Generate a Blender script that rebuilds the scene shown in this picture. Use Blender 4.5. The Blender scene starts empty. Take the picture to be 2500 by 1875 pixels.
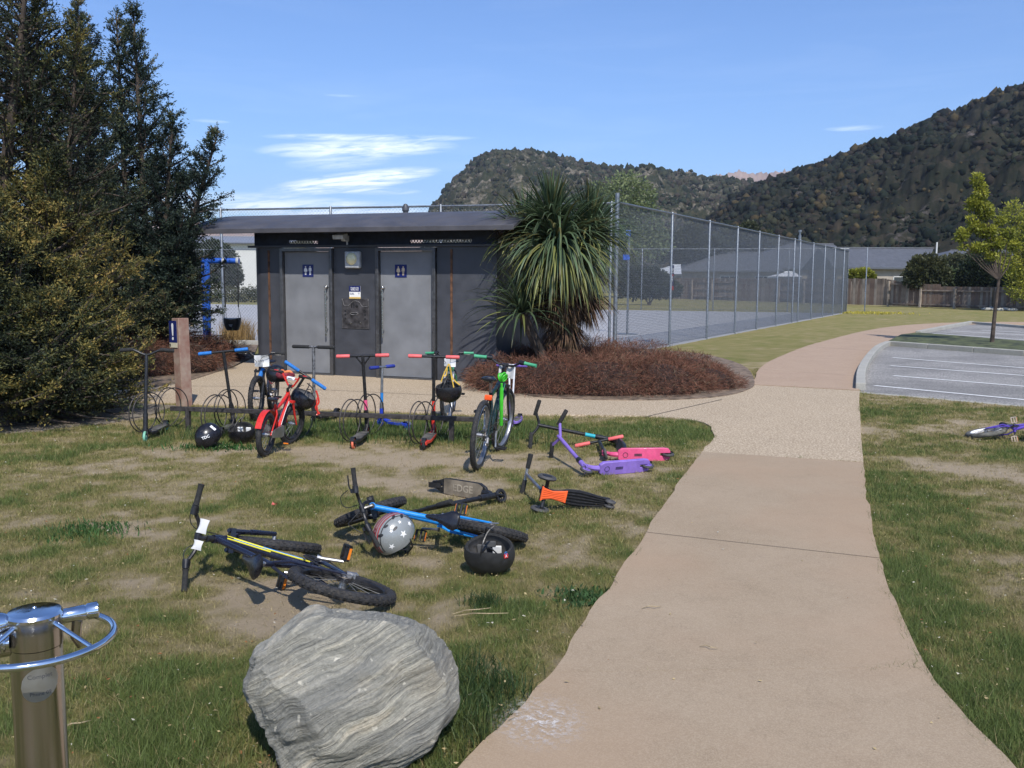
import bpy, bmesh, math, random
import numpy as np
from mathutils import Vector, Matrix, Euler
R = math.radians
PI = math.pi
random.seed(7)
rng = np.random.default_rng(7)
sc = bpy.context.scene
C = sc.collection

# ------------------------------------------------------------------ camera
F_PX = 2258.0
cd = bpy.data.cameras.new('camera')
cam = bpy.data.objects.new('camera', cd)
C.objects.link(cam)
sc.camera = cam
cd.sensor_width = 36
cd.lens = 36 * F_PX / 2500
cd.clip_start = 0.05
cd.clip_end = 9000
PITCH, ROLL = 6.43, 0.4
CAMM = Matrix.Translation((0, 0, 1.6)) @ Matrix.Rotation(R(90 - PITCH), 4, 'X') @ Matrix.Rotation(R(ROLL), 4, 'Z')
cam.matrix_world = CAMM
CAM0 = Vector((0, 0, 1.6))
CR = CAMM.to_3x3()


def ray(px, py):
    return CR @ Vector(((px - 1250) / F_PX, -(py - 937.5) / F_PX, -1))


def gz(px, py, z=0.0):
    d = ray(px, py)
    t = (z - 1.6) / d.z
    return CAM0 + d * t


def at(px, py, Y):
    d = ray(px, py)
    return CAM0 + d * (Y / d.y)


def zoomf(x0, y0, s):
    return lambda X, Y: (x0 + X / s, y0 + Y / s)


zA = zoomf(300, 780, 3.6867)
zB = zoomf(780, 780, 3.6867)
zC = zoomf(420, 1120, 3.6867)
zD = zoomf(780, 1100, 3.6867)
zE = zoomf(1250, 940, 4.424)
zF = zoomf(480, 500, 2.765)
zI = zoomf(1400, 450, 3.16)
zJ = zoomf(1900, 400, 3.6867)
zK = zoomf(2000, 750, 4.148)
zL = zoomf(1100, 400, 3.318)
zM = zoomf(0, 0, 2.0738)
zN = zoomf(0, 600, 2.7646)
zW = zoomf(0, 0, 0.8848)

# ------------------------------------------------------------------ world, sun, exposure
SUN_AZ = R(14)          # from straight behind the camera, towards the right
SUN_EL = R(47)
sun_dir = Vector((math.sin(SUN_AZ) * math.cos(SUN_EL), -math.cos(SUN_AZ) * math.cos(SUN_EL), math.sin(SUN_EL)))
world = bpy.data.worlds.new('World')
sc.world = world
world.use_nodes = True
wn, wl = world.node_tree.nodes, world.node_tree.links
wn.clear()
w_out = wn.new('ShaderNodeOutputWorld')
w_bg = wn.new('ShaderNodeBackground')
w_bg.inputs[1].default_value = 0.108
sky = wn.new('ShaderNodeTexSky')
sky.sky_type = 'NISHITA'
sky.sun_disc = False
sky.sun_elevation = SUN_EL
sky.sun_rotation = math.atan2(sun_dir.x, sun_dir.y)
sky.altitude = 300
sky.air_density = 1.0
sky.dust_density = .9
sky.ozone_density = 1.6


def wmath(op, a, b=None, c=None, clamp=False):
    n = wn.new('ShaderNodeMath')
    n.operation = op
    n.use_clamp = clamp
    for i, v in enumerate((a, b, c)):
        if v is None:
            continue
        if isinstance(v, (int, float)):
            n.inputs[i].default_value = v
        else:
            wl.new(v, n.inputs[i])
    return n.outputs[0]


w_tc = wn.new('ShaderNodeTexCoord')
w_sep = wn.new('ShaderNodeSeparateXYZ')
wl.new(w_tc.outputs['Generated'], w_sep.inputs[0])
w_az = wmath('ARCTAN2', w_sep.outputs[0], w_sep.outputs[1])
w_el = wmath('ARCSINE', w_sep.outputs[2])


def cloud_noise(sx, sy, detail=6, off=0.0, tilt=0.0):
    cmb = wn.new('ShaderNodeCombineXYZ')
    wl.new(wmath('MULTIPLY', w_az, sx), cmb.inputs[0])
    wl.new(wmath('MULTIPLY', wmath('ADD', w_el, wmath('MULTIPLY', w_az, tilt)), sy), cmb.inputs[1])
    cmb.inputs[2].default_value = off
    nz = wn.new('ShaderNodeTexNoise')
    nz.inputs['Scale'].default_value = 1
    nz.inputs['Detail'].default_value = detail
    nz.inputs['Roughness'].default_value = 0.6
    nz.inputs['Distortion'].default_value = 0.6
    wl.new(cmb.outputs[0], nz.inputs['Vector'])
    return nz.outputs[0]


def azel(X, Y):
    d = ray(X / 0.8848, Y / 0.8848).normalized()
    return math.atan2(d.x, d.y), math.asin(d.z)


def ell(X, Y, rx, ry, tilt):
    a0, e0 = azel(X, Y)
    rx, ry = rx / 1998.0, ry / 1998.0
    da = wmath('SUBTRACT', w_az, a0)
    de = wmath('SUBTRACT', wmath('SUBTRACT', w_el, e0), wmath('MULTIPLY', da, tilt))
    q = wmath('ADD', wmath('POWER', wmath('ABSOLUTE', wmath('DIVIDE', da, rx)), 2.0),
              wmath('POWER', wmath('ABSOLUTE', wmath('DIVIDE', de, ry)), 2.0))
    return wmath('SUBTRACT', 1.0, q, clamp=True)


cl = None
for X, Y, rx, ry, tl, st in ((775, 322, 215, 22, 0.05, 1.0), (800, 298, 230, 9, 0.02, 0.8), (740, 345, 120, 24, 0.1, .5),
                             (760, 392, 190, 22, 0.14, 1.5), (800, 412, 110, 9, 0.0, .8), (1845, 277, 60, 6, 0, .5),
                             (620, 448, 420, 26, -0.02, .85), (455, 262, 40, 4, 0, .3), (740, 207, 40, 3, 0, .25), (560, 425, 150, 10, 0, .5)):
    m = wmath('MULTIPLY', ell(X, Y, rx, ry, tl), st)
    cl = m if cl is None else wmath('MAXIMUM', cl, m)
nz1 = cloud_noise(22, 210, 7, 1.3, -0.1)
cm = wmath('MULTIPLY', cl, wmath('MULTIPLY', wmath('SUBTRACT', nz1, 0.33), 3.6, clamp=True), clamp=True)
# faint thin veil everywhere low in the sky
veil = wmath('MULTIPLY', wmath('SUBTRACT', cloud_noise(5, 40, 5, 7.7), 0.5, clamp=True), 0.3)
veil = wmath('MULTIPLY', veil, wmath('SUBTRACT', 1.0, wmath('MULTIPLY', wmath('ABSOLUTE', w_el), 2.5), clamp=True))
cm = wmath('ADD', cm, veil, clamp=True)
w_mix = wn.new('ShaderNodeMix')
w_mix.data_type = 'RGBA'
w_mix.inputs[7].default_value = (11.5, 12.4, 13.6, 1)
wl.new(cm, w_mix.inputs[0])
w_tint = wn.new('ShaderNodeMix')
w_tint.data_type = 'RGBA'
w_tint.blend_type = 'MULTIPLY'
w_tint.inputs[0].default_value = 1.0
w_tint.inputs[7].default_value = (.76, .99, 1.36, 1)
wl.new(sky.outputs[0], w_tint.inputs[6])
wl.new(w_tint.outputs[2], w_mix.inputs[6])
wl.new(w_mix.outputs[2], w_bg.inputs[0])
wl.new(w_bg.outputs[0], w_out.inputs[0])

sd = bpy.data.lights.new('sun', 'SUN')
sd.energy = 4.3
sd.angle = R(0.53)
sd.color = (1.0, 0.95, 0.87)
sun = bpy.data.objects.new('sun', sd)
C.objects.link(sun)
sun.location = (0, -5, 20)
sun.rotation_euler = sun_dir.to_track_quat('Z', 'Y').to_euler()

vs = sc.view_settings
vs.view_transform = 'Standard'
vs.look = 'None'
vs.exposure = 0.28
vs.gamma = 1
vs.use_curve_mapping = False
sc.render.film_transparent = False
sc.cycles.max_bounces = 6
sc.cycles.transparent_max_bounces = 12
sc.cycles.use_denoising = True

# ------------------------------------------------------------------ materials


def lin(c):
    return tuple((x / 12.92 if x <= .04045 else ((x + .055) / 1.055) ** 2.4) for x in c)


def srgb(r, g, b):
    return lin((r / 255, g / 255, b / 255))


MATS = {}


class NT:
    def __init__(s, name):
        s.m = bpy.data.materials.new(name)
        s.m.use_nodes = True
        s.n, s.l = s.m.node_tree.nodes, s.m.node_tree.links
        s.b = s.n['Principled BSDF']
        s.tc = s.n.new('ShaderNodeTexCoord')

    def set(s, k, v):
        if isinstance(v, (int, float, tuple)):
            if isinstance(v, tuple) and len(v) == 3 and s.b.inputs[k].type == 'RGBA':
                v = (*v, 1)
            s.b.inputs[k].default_value = v
        else:
            s.l.new(v, s.b.inputs[k])

    def coords(s, kind='Object', scale=(1, 1, 1), rot=(0, 0, 0)):
        m = s.n.new('ShaderNodeMapping')
        m.inputs['Scale'].default_value = scale
        m.inputs['Rotation'].default_value = rot
        s.l.new(s.tc.outputs[kind], m.inputs[0])
        return m.outputs[0]

    def noise(s, scale, detail=4, rough=.55, vec=None, dist=0.0):
        n = s.n.new('ShaderNodeTexNoise')
        n.inputs['Scale'].default_value = scale
        n.inputs['Detail'].default_value = detail
        n.inputs['Roughness'].default_value = rough
        n.inputs['Distortion'].default_value = dist
        s.l.new(vec if vec is not None else s.coords(), n.inputs['Vector'])
        return n.outputs[0]

    def voro(s, scale, vec=None, feature='F1', out='Distance'):
        n = s.n.new('ShaderNodeTexVoronoi')
        n.feature = feature
        n.inputs['Scale'].default_value = scale
        s.l.new(vec if vec is not None else s.coords(), n.inputs['Vector'])
        return n.outputs[out]

    def ramp(s, fac, stops):
        n = s.n.new('ShaderNodeValToRGB')
        e = n.color_ramp.elements
        while len(e) < len(stops):
            e.new(0.5)
        for i, (p, c) in enumerate(stops):
            e[i].position = p
            if isinstance(c, (int, float)):
                c = (c, c, c)
            e[i].color = (*c, 1)
        s.l.new(fac, n.inputs[0])
        return n.outputs[0]

    def mix(s, fac, a, b, blend='MIX'):
        n = s.n.new('ShaderNodeMix')
        n.data_type = 'RGBA'
        n.blend_type = blend
        for i, v in ((0, fac), (6, a), (7, b)):
            if isinstance(v, (int, float)):
                n.inputs[i].default_value = v
            elif isinstance(v, tuple):
                n.inputs[i].default_value = (*v[:3], 1)
            else:
                s.l.new(v, n.inputs[i])
        return n.outputs[2]

    def math(s, op, a, b=0.0, clamp=False):
        n = s.n.new('ShaderNodeMath')
        n.operation = op
        n.use_clamp = clamp
        for i, v in enumerate((a, b)):
            if isinstance(v, (int, float)):
                n.inputs[i].default_value = v
            else:
                s.l.new(v, n.inputs[i])
        return n.outputs[0]

    def attr(s, name):
        n = s.n.new('ShaderNodeAttribute')
        n.attribute_name = name
        return n.outputs[0]

    def bump(s, h, strength=.3, dist=.01):
        n = s.n.new('ShaderNodeBump')
        n.inputs['Strength'].default_value = strength
        n.inputs['Distance'].default_value = dist
        s.l.new(h, n.inputs['Height'])
        s.l.new(n.outputs[0], s.b.inputs['Normal'])


def mat(name, col, rough=.5, metal=0.0, var=.18, scale=14, bump=0.0, col2=None, spec=.5, coat=0.0, bscale=None, dirt=0.0):
    if name in MATS:
        return MATS[name]
    t = NT(name)
    f = t.noise(scale, 5)
    c2 = col2 if col2 else tuple(max(0, x * (1 - var * 2)) for x in col)
    c1 = col if col2 else tuple(min(1, x * (1 + var)) for x in col)
    cc = t.ramp(f, [(.32, c2), (.68, c1)])
    if dirt:
        g = t.ramp(t.noise(scale * 2.3, 6, .7), [(.5, 0), (.72, dirt)])
        cc = t.mix(g, cc, (.16, .125, .085))
    t.set('Base Color', cc)
    t.set('Roughness', t.ramp(t.noise(scale * 2, 4), [(.3, max(.02, rough - .1)), (.7, min(1, rough + .12))]))
    t.set('Metallic', metal)
    t.set('Specular IOR Level', spec)
    if coat:
        t.set('Coat Weight', coat)
        t.set('Coat Roughness', .08)
    if bump:
        t.bump(t.noise(bscale or scale * 8, 5), bump, .004)
    MATS[name] = t.m
    return t.m


# ------------------------------------------------------------------ mesh builder

def frame_of(d):
    d = d.normalized()
    a = Vector((0, 0, 1)) if abs(d.z) < .9 else Vector((1, 0, 0))
    u = a.cross(d).normalized()
    return u, d.cross(u)


class MB:
    def __init__(s):
        s.v, s.f, s.M = [], [], None

    def add(s, V, Fs):
        o = len(s.v)
        if s.M is not None:
            V = [s.M @ Vector(p) for p in V]
        s.v.extend([tuple(p) for p in V])
        s.f.extend([tuple(i + o for i in f) for f in Fs])
        return s

    def tube(s, pts, r, n=8, closed=False, cap=True):
        pts = [Vector(p) for p in pts]
        k = len(pts)
        rs = r if isinstance(r, (list, tuple)) else [r] * k
        V, Fs = [], []
        prev = None
        for i, p in enumerate(pts):
            if closed:
                d = pts[(i + 1) % k] - pts[i - 1]
            else:
                d = pts[min(i + 1, k - 1)] - pts[max(i - 1, 0)]
            if d.length < 1e-9:
                d = Vector((0, 0, 1))
            d.normalize()
            if prev is None:
                u, w = frame_of(d)
            else:
                u = prev - d * prev.dot(d)
                u = u.normalized() if u.length > 1e-6 else frame_of(d)[0]
                w = d.cross(u)
            prev = u
            for j in range(n):
                a = 2 * PI * j / n
                V.append(p + (u * math.cos(a) + w * math.sin(a)) * rs[i])
        m = k if closed else k - 1
        for i in range(m):
            for j in range(n):
                a, b = i * n + j, i * n + (j + 1) % n
                c, e = ((i + 1) % k) * n + (j + 1) % n, ((i + 1) % k) * n + j
                Fs.append((a, b, c, e))
        if cap and not closed:
            Fs.append(tuple(reversed(range(n))))
            Fs.append(tuple(range((k - 1) * n, k * n)))
        return s.add(V, Fs)

    def cyl(s, a, b, r, n=12):
        return s.tube([a, b], r, n)

    def box(s, c, size, rot=None):
        c = Vector(c)
        V = []
        for x in (-.5, .5):
            for y in (-.5, .5):
                for z in (-.5, .5):
                    p = Vector((x * size[0], y * size[1], z * size[2]))
                    V.append(c + (rot @ p if rot is not None else p))
        return s.add(V, [(0, 1, 3, 2), (4, 6, 7, 5), (0, 4, 5, 1), (2, 3, 7, 6), (0, 2, 6, 4), (1, 5, 7, 3)])

    def beam(s, a, b, w, h):
        a, b = Vector(a), Vector(b)
        d = (b - a)
        u, v = frame_of(d)
        V = [p + u * (sx * w / 2) + v * (sy * h / 2) for p in (a, b) for sx, sy in ((-1, -1), (1, -1), (1, 1), (-1, 1))]
        return s.add(V, [(3, 2, 1, 0), (4, 5, 6, 7), (0, 1, 5, 4), (1, 2, 6, 5), (2, 3, 7, 6), (3, 0, 4, 7)])

    def lathe(s, prof, n=24, o=(0, 0, 0), M=None):
        V, Fs = [], []
        o = Vector(o)
        for r, z in prof:
            for j in range(n):
                a = 2 * PI * j / n
                p = Vector((r * math.cos(a), r * math.sin(a), z))
                V.append(o + (M @ p if M is not None else p))
        for i in range(len(prof) - 1):
            for j in range(n):
                Fs.append((i * n + j, i * n + (j + 1) % n, (i + 1) * n + (j + 1) % n, (i + 1) * n + j))
        if prof[0][0] > 1e-6:
            Fs.append(tuple(reversed(range(n))))
        if prof[-1][0] > 1e-6:
            Fs.append(tuple(range((len(prof) - 1) * n, len(prof) * n)))
        return s.add(V, Fs)

    def ball(s, c, r, nu=14, nv=8):
        if isinstance(r, (int, float)):
            r = (r, r, r)
        c = Vector(c)
        V = [c + Vector((0, 0, -r[2]))]
        Fs = []
        for i in range(1, nv):
            t = -PI / 2 + PI * i / nv
            for j in range(nu):
                a = 2 * PI * j / nu
                V.append(c + Vector((r[0] * math.cos(t) * math.cos(a), r[1] * math.cos(t) * math.sin(a), r[2] * math.sin(t))))
        V.append(c + Vector((0, 0, r[2])))
        for j in range(nu):
            Fs.append((0, 1 + (j + 1) % nu, 1 + j))
            for i in range(nv - 2):
                a = 1 + i * nu
                Fs.append((a + j, a + (j + 1) % nu, a + nu + (j + 1) % nu, a + nu + j))
            a = 1 + (nv - 2) * nu
            Fs.append((a + j, a + (j + 1) % nu, len(V) - 1))
        return s.add(V, Fs)

    def torus(s, c, axis, RR, r, n=40, m=8, rx=None):
        c, axis = Vector(c), Vector(axis).normalized()
        u, w = frame_of(axis)
        rx = rx or r
        V, Fs = [], []
        for i in range(n):
            a = 2 * PI * i / n
            d = u * math.cos(a) + w * math.sin(a)
            for j in range(m):
                b = 2 * PI * j / m
                V.append(c + d * (RR + r * math.cos(b)) + axis * rx * math.sin(b))
        for i in range(n):
            for j in range(m):
                Fs.append((i * m + j, ((i + 1) % n) * m + j, ((i + 1) % n) * m + (j + 1) % m, i * m + (j + 1) % m))
        return s.add(V, Fs)

    def loft(s, rings, cap=True):
        n = len(rings[0])
        V = [p for r_ in rings for p in r_]
        Fs = []
        for i in range(len(rings) - 1):
            for j in range(n):
                Fs.append((i * n + j, i * n + (j + 1) % n, (i + 1) * n + (j + 1) % n, (i + 1) * n + j))
        if cap:
            Fs.append(tuple(reversed(range(n))))
            Fs.append(tuple(range((len(rings) - 1) * n, len(rings) * n)))
        return s.add(V, Fs)

    def prism(s, poly, z0, z1):
        n = len(poly)
        V = [(x, y, z0) for x, y in poly] + [(x, y, z1) for x, y in poly]
        Fs = [tuple(reversed(range(n))), tuple(range(n, 2 * n))]
        for i in range(n):
            j = (i + 1) % n
            Fs.append((i, j, n + j, n + i))
        return s.add(V, Fs)

    def build(s, name, m, parent=None, smooth=True, bevel=0.0, ang=38, kind=None, label=None):
        me = bpy.data.meshes.new(name)
        me.from_pydata(s.v, [], s.f)
        if smooth:
            me.shade_smooth()
            me.set_sharp_from_angle(angle=R(ang))
        me.materials.append(m)
        o = bpy.data.objects.new(name, me)
        C.objects.link(o)
        if parent is not None:
            o.parent = parent
        if bevel:
            b = o.modifiers.new('bevel', 'BEVEL')
            b.width = bevel
            b.segments = 2
            b.limit_method = 'ANGLE'
            b.angle_limit = R(50)
        if kind:
            o['kind'] = kind
        if label:
            o['label'] = label
        return o


def npmesh(name, V, Fidx, m, parent=None, cols=None, nper=3, smooth=False):
    """fast mesh from numpy arrays; all faces have nper corners; cols is per-vertex rgb"""
    me = bpy.data.meshes.new(name)
    V = np.asarray(V, dtype=np.float32)
    Fidx = np.asarray(Fidx, dtype=np.int32)
    me.vertices.add(len(V))
    me.vertices.foreach_set('co', V.ravel())
    nf = len(Fidx)
    me.loops.add(nf * nper)
    me.loops.foreach_set('vertex_index', Fidx.ravel())
    me.polygons.add(nf)
    me.polygons.foreach_set('loop_start', np.arange(nf, dtype=np.int32) * nper)
    me.polygons.foreach_set('loop_total', np.full(nf, nper, dtype=np.int32))
    me.update(calc_edges=True)
    if cols is not None:
        a = me.color_attributes.new('tone', 'FLOAT_COLOR', 'POINT')
        cc = np.ones((len(V), 4), dtype=np.float32)
        cc[:, :3] = cols
        a.data.foreach_set('color', cc.ravel())
    if smooth:
        me.shade_smooth()
    me.materials.append(m)
    o = bpy.data.objects.new(name, me)
    C.objects.link(o)
    if parent is not None:
        o.parent = parent
    return o


def thing(name, label, cat, loc=(0, 0, 0), rotz=0.0, group=None):
    o = bpy.data.objects.new(name, None)
    C.objects.link(o)
    o.empty_display_size = .1
    o.location = loc
    o.rotation_euler = (0, 0, rotz)
    o['label'] = label
    o['category'] = cat
    if group:
        o['group'] = group
    return o


def tag(o, label, cat, group=None, kind=None):
    if kind:
        o['kind'] = kind
    if label:
        o['label'] = label
    if cat:
        o['category'] = cat
    if group:
        o['group'] = group
    return o


def text_mesh(name, body, size, m, parent, M, extrude=.0008, align='CENTER', shear=0.0, bold=0.0):
    cu = bpy.data.curves.new(name, 'FONT')
    cu.body = body
    cu.size = size
    cu.extrude = extrude
    cu.align_x = align
    cu.align_y = 'CENTER'
    cu.shear = shear
    cu.offset = bold
    cu.resolution_u = 3
    tmp = bpy.data.objects.new('tmp', cu)
    C.objects.link(tmp)
    dg = bpy.context.evaluated_depsgraph_get()
    dg.update()
    me = bpy.data.meshes.new_from_object(tmp.evaluated_get(dg))
    bpy.data.objects.remove(tmp)
    me.name = name
    me.transform(M)
    me.materials.clear()
    me.materials.append(m)
    o = bpy.data.objects.new(name, me)
    C.objects.link(o)
    o.parent = parent
    return o


def basis(o, x, y, z=None):
    """matrix with local x, y along given vectors"""
    x, y = Vector(x).normalized(), Vector(y).normalized()
    z = x.cross(y).normalized()
    y = z.cross(x)
    M = Matrix((x, y, z)).transposed().to_4x4()
    M.translation = Vector(o)
    return M


def smooth_path(pts, sub=6, closed=False):
    P = [Vector(p) for p in pts]
    out = []
    n = len(P)
    for i in range(n if closed else n - 1):
        if closed:
            a, b, c, d = P[i - 1], P[i], P[(i + 1) % n], P[(i + 2) % n]
        else:
            a, b, c, d = P[max(i - 1, 0)], P[i], P[i + 1], P[min(i + 2, n - 1)]
        for k in range(sub):
            t = k / sub
            out.append(.5 * ((2 * b) + (c - a) * t + (2 * a - 5 * b + 4 * c - d) * t * t + (3 * b - a - 3 * c + d) * t ** 3))
    if not closed:
        out.append(P[-1])
    return out


# vectorised value noise
_perm = rng.random((256, 256))


def vnoise(x, y, f, seed=0):
    x = np.asarray(x) * f + seed * 17.31
    y = np.asarray(y) * f + seed * 5.77
    xi, yi = np.floor(x).astype(int), np.floor(y).astype(int)
    tx, ty = x - xi, y - yi
    tx, ty = tx * tx * (3 - 2 * tx), ty * ty * (3 - 2 * ty)
    g = lambda a, b: _perm[a & 255, b & 255]
    return (g(xi, yi) * (1 - tx) + g(xi + 1, yi) * tx) * (1 - ty) + (g(xi, yi + 1) * (1 - tx) + g(xi + 1, yi + 1) * tx) * ty


def fbm(x, y, f, oct=4, seed=0, gain=.5):
    s, a, t = 0, 1.0, 0.0
    for i in range(oct):
        s = s + a * vnoise(x, y, f * 2 ** i, seed + i * 3)
        t += a
        a *= gain
    return s / t

# ================================================================== SETTING: ground
def G(pts, f=zW, z=0.0):
    return [gz(*f(X, Y), z) for X, Y in pts]


# lawn state: 0 bare soil .. 1 lush grass, from blobs measured on the ground
BARE = [(330, 985, 1.1, .22, .8), (200, 1010, .8, .2, .4), (560, 975, .9, .2, .6), (760, 985, 1.0, .28, .9), (930, 1003, .8, .22, 1.0),
        (1090, 995, .4, .25, .8), (870, 1045, .6, .22, .75), (1010, 1060, .4, .12, .5), (1120, 1040, .5, .15, .5), (560, 1290, .34, .1, .9),
        (640, 1320, .3, .1, .7), (470, 1360, .3, .09, .8), (400, 1320, .2, .1, .4), (990, 1330, .14, .3, .7), (1000, 1215, .6, .07, .5),
        (330, 1130, .8, .2, .35), (130, 1060, .9, .2, .3), (560, 1120, .5, .12, .35), (860, 1180, .5, .07, .5), (1340, 1000, .5, .1, .45),
        (1290, 1090, .3, .1, .3), (2150, 1030, .8, .3, .5), (2250, 1010, 1., .3, .5), (2190, 1440, .25, .25, .9), (2050, 930, 1.1, .2, .5),
        (2120, 1130, .7, .2, .35), (2180, 1250, .4, .2, .35), (1700, 790, .6, .8, .6), (1640, 808, .3, .5, .7), (2060, 915, .8, .15, .6),
        (1250, 1130, .3, .1, .3), (80, 1290, .3, .2, .2), (270, 905, .6, .3, .8), (1000, 700, 3, 1.6, 0), (390, 1260, .5, .15, .35)]
LUSH = [(185, 1150, .2, .07, .8), (470, 1105, .25, .07, .45), (560, 925, .5, .3, .7), (700, 925, .7, .35, .75), (900, 930, .8, .3, .7), (1000, 945, .5, .3, .8),
        (1130, 925, .5, .35, .7), (470, 970, .22, .1, .8), (900, 1023, .2, .1, .55), (895, 1040, .25, .08, .4), (1051, 1306, .1, .06, 1.0),
        (1130, 1308, .1, .05, .7), (1035, 1500, .16, .35, 1.0), (1300, 930, .9, .25, .5), (1480, 945, .5, .35, .8), (1440, 1020, .3, .3, .4),
        (1100, 1480, .12, .2, .25), (1200, 1400, .1, .2, .2), (1300, 1215, .2, .25, .5), (1370, 1120, .25, .2, .4), (400, 1480, .4, .14, .35),
        (330, 1560, .4, .15, .3), (250, 1620, .5, .10, .4), (480, 1620, .2, .10, .3), (200, 1390, .2, .08, .4), (140, 985, .5, .2, .55), (30, 1270, .25, .12, .5),
        (1940, 1090, .3, .6, .55), (1990, 1230, .3, .6, .5), (1960, 1030, .25, .4, .4), (2020, 1400, .25, .5, .55), (2100, 1500, .3, .3, .5),
        (2180, 1600, .3, .2, .4), (2090, 1045, .4, .1, .5), (1900, 900, .3, .4, .4), (1150, 1040, .3, .08, .4), (1160, 1010, .3, .08, .3), (400, 900, .4, .3, .4)]
_spots = []
for X, Y, rx, ry, s in BARE:
    p = gz(*zW(X, Y))
    _spots.append((p.x, p.y, rx, ry * 1.6, -s))
for X, Y, rx, ry, s in LUSH:
    p = gz(*zW(X, Y))
    _spots.append((p.x, p.y, rx, ry * 1.6, s))


def lawn(x, y):
    x, y = np.asarray(x, float), np.asarray(y, float)
    wx = x + (fbm(x, y, 1.5, 3, 40) - .5) * .7
    wy = y + (fbm(x, y, 1.5, 3, 50) - .5) * .7
    g = np.full(x.shape, .57)
    for cx, cy, rx, ry, s in _spots:
        g = g + s * (.62 if s > 0 else .52) * np.exp(-(((wx - cx) / rx) ** 2 + ((wy - cy) / ry) ** 2))
    far = np.clip((y - 12) / 8, 0, 1)
    g = g + (fbm(x, y, 1.1, 4, 3) - .5) * (.95 - .65 * far) + (fbm(x, y, 5.5, 3, 9) - .5) * (1.05 - .55 * far) + (fbm(x, y, 22, 2, 21) - .5) * (.55 - .25 * far) + .04 * far
    return np.clip(g, 0, 1)


_pal = np.array([[.50, .395, .27], [.41, .33, .20], [.285, .240, .105], [.205, .198, .062], [.110, .148, .042]])


def lawn_colour(g, j=0):
    t = np.clip(g, 0, 1) * 4
    i = np.minimum(t.astype(int), 3)
    f = (t - i)[..., None]
    return _pal[i] * (1 - f) + _pal[i + 1] * f


t = NT('turf_soil')
col = t.attr('tone')
n1 = t.noise(60, 6, .7)
n2 = t.noise(300, 3, .7)
col = t.mix(t.ramp(n1, [(.35, 0), (.75, .45)]), col, t.mix(.35, col, (.05, .05, .02)))
col = t.mix(t.ramp(n2, [(.55, 0), (.8, .4)]), col, (.33, .28, .18))
t.set('Base Color', col)
t.set('Roughness', .95)
t.set('Specular IOR Level', .15)
t.bump(t.noise(70, 10, .8), 1.0, .03)
M_TURF = t.m


def ground_grid(name, x0, x1, y0, y1, step, z, sub=0.0):
    nx, ny = int((x1 - x0) / step) + 1, int((y1 - y0) / step) + 1
    X, Y = np.meshgrid(np.linspace(x0, x1, nx), np.linspace(y0, y1, ny))
    g = lawn(X, Y)
    Z = z + (fbm(X, Y, 3, 3, 60) - .5) * sub + (g - .5) * sub * .4
    V = np.stack([X, Y, Z], -1).reshape(-1, 3)
    i = (np.arange(ny - 1)[:, None] * nx + np.arange(nx - 1)[None, :]).ravel()
    Fi = np.stack([i, i + 1, i + nx + 1, i + nx], -1)
    o = npmesh(name, V, Fi, M_TURF, None, lawn_colour(g).reshape(-1, 3), 4, True)
    o['kind'] = 'structure'
    return o


ground_grid('lawn', -9.5, 9.5, 1.0, 15.0, .05, -.002, .016)
ground_grid('verge', -14, 34, 14.8, 62, .2, -.018, .02)
ground_grid('grass_field', -70, 90, -12, 120, .6, -.045)
mb = MB()
mb.add([(-3700, -300, -.08), (3700, -300, -.08), (3700, 3400, -.08), (-3700, 3400, -.08)], [(0, 1, 2, 3)])
far_m = NT('far_grassland')
far_m.set('Base Color', far_m.ramp(far_m.noise(.02, 6), [(.35, (.06, .075, .03)), (.65, (.14, .13, .06))]))
far_m.set('Roughness', .95)
o = mb.build('ground', far_m.m, smooth=False)
o['kind'] = 'structure'

# ------------------------------------------------------------------ paving
def paving_mat(name, c1, c2, speck, scale, amount, tint=None):
    t = NT(name)
    big = t.noise(1.3, 6, .6)
    c = t.ramp(big, [(.3, c1), (.7, c2)])
    st = t.noise(7, 9, .8)
    c = t.mix(t.ramp(t.noise(2.2, 8, .7), [(.52, 0), (.75, .4)]), c, tuple(x * .72 for x in c1))
    c = t.mix(t.ramp(st, [(.5, 0), (.75, .45)]), c, tuple(x * .62 for x in c1))
    v = t.voro(scale, out='Color')
    sp = t.noise(scale * .9, 3, .8)
    c = t.mix(t.ramp(sp, [(.45, 0), (.6, amount)]), c, speck)
    sp2 = t.noise(scale * 1.7, 2, .8)
    c = t.mix(t.ramp(sp2, [(.62, 0), (.74, amount)]), c, tuple(x * .35 for x in c1))
    if tint:
        c = t.mix(t.ramp(t.noise(.55, 3), [(.45, 0), (.6, .5)]), c, tint)
    t.set('Base Color', c)
    t.set('Roughness', .9)
    t.set('Specular IOR Level', .2)
    t.bump(t.noise(scale, 4, .7), .12 + amount * .25, .003)
    return t.m


M_CONC = paving_mat('tinted_concrete', (.282, .212, .140), (.335, .258, .178), (.43, .345, .245), 190, .65, (.365, .255, .168))
M_PINK = paving_mat('pink_concrete', (.335, .232, .162), (.38, .27, .19), (.48, .38, .28), 90, .6)
M_AGG = paving_mat('exposed_aggregate', (.29, .22, .145), (.34, .26, .175), (.58, .48, .35), 55, 1.0)
M_ASPH = paving_mat('asphalt_chip', (.15, .145, .138), (.20, .193, .183), (.46, .44, .41), 45, .9, (.13, .127, .122))
M_KERB = paving_mat('kerb_concrete', (.30, .29, .26), (.38, .37, .33), (.5, .48, .42), 60, .4)
M_COURT = paving_mat('court_surface', (.31, .31, .32), (.36, .36, .37), (.42, .42, .42), 30, .2)
M_LINE = mat('worn_white_paint', (.72, .72, .70), .8, var=.12, scale=30, dirt=.5)
M_SOIL = mat('dry_bed_soil', (.20, .145, .10), .95, var=.35, scale=9, bump=.8, bscale=60)


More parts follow.
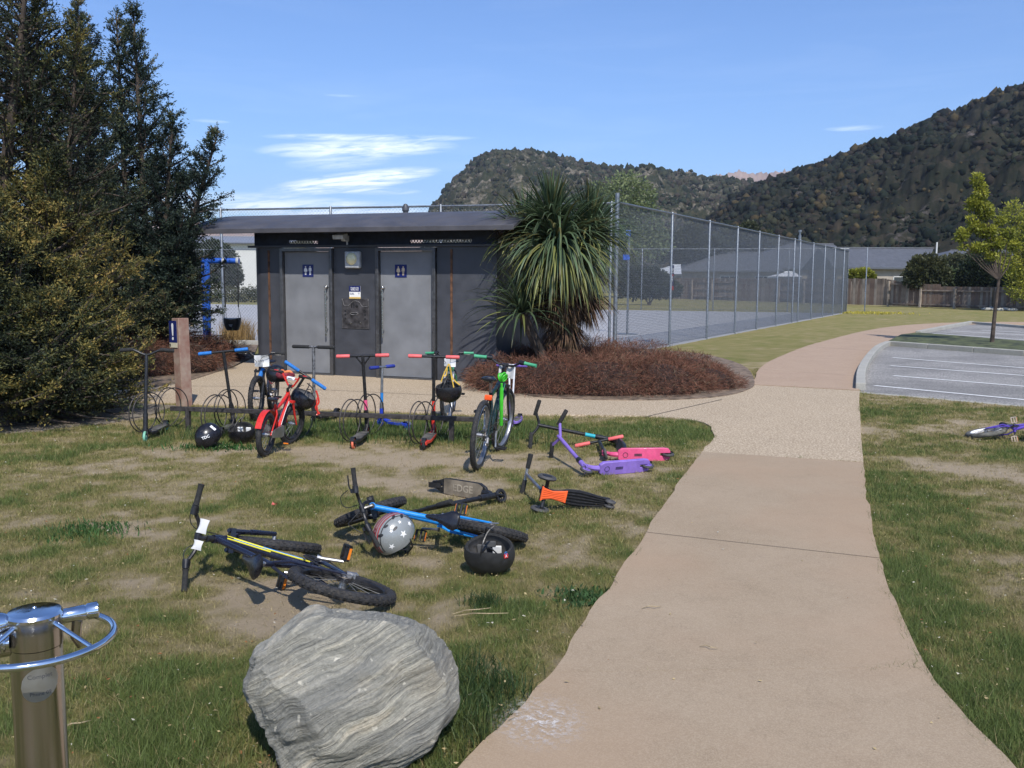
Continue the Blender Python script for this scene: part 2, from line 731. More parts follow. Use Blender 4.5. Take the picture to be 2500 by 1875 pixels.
def slab(name, poly, z0, z1, m, parent=None, kind=None):
    """flat slab of any outline"""
    bm = bmesh.new()
    vs_ = [bm.verts.new((p[0], p[1], z1)) for p in poly]
    f = bm.faces.new(vs_)
    bmesh.ops.recalc_face_normals(bm, faces=[f])
    f.normal_update()
    if f.normal.z < 0:
        f.normal_flip()
    r = bmesh.ops.extrude_face_region(bm, geom=[f])
    # keep a top face and drop walls down
    nv = [g for g in r['geom'] if isinstance(g, bmesh.types.BMVert)]
    for v in nv:
        v.co.z = z1
    for v in vs_:
        v.co.z = z0
    bmesh.ops.triangulate(bm, faces=[g for g in bm.faces if len(g.verts) > 4])
    bmesh.ops.recalc_face_normals(bm, faces=bm.faces)
    me = bpy.data.meshes.new(name)
    bm.to_mesh(me)
    bm.free()
    me.materials.append(m)
    o = bpy.data.objects.new(name, me)
    C.objects.link(o)
    o.parent = parent
    if kind:
        o['kind'] = kind
    return o


LOW = [(880, 1790, 2290, 1790), (1000, 1659, 2180, 1659), (1080, 1580, 2098, 1575), (1140, 1522, 2045, 1510), (1190, 1460, 1998, 1450),
       (1240, 1385, 1962, 1380), (1292, 1308, 1932, 1310), (1345, 1232, 1913, 1252), (1392, 1155, 1900, 1212), (1428, 1103, 1882, 1130),
       (1462, 1053, 1873, 1070), (1490, 1015, 1867, 1030), (1515, 980, 1865, 1003)]
UP = [(1625, 833, 1857, 846), (1640, 800, 1857, 815), (1672, 778, 1867, 782), (1740, 750, 1890, 760), (1800, 733, 1917, 741),
      (1870, 715.5, 1965, 722), (1950, 704, 2010, 711), (2040, 698.5, 2070, 703.5), (2130, 696.5, 2130, 700.5), (2260, 697, 2260, 701), (2400, 698, 2400, 702)]
path = thing('concrete_path', '', '')
del path['label'], path['category']
path['kind'] = 'structure'
paths_poly = []


def wob(p, a=.006):
    """ragged grass-side edge"""
    return (p.x + (float(fbm(p.x, p.y, 3, 3, 5)) - .5) * a * 8, p.y + (float(fbm(p.x, p.y, 3, 3, 8)) - .5) * a * 6)


def strip(stations, cuts, m, z1, name='slab', shrink=.005):
    Lp = smooth_path([gz(*zW(s[0], s[1])) for s in stations], 8)
    Rp = smooth_path([gz(*zW(s[2], s[3])) for s in stations], 8)
    bounds = [0] + [c * 8 for c in cuts] + [len(Lp) - 1]
    for a, b in zip(bounds[:-1], bounds[1:]):
        lp = [Vector(p) for p in Lp[a:b + 1]]
        rp = [Vector(p) for p in Rp[a:b + 1]]
        # pull ends in for the joint
        if a:
            lp[0] = lp[0].lerp(lp[1], .05); rp[0] = rp[0].lerp(rp[1], .05)
        poly = [wob(p) for p in lp] + [wob(p) for p in reversed(rp)]
        paths_poly.append(poly)
        slab(name, poly, -.05, z1, m, path)


strip(LOW, [4, 8], M_CONC, .02)
strip(UP, [1, 3, 5], M_PINK, .021)

agg_front = [(1513, 982), (1530, 966), (1541, 948), (1538, 930), (1520, 917), (1480, 908), (1420, 903), (1300, 899), (1150, 898), (1000, 897),
             (800, 890), (600, 882), (420, 875), (300, 870), (160, 862)]
agg_poly = [gz(*zW(X, Y)) for X, Y in agg_front]
agg_poly = smooth_path(agg_poly, 6)
back = [gz(*zW(X, Y)) for X, Y in [(100, 838), (200, 838), (300, 832), (380, 828), (450, 812), (505, 795), (548, 775), (700, 760), (1050, 775), (1080, 800), (1130, 845), (1250, 850), (1450, 850), (1560, 845), (1610, 836),
                                   (1624, 834)]]
right = [gz(*zW(X, Y)) for X, Y in [(1857, 847), (1856, 870), (1858, 900), (1862, 950), (1865, 1001)]]
agg_all = [wob(p, .008) for p in agg_poly] + [(p.x, p.y) for p in back] + [wob(p) for p in right]
slab('forecourt', agg_all, -.05, .018, M_AGG, path)
paths_poly.append(agg_all)
# saw cuts in the aggregate
M_DARK = mat('dark_joint', (.05, .04, .035), .95)


def groove(a, b, w=.012, z=.0225, f=zW):
    p, q = gz(*f(*a), 0), gz(*f(*b), 0)
    d = (q - p).normalized()
    n = Vector((-d.y, d.x, 0)) * w / 2
    mb = MB()
    mb.add([p + n + Vector((0, 0, z)), p - n + Vector((0, 0, z)), q - n + Vector((0, 0, z)), q + n + Vector((0, 0, z))], [(0, 1, 2, 3)])
    mb.build('joint', M_DARK, path, smooth=False)


groove((545, 838), (1010, 860), .014)
groove((1390, 905), (1560, 866), .012)
groove((300, 836), (545, 838), .012)
groove((1398, 1157), (1898, 1213), .0045)

# gravel / soil area left of the forecourt, under the trees
tree_bed = G([(-300, 950), (60, 935), (160, 922), (240, 912), (320, 897), (380, 878), (160, 864), (-300, 850)])
slab('gravel_bed', [wob(p, .02) for p in tree_bed], -.03, .010, paving_mat('grey_gravel', (.13, .11, .085), (.19, .16, .125), (.34, .30, .25), 45, .6), kind='structure')
bedL = G([(-300, 852), (160, 852), (260, 845), (340, 838), (420, 822), (500, 796), (548, 770), (560, 742), (300, 735), (-300, 735)])
slab('left_planting_bed', [(p.x, p.y) for p in bedL], -.03, .026, M_SOIL, kind='structure')
bedR = G([(1045, 810), (1080, 838), (1130, 855), (1200, 864), (1350, 868), (1480, 866), (1560, 859), (1610, 847), (1630, 828), (1600, 790), (1500, 765), (1320, 752), (1180, 750), (1060, 760)])
slab('right_planting_bed', [(p.x, p.y) for p in smooth_path(bedR, 4, True)], -.03, .030, M_SOIL, kind='structure')

# ------------------------------------------------------------------ car park
kerb_line = [gz(*zK(X, Y)) for X, Y in [(693, 388), (600, 432), (520, 515), (455, 615), (420, 715), (417, 850)]]
kerb_line = smooth_path(kerb_line, 5)
lotA = [(p.x, p.y) for p in kerb_line] + [(p.x, p.y) for p in G([(430, 862), (2070, 1008), (2900, 1090), (2900, 560), (2070, 500), (700, 395)], zK)]
slab('car_park', lotA, -.04, .006, M_ASPH, kind='structure')
lotB = [(p.x, p.y) for p in G([(1005, 275), (1300, 215), (1545, 172), (2070, 215), (2900, 290), (2900, 430), (2070, 363)], zK)]
slab('far_car_park', lotB, -.04, .007, M_ASPH, kind='structure')
paths_poly += [lotA]


def kerb(pts, w, h, seg, name='kerb', m=M_KERB):
    """row of kerb stones along a line"""
    root = thing(name, '', '')
    del root['label'], root['category']
    root['kind'] = 'structure'
    P = [Vector(p) for p in pts]
    # resample
    out = [P[0]]
    acc = 0
    for a, b in zip(P[:-1], P[1:]):
        L = (b - a).length
        while acc + L >= seg:
            a = a.lerp(b, (seg - acc) / L)
            out.append(a.copy())
            L = (b - a).length
            acc = 0
        acc += L
    if (out[-1] - P[-1]).length > seg * .3:
        out.append(P[-1])
    for a, b in zip(out[:-1], out[1:]):
        d = (b - a).normalized()
        a2, b2 = a + d * .004, b - d * .004
        mb = MB()
        c = (a2 + b2) / 2
        rot = Matrix.Rotation(math.atan2(d.y, d.x), 3, 'Z')
        mb.box((c.x, c.y, h / 2 - .03), ((b2 - a2).length, w, h + .06), rot)
        mb.build('kerb_stone', m, root, smooth=False, bevel=.012)
    return root


kerb(kerb_line, .14, .11, .9)
kerb(G([(690, 385), (2070, 488), (2900, 548)], zK), .16, .11, 1.2)
kerb(G([(1000, 275), (1300, 214), (1545, 168)], zK), .16, .11, 1.6)
kerb(G([(1545, 170), (2070, 213), (2900, 285)], zK), .18, .10, 1.8)
kerb(G([(392, 862), (2070, 1006), (2900, 1085)], zK), .05, .012, 1.2)
lines = thing('parking_lines', '', '')
del lines['label'], lines['category']
lines['kind'] = 'structure'
for a, b, w in (((745, 515), (2900, 686), .10), ((720, 597), (2900, 759), .10), ((750, 699), (2900, 876), .10), ((560, 800), (2900, 1022), .10),
                ((1340, 243), (2900, 330), .11), ((1150, 268), (2900, 392), .11), ((1650, 235), (2900, 305), .11)):
    p, q = gz(*zK(*a)), gz(*zK(*b))
    d = (q - p).normalized()
    n = Vector((-d.y, d.x, 0)) * w / 2
    up = Vector((0, 0, .0115))
    MB().add([p + n + up, p - n + up, q - n + up, q + n + up], [(0, 1, 2, 3)]).build('painted_line', M_LINE, lines, smooth=False)
# grass island between the two lots and the verge
isl = G([(700, 368), (830, 300), (1005, 280), (2070, 368), (2900, 435), (2900, 540), (2070, 476)], zK)
gi = slab('grass_island', [(p.x, p.y) for p in isl], -.02, .075, mat('verge_turf', (.085, .098, .035), .95, var=.45, scale=5, bump=.8, bscale=70), kind='structure')

# ------------------------------------------------------------------ court
FC = gz(1500, 869)                      # near corner of the court fence
FE_dir = Vector((math.sin(R(27.8)), math.cos(R(27.8)), 0))
FEND = FC + FE_dir * 33.0               # far end of the side fence
FL = Vector((-13.5, 24.3, 0))           # left end of the near fence (behind the trees)
FBL = Vector((-26.0, 60, 0))            # far left corner
court = [(FC.x, FC.y), (FEND.x - .6, FEND.y - 1.2), (FBL.x, FBL.y - 2), (-22, 26), (FL.x, FL.y)]
slab('court', court, -.03, .012, M_COURT, kind='structure')

# ------------------------------------------------------------------ hills
def hill_mat(name, rockiness, hue=(1, 1, 1)):
    t = NT(name)
    n = t.noise(.07, 10, .75)
    bush = t.ramp(t.noise(.30, 9, .78), [(.3, (.016, .024, .016)), (.5, (.036, .044, .026)), (.6, (.072, .062, .042)), (.74, (.15, .11, .055))])
    vc = t.voro(.42, out='Color')
    bush = t.mix(.45, bush, t.ramp(vc, [(.2, (.012, .018, .012)), (.55, (.035, .035, .022)), (.9, (.075, .062, .04))]))
    rock = t.ramp(t.noise(.5, 7, .75), [(.35, (.09, .08, .068)), (.65, (.27, .235, .20))])
    mask = t.ramp(n, [(.60 - rockiness, 0), (.66 - rockiness, 1)])
    mask2 = t.math('MULTIPLY', mask, t.ramp(t.noise(.35, 6, .8), [(.42, 0), (.56, 1)]))
    c = t.mix(mask2, bush, rock)
    c = t.mix(1.0, c, hue, 'MULTIPLY')
    t.set('Base Color', c)
    t.set('Roughness', .95)
    t.set('Specular IOR Level', .08)
    t.bump(t.noise(.6, 8, .8), .45, 1.0)
    return t.m


def make_hill(name, sil, d0, d1, m, amp, seed, cols=520, rows=130, power=1.0, back=1.3, lobe=.0, spike=0.):
    """terrain from a ridge profile seen from the path; built at its own distance with a back slope"""
    az, el = [], []
    for X, Y in sil:
        d = ray(*zW(X, Y)).normalized()
        az.append(math.atan2(d.x, d.y))
        el.append(math.atan2(d.z, math.hypot(d.x, d.y)))
    A = np.linspace(az[0], az[-1], cols)
    E = np.interp(A, az, el)
    nb = 14
    T = np.concatenate([np.linspace(0, 1, rows), np.linspace(1, back, nb)[1:]])
    AA, TT = np.meshgrid(A, T)
    ridge_d = d1 * (1 + lobe * (fbm(A, A * 0, 9, 3, seed) - .5))
    D = d0 + (ridge_d[None, :] - d0) * TT
    H = (np.tan(E) * ridge_d)[None, :]
    prof = np.where(TT <= 1, TT ** power, 1 - ((TT - 1) / (back - 1)) ** 1.4 * 1.02)
    Xw, Yw = D * np.sin(AA), D * np.cos(AA)
    Z = H * prof
    sl = np.sin(np.clip(TT, 0, 1) * PI)
    Z = Z + sl * H * .35 * (fbm(Xw, Yw, 6.0 / d1 * 3, 4, seed) - .5) * 1.2
    b = 1 - np.abs(fbm(Xw, Yw, .16, 3, seed + 5) * 2 - 1)
    Z = Z + amp * ((b - .8) * 1.3 + (fbm(Xw, Yw, .5, 3, seed + 9) - .5) * 1.1) * np.clip(TT * 6, 0, 1) * np.clip(prof * 4, 0, 1)
    if spike:
        near1 = np.exp(-((TT - 1) / .02) ** 2)
        Z = Z + spike * near1 * np.maximum(0, vnoise(Xw, Yw, .35, seed + 20) - .55) * 3
    Z = Z + 1.6 * prof - 1
    V = np.stack([Xw, Yw, Z], -1).reshape(-1, 3)
    nr = len(T)
    i = (np.arange(nr - 1)[:, None] * cols + np.arange(cols - 1)[None, :]).ravel()
    Fi = np.stack([i, i + 1, i + cols + 1, i + cols], -1)
    o = npmesh(name, V, Fi, m, None, None, 4, True)
    o['kind'] = 'structure'
    HILLS[name] = (Xw, Yw, Z, TT)
    return o


HILLS = {}
make_hill('left_hill', [(905, 600), (918, 500), (932, 452), (945, 430), (975, 388), (1000, 368), (1025, 345), (1050, 331), (1085, 327), (1150, 328), (1190, 336), (1240, 346),
                        (1300, 359), (1350, 362), (1420, 364), (1470, 370), (1540, 379), (1600, 387), (1640, 396), (1720, 430), (1850, 520), (1950, 600)], 300, 620,
          hill_mat('rocky_scrub', .10, (.95, .95, .88)), 4.0, 3, 620, 150, .8, lobe=.05, spike=1.2)
make_hill('right_hill', [(1395, 610), (1450, 560), (1500, 510), (1545, 462), (1590, 425), (1640, 398), (1700, 378), (1750, 362), (1800, 348), (1850, 332), (1900, 312), (1960, 277),
                         (2020, 247), (2080, 236), (2150, 206), (2212, 190), (2300, 150), (2420, 120), (2600, 110), (2800, 160), (3100, 300)], 130, 380,
          hill_mat('dark_scrub', .020, (.62, .60, .66)), 3.0, 11, 720, 150, .85, lobe=.05, spike=1.0)
farm = NT('bare_mountain')
farm.set('Base Color', farm.ramp(farm.noise(.004, 8, .7), [(.35, (.25, .17, .13)), (.65, (.42, .31, .24))]))
farm.set('Roughness', .95)
make_hill('far_mountain', [(1450, 600), (1490, 420), (1520, 388), (1550, 376), (1580, 371), (1596, 368), (1612, 373), (1640, 374), (1665, 371), (1700, 367), (1760, 380), (1900, 600)], 1500, 2300, farm.m, 12, 5, 120, 40, .9)
make_hill('low_far_hills', [(-400, 560), (0, 500), (300, 480), (500, 476), (700, 474), (840, 470), (900, 462), (960, 460), (1100, 480), (1200, 600)], 900, 1600, farm.m, 6, 8, 160, 30, .9)


# scrub bushes covering the hills (uncountable)
def scrub(hill, name, n, r0, r1, pal, gap, seed, m, dref):
    Xw, Yw, Z, TT = HILLS[hill]
    nr, nc = Xw.shape
    top = int((TT[:, 0] <= 1.03).sum())
    fi = rng.random(n) * (top - 2)
    fj = rng.random(n) * (nc - 2)
    i, j = fi.astype(int), fj.astype(int)
    a, b = fi - i, fj - j
    ip = lambda A: (A[i, j] * (1 - a) * (1 - b) + A[i + 1, j] * a * (1 - b) + A[i, j + 1] * (1 - a) * b + A[i + 1, j + 1] * a * b)
    x, y, z = ip(Xw), ip(Yw), ip(Z)
    g = fbm(x, y + z * 2, .035, 4, seed, .6)
    keep = (rng.random(n) < np.clip((gap - g) * 9, .12, 1)) & (z > 0)
    x, y, z, g = x[keep], y[keep], z[keep], g[keep]
    k = len(x)
    ico = bmesh.new()
    bmesh.ops.create_icosphere(ico, subdivisions=1, radius=1)
    bv = np.array([v.co[:] for v in ico.verts])
    bf = np.array([[v.index for v in f.verts] for f in ico.faces if f.calc_center_median().z > -.72])
    ico.free()
    r = (r0 + (r1 - r0) * rng.random(k) ** 2.4) * np.clip(np.hypot(x, y) / dref, .35, 1.3)
    sc3 = np.stack([r * (.8 + .5 * rng.random(k)), r * (.8 + .5 * rng.random(k)), r * (.7 + .7 * rng.random(k))], -1)
    V = bv[None] * sc3[:, None] * (.55 + .8 * rng.random((k, len(bv), 1))) + np.stack([x, y, z + r * .25], -1)[:, None]
    Fi = bf[None] + (np.arange(k) * len(bv))[:, None, None]
    pal = np.array(pal)
    t_ = np.clip(rng.random(k) * .75 + (fbm(x, y, .05, 3, seed + 4) - .5) * 1.1 + .1, 0, .999)
    c = pal[(t_ * len(pal)).astype(int)] * (.7 + .6 * rng.random((k, 1)))
    o = npmesh(name, V.reshape(-1, 3), Fi.reshape(-1, 3), m, None, np.repeat(c[:, None], len(bv), 1).reshape(-1, 3), 3, False)
    o['kind'] = 'stuff'


t = NT('scrub_crowns')
t.set('Base Color', t.mix(t.ramp(t.noise(1.6, 5, .8), [(.35, .6), (.65, 0)]), t.attr('tone'), (.008, .010, .008)))
t.set('Roughness', .95)
t.set('Specular IOR Level', .05)
scrub('right_hill', 'hillside_scrub', 42000, .45, 1.8, [(.012, .018, .014), (.016, .022, .016), (.024, .028, .020), (.034, .028, .024), (.040, .042, .026), (.020, .024, .022), (.075, .058, .03)], .58, 3, t.m, 330)
scrub('left_hill', 'hillside_scrub', 28000, .6, 2.1, [(.022, .030, .020), (.030, .040, .024), (.045, .050, .032), (.062, .052, .04), (.075, .07, .045)], .51, 8, t.m, 520)

# ================================================================== grass blades (uncountable)
def inside(poly, x, y):
    res = np.zeros(x.shape, bool)
    n = len(poly)
    for i in range(n):
        x1, y1 = poly[i][0], poly[i][1]
        x2, y2 = poly[(i + 1) % n][0], poly[(i + 1) % n][1]
        if y1 == y2:
            continue
        c = ((y1 > y) != (y2 > y)) & (x < (x2 - x1) * (y - y1) / (y2 - y1) + x1)
        res ^= c
    return res


def blades(name, x, y, z, h, w, col, lean=.5, m=None, label=None, kind='stuff', parent=None, simple=False):
    n = len(x)
    a = rng.random(n) * 2 * PI
    b = rng.random(n) * 2 * PI
    l = (rng.random(n) ** .7) * lean * h
    dx, dy = np.cos(a) * w / 2, np.sin(a) * w / 2
    tx, ty, tz = x + np.cos(b) * l, y + np.sin(b) * l, z + h * np.sqrt(np.clip(1 - (l / h) ** 2 * .7, .1, 1))
    if simple:
        V = np.stack([np.stack([x - dx, y - dy, z], -1), np.stack([x + dx, y + dy, z], -1), np.stack([tx, ty, tz], -1)], 1)
        Fi = np.arange(n * 3).reshape(n, 3)
    else:
        mx, my, mz = x + np.cos(b) * l * .32, y + np.sin(b) * l * .32, z + (tz - z) * .62
        V = np.stack([np.stack([x - dx, y - dy, z], -1), np.stack([x + dx, y + dy, z], -1), np.stack([mx - dx * .8, my - dy * .8, mz], -1),
                      np.stack([mx + dx * .8, my + dy * .8, mz], -1), np.stack([tx, ty, tz], -1)], 1)
        i = np.arange(n) * 5
        Fi = np.concatenate([np.stack([i, i + 1, i + 3], -1), np.stack([i, i + 3, i + 2], -1), np.stack([i + 2, i + 3, i + 4], -1)])
    cols = np.repeat(col[:, None, :], V.shape[1], 1)
    o = npmesh(name, V.reshape(-1, 3), Fi, m or M_BLADE, parent, np.clip(cols, 0, 1).reshape(-1, 3))
    if kind:
        o['kind'] = kind
    if label:
        o['label'] = label
    return o


def leaf_mat(name, trans=.35, rough=.55, tint=(1, 1, 1)):
    t = NT(name)
    c = t.attr('tone')
    if tint != (1, 1, 1):
        c = t.mix(1.0, c, tint, 'MULTIPLY')
    t.set('Base Color', c)
    t.set('Roughness', rough)
    t.set('Specular IOR Level', .25)
    tr = t.n.new('ShaderNodeBsdfTranslucent')
    t.l.new(c, tr.inputs[0])
    ms = t.n.new('ShaderNodeMixShader')
    ms.inputs[0].default_value = trans
    t.l.new(t.b.outputs[0], ms.inputs[1])
    t.l.new(tr.outputs[0], ms.inputs[2])
    out = [n for n in t.n if n.type == 'OUTPUT_MATERIAL'][0]
    t.l.new(ms.outputs[0], out.inputs[0])
    return t.m


M_BLADE = leaf_mat('grass_blade', .3)

N = 1500000
u = rng.random(N)
y0_, y1_ = 1.9, 17.0
pw = .75
yy = (y0_ ** pw + u * (y1_ ** pw - y0_ ** pw)) ** (1 / pw)
xx = (rng.random(N) * 2 - 1) * (yy * .60 + .8)
g = lawn(xx, yy)
keep = rng.random(N) < np.clip((g - .06) * 1.7, .08, 1)
for poly in paths_poly:
    keep &= ~inside(poly, xx + (rng.random(N) - .5) * .07, yy + (rng.random(N) - .5) * .07)
for bed in (bedL, bedR):
    keep &= ~inside([(p.x, p.y) for p in bed], xx, yy)
keep &= ~((inside([(p.x, p.y) for p in tree_bed], xx, yy)) & (rng.random(N) < .8))
keep &= (yy < 13) | (rng.random(N) < .5)
xx, yy, g = xx[keep], yy[keep], g[keep]
n = len(xx)
h = (.012 + .026 * np.clip(g, 0, 1) ** 1.5 + .012 * rng.random(n)) * (.7 + .6 * rng.random(n))
h *= 1 + .5 * (g > .9) * rng.random(n)
w = np.maximum(.0026, yy * .0006) * (.7 + .6 * rng.random(n))
col = lawn_colour(np.clip(g + .12 + (rng.random(n) - .5) * .35, .3, 1))
straw = rng.random(n) < (.55 - .5 * g)
col[straw] = np.array([.30, .25, .12]) * (.7 + .5 * rng.random((straw.sum(), 1)))
col *= (.75 + .6 * rng.random((n, 1)))
blades('grass', xx, yy, np.full(n, -.002), h, w, col, 1.25, simple=True, label='patchy short grass and straw covering the dry lawn')
print('blades', n)

# dead leaves and pale seed litter
N = 5200
yy = (1.9 ** .7 + rng.random(N) * (13 ** .7 - 1.9 ** .7)) ** (1 / .7)
xx = (rng.random(N) * 2 - 1) * (yy * .60 + .5)
on_path = np.zeros(N, bool)
for poly in paths_poly:
    on_path |= inside(poly, xx, yy)
keep = ~on_path | (rng.random(N) < .04)
xx, yy, on_path = xx[keep], yy[keep], on_path[keep]
n = len(xx)
a = rng.random(n) * 2 * PI
s = (.004 + .008 * rng.random(n) ** 2)
zz = np.where(on_path, .026, .022 + .02 * rng.random(n))
tl = (rng.random((n, 4)) - .5) * .012
V = np.empty((n, 4, 3))
for k in range(4):
    aa = a + k * PI / 2
    rr = s * (1.0 if k % 2 else .45)
    V[:, k] = np.stack([xx + np.cos(aa) * rr, yy + np.sin(aa) * rr, zz + tl[:, k] * .6], -1)
cc = np.array([.42, .33, .17]) * (.5 + .9 * rng.random((n, 1)))
rd = rng.random(n) < .18
cc[rd] = np.array([.30, .13, .05])
wh = rng.random(n) < .2
cc[wh] = np.array([.6, .56, .45])
o = npmesh('leaf_litter', V.reshape(-1, 3), np.arange(n * 4).reshape(n, 4), M_BLADE, None, np.repeat(cc[:, None], 4, 1).reshape(-1, 3), 4)
tag(o, 'small dead leaves and seed scraps scattered over the lawn', None, kind='stuff')

# ================================================================== TOILET BLOCK
M_STEEL = mat('weathered_dark_steel', (.068, .072, .085), .5, .25, var=.12, scale=3, bump=.08, bscale=50)
M_ROOF = mat('charcoal_roof_sheet', (.085, .082, .09), .55, .2, var=.12, scale=3)
M_DOOR = mat('grey_door_panel', (.185, .192, .205), .55, 0, var=.10, scale=2.2, bump=.05)
M_FRAME = mat('dark_aluminium', (.16, .16, .165), .4, .8, var=.1)
M_CHROME = mat('stainless', (.60, .59, .57), .22, 1.0, var=.08, scale=30)
M_RUST = mat('rusty_steel_strip', (.13, .062, .032), .8, .1, var=.35, scale=12, bump=.3)
M_NAVY = mat('navy_sign_vinyl', (.012, .020, .12), .35, var=.05)
M_WHITE = mat('white_print', (.80, .80, .79), .4, var=.03)
M_CREAMP = mat('cream_print', (.62, .50, .34), .5, var=.05)
M_GOLD = mat('gold_band', (.62, .42, .13), .5, var=.05)
M_LAMP = mat('cream_lamp_glass', (.82, .77, .48), .25, var=.1, scale=8, coat=.5)
M_LGREY = mat('pale_grey_plastic', (.42, .44, .46), .5, var=.12)
M_BLACK = mat('black_plastic', (.018, .018, .020), .45, var=.25, scale=40)
M_GALV = mat('galvanised_steel', (.25, .27, .29), .45, .75, var=.15, scale=20)

PL_, PR_ = gz(619, 909), gz(1167, 936)
uu = (PR_ - PL_).normalized()
BR = math.atan2(uu.y, uu.x)
tb = thing('toilet_block', 'low dark steel public toilet block with two grey doors and curved roof', 'toilet block', PL_, BR)
LEN, DEP = 4.45, 2.5


def part(name, fn, m, parent=tb, **k):
    mb = MB()
    fn(mb)
    return mb.build(name, m, parent, **k)


# front wall panels with rounded left and right ends
def rounded(mb):
    r = .22
    pts = []
    for i in range(9):
        a = PI + PI / 2 * i / 8
        pts.append((r + r * math.cos(a), r + r * math.sin(a)))
    pts = [(0, DEP)] + pts + [(.60, 0), (.60, .08), (r, .08), (.08, r), (.08, DEP)]
    mb.prism(pts, 0, 2.10)


part('wall_panel', rounded, M_STEEL)
part('wall_panel', lambda mb: mb.box((1.995, .04, 1.05), (.785, .08, 2.1)), M_STEEL, bevel=.004)
part('wall_panel', lambda mb: mb.box(((3.45 + LEN) / 2, .04, 1.05), (LEN - 3.45, .08, 2.1)), M_STEEL, bevel=.004)
part('wall_panel', lambda mb: mb.box((LEN - .04, DEP / 2 + .04, 1.05), (.08, DEP - .08, 2.1)), M_STEEL)
part('wall_panel', lambda mb: mb.box((LEN / 2, DEP + .04, 1.05), (LEN, .08, 2.1)), M_STEEL)
part('ledge', lambda mb: mb.box((LEN / 2, .02, 2.12), (LEN + .06, .12, .035)), M_STEEL, bevel=.004)
# dark fascia with its perforated vent strips
M_FASC = mat('dark_fascia', (.018, .022, .045), .5, .2, var=.2)


def fascia(mb):
    for a, b in ((0.02, .69), (1.26, 2.94), (4.0, LEN - .02)):
        mb.box(((a + b) / 2, .10, 2.27), (b - a, .03, .27))
    for a, b in ((.69, 1.26), (2.94, 4.0)):
        mb.box(((a + b) / 2, .10, 2.315), (b - a, .03, .18))
        mb.box(((a + b) / 2, .10, 2.15), (b - a, .03, .03))


part('fascia', fascia, M_FASC)


def vents(mb):
    for a, b in ((.69, 1.26), (2.94, 4.0)):
        n = int((b - a) / .05)
        for i in range(n):
            x = a + (b - a) * (i + .5) / n
            mb.beam((x - .02, .10, 2.165), (x + .02, .10, 2.225), .008, .008)
            mb.beam((x + .02, .104, 2.165), (x - .02, .104, 2.225), .008, .008)


part('vent_grille', vents, M_FASC, kind='stuff')
# roof: curved sheet
def roof(mb):
    rings = []
    n = 18
    x0, x1 = -1.0, LEN + .45
    for i in range(n + 1):
        t_ = i / n
        y = -.46 + (DEP + .92) * t_
        z = 2.345 + .34 * math.sin(PI * t_) ** .9
        rings.append((y, z))
    V, Fs = [], []
    for x in (x0, x1):
        for y, z in rings:
            V.append((x, y, z + .035))
        for y, z in reversed(rings):
            V.append((x, y, z))
    k = 2 * (n + 1)
    for j in range(k):
        Fs.append((j, (j + 1) % k, k + (j + 1) % k, k + j))
    for j in range(n):
        Fs.append((j + 1, j, k - 1 - j, k - 2 - j))
        Fs.append((k + j, k + j + 1, 2 * k - 2 - j, 2 * k - 1 - j))
    mb.add(V, Fs)


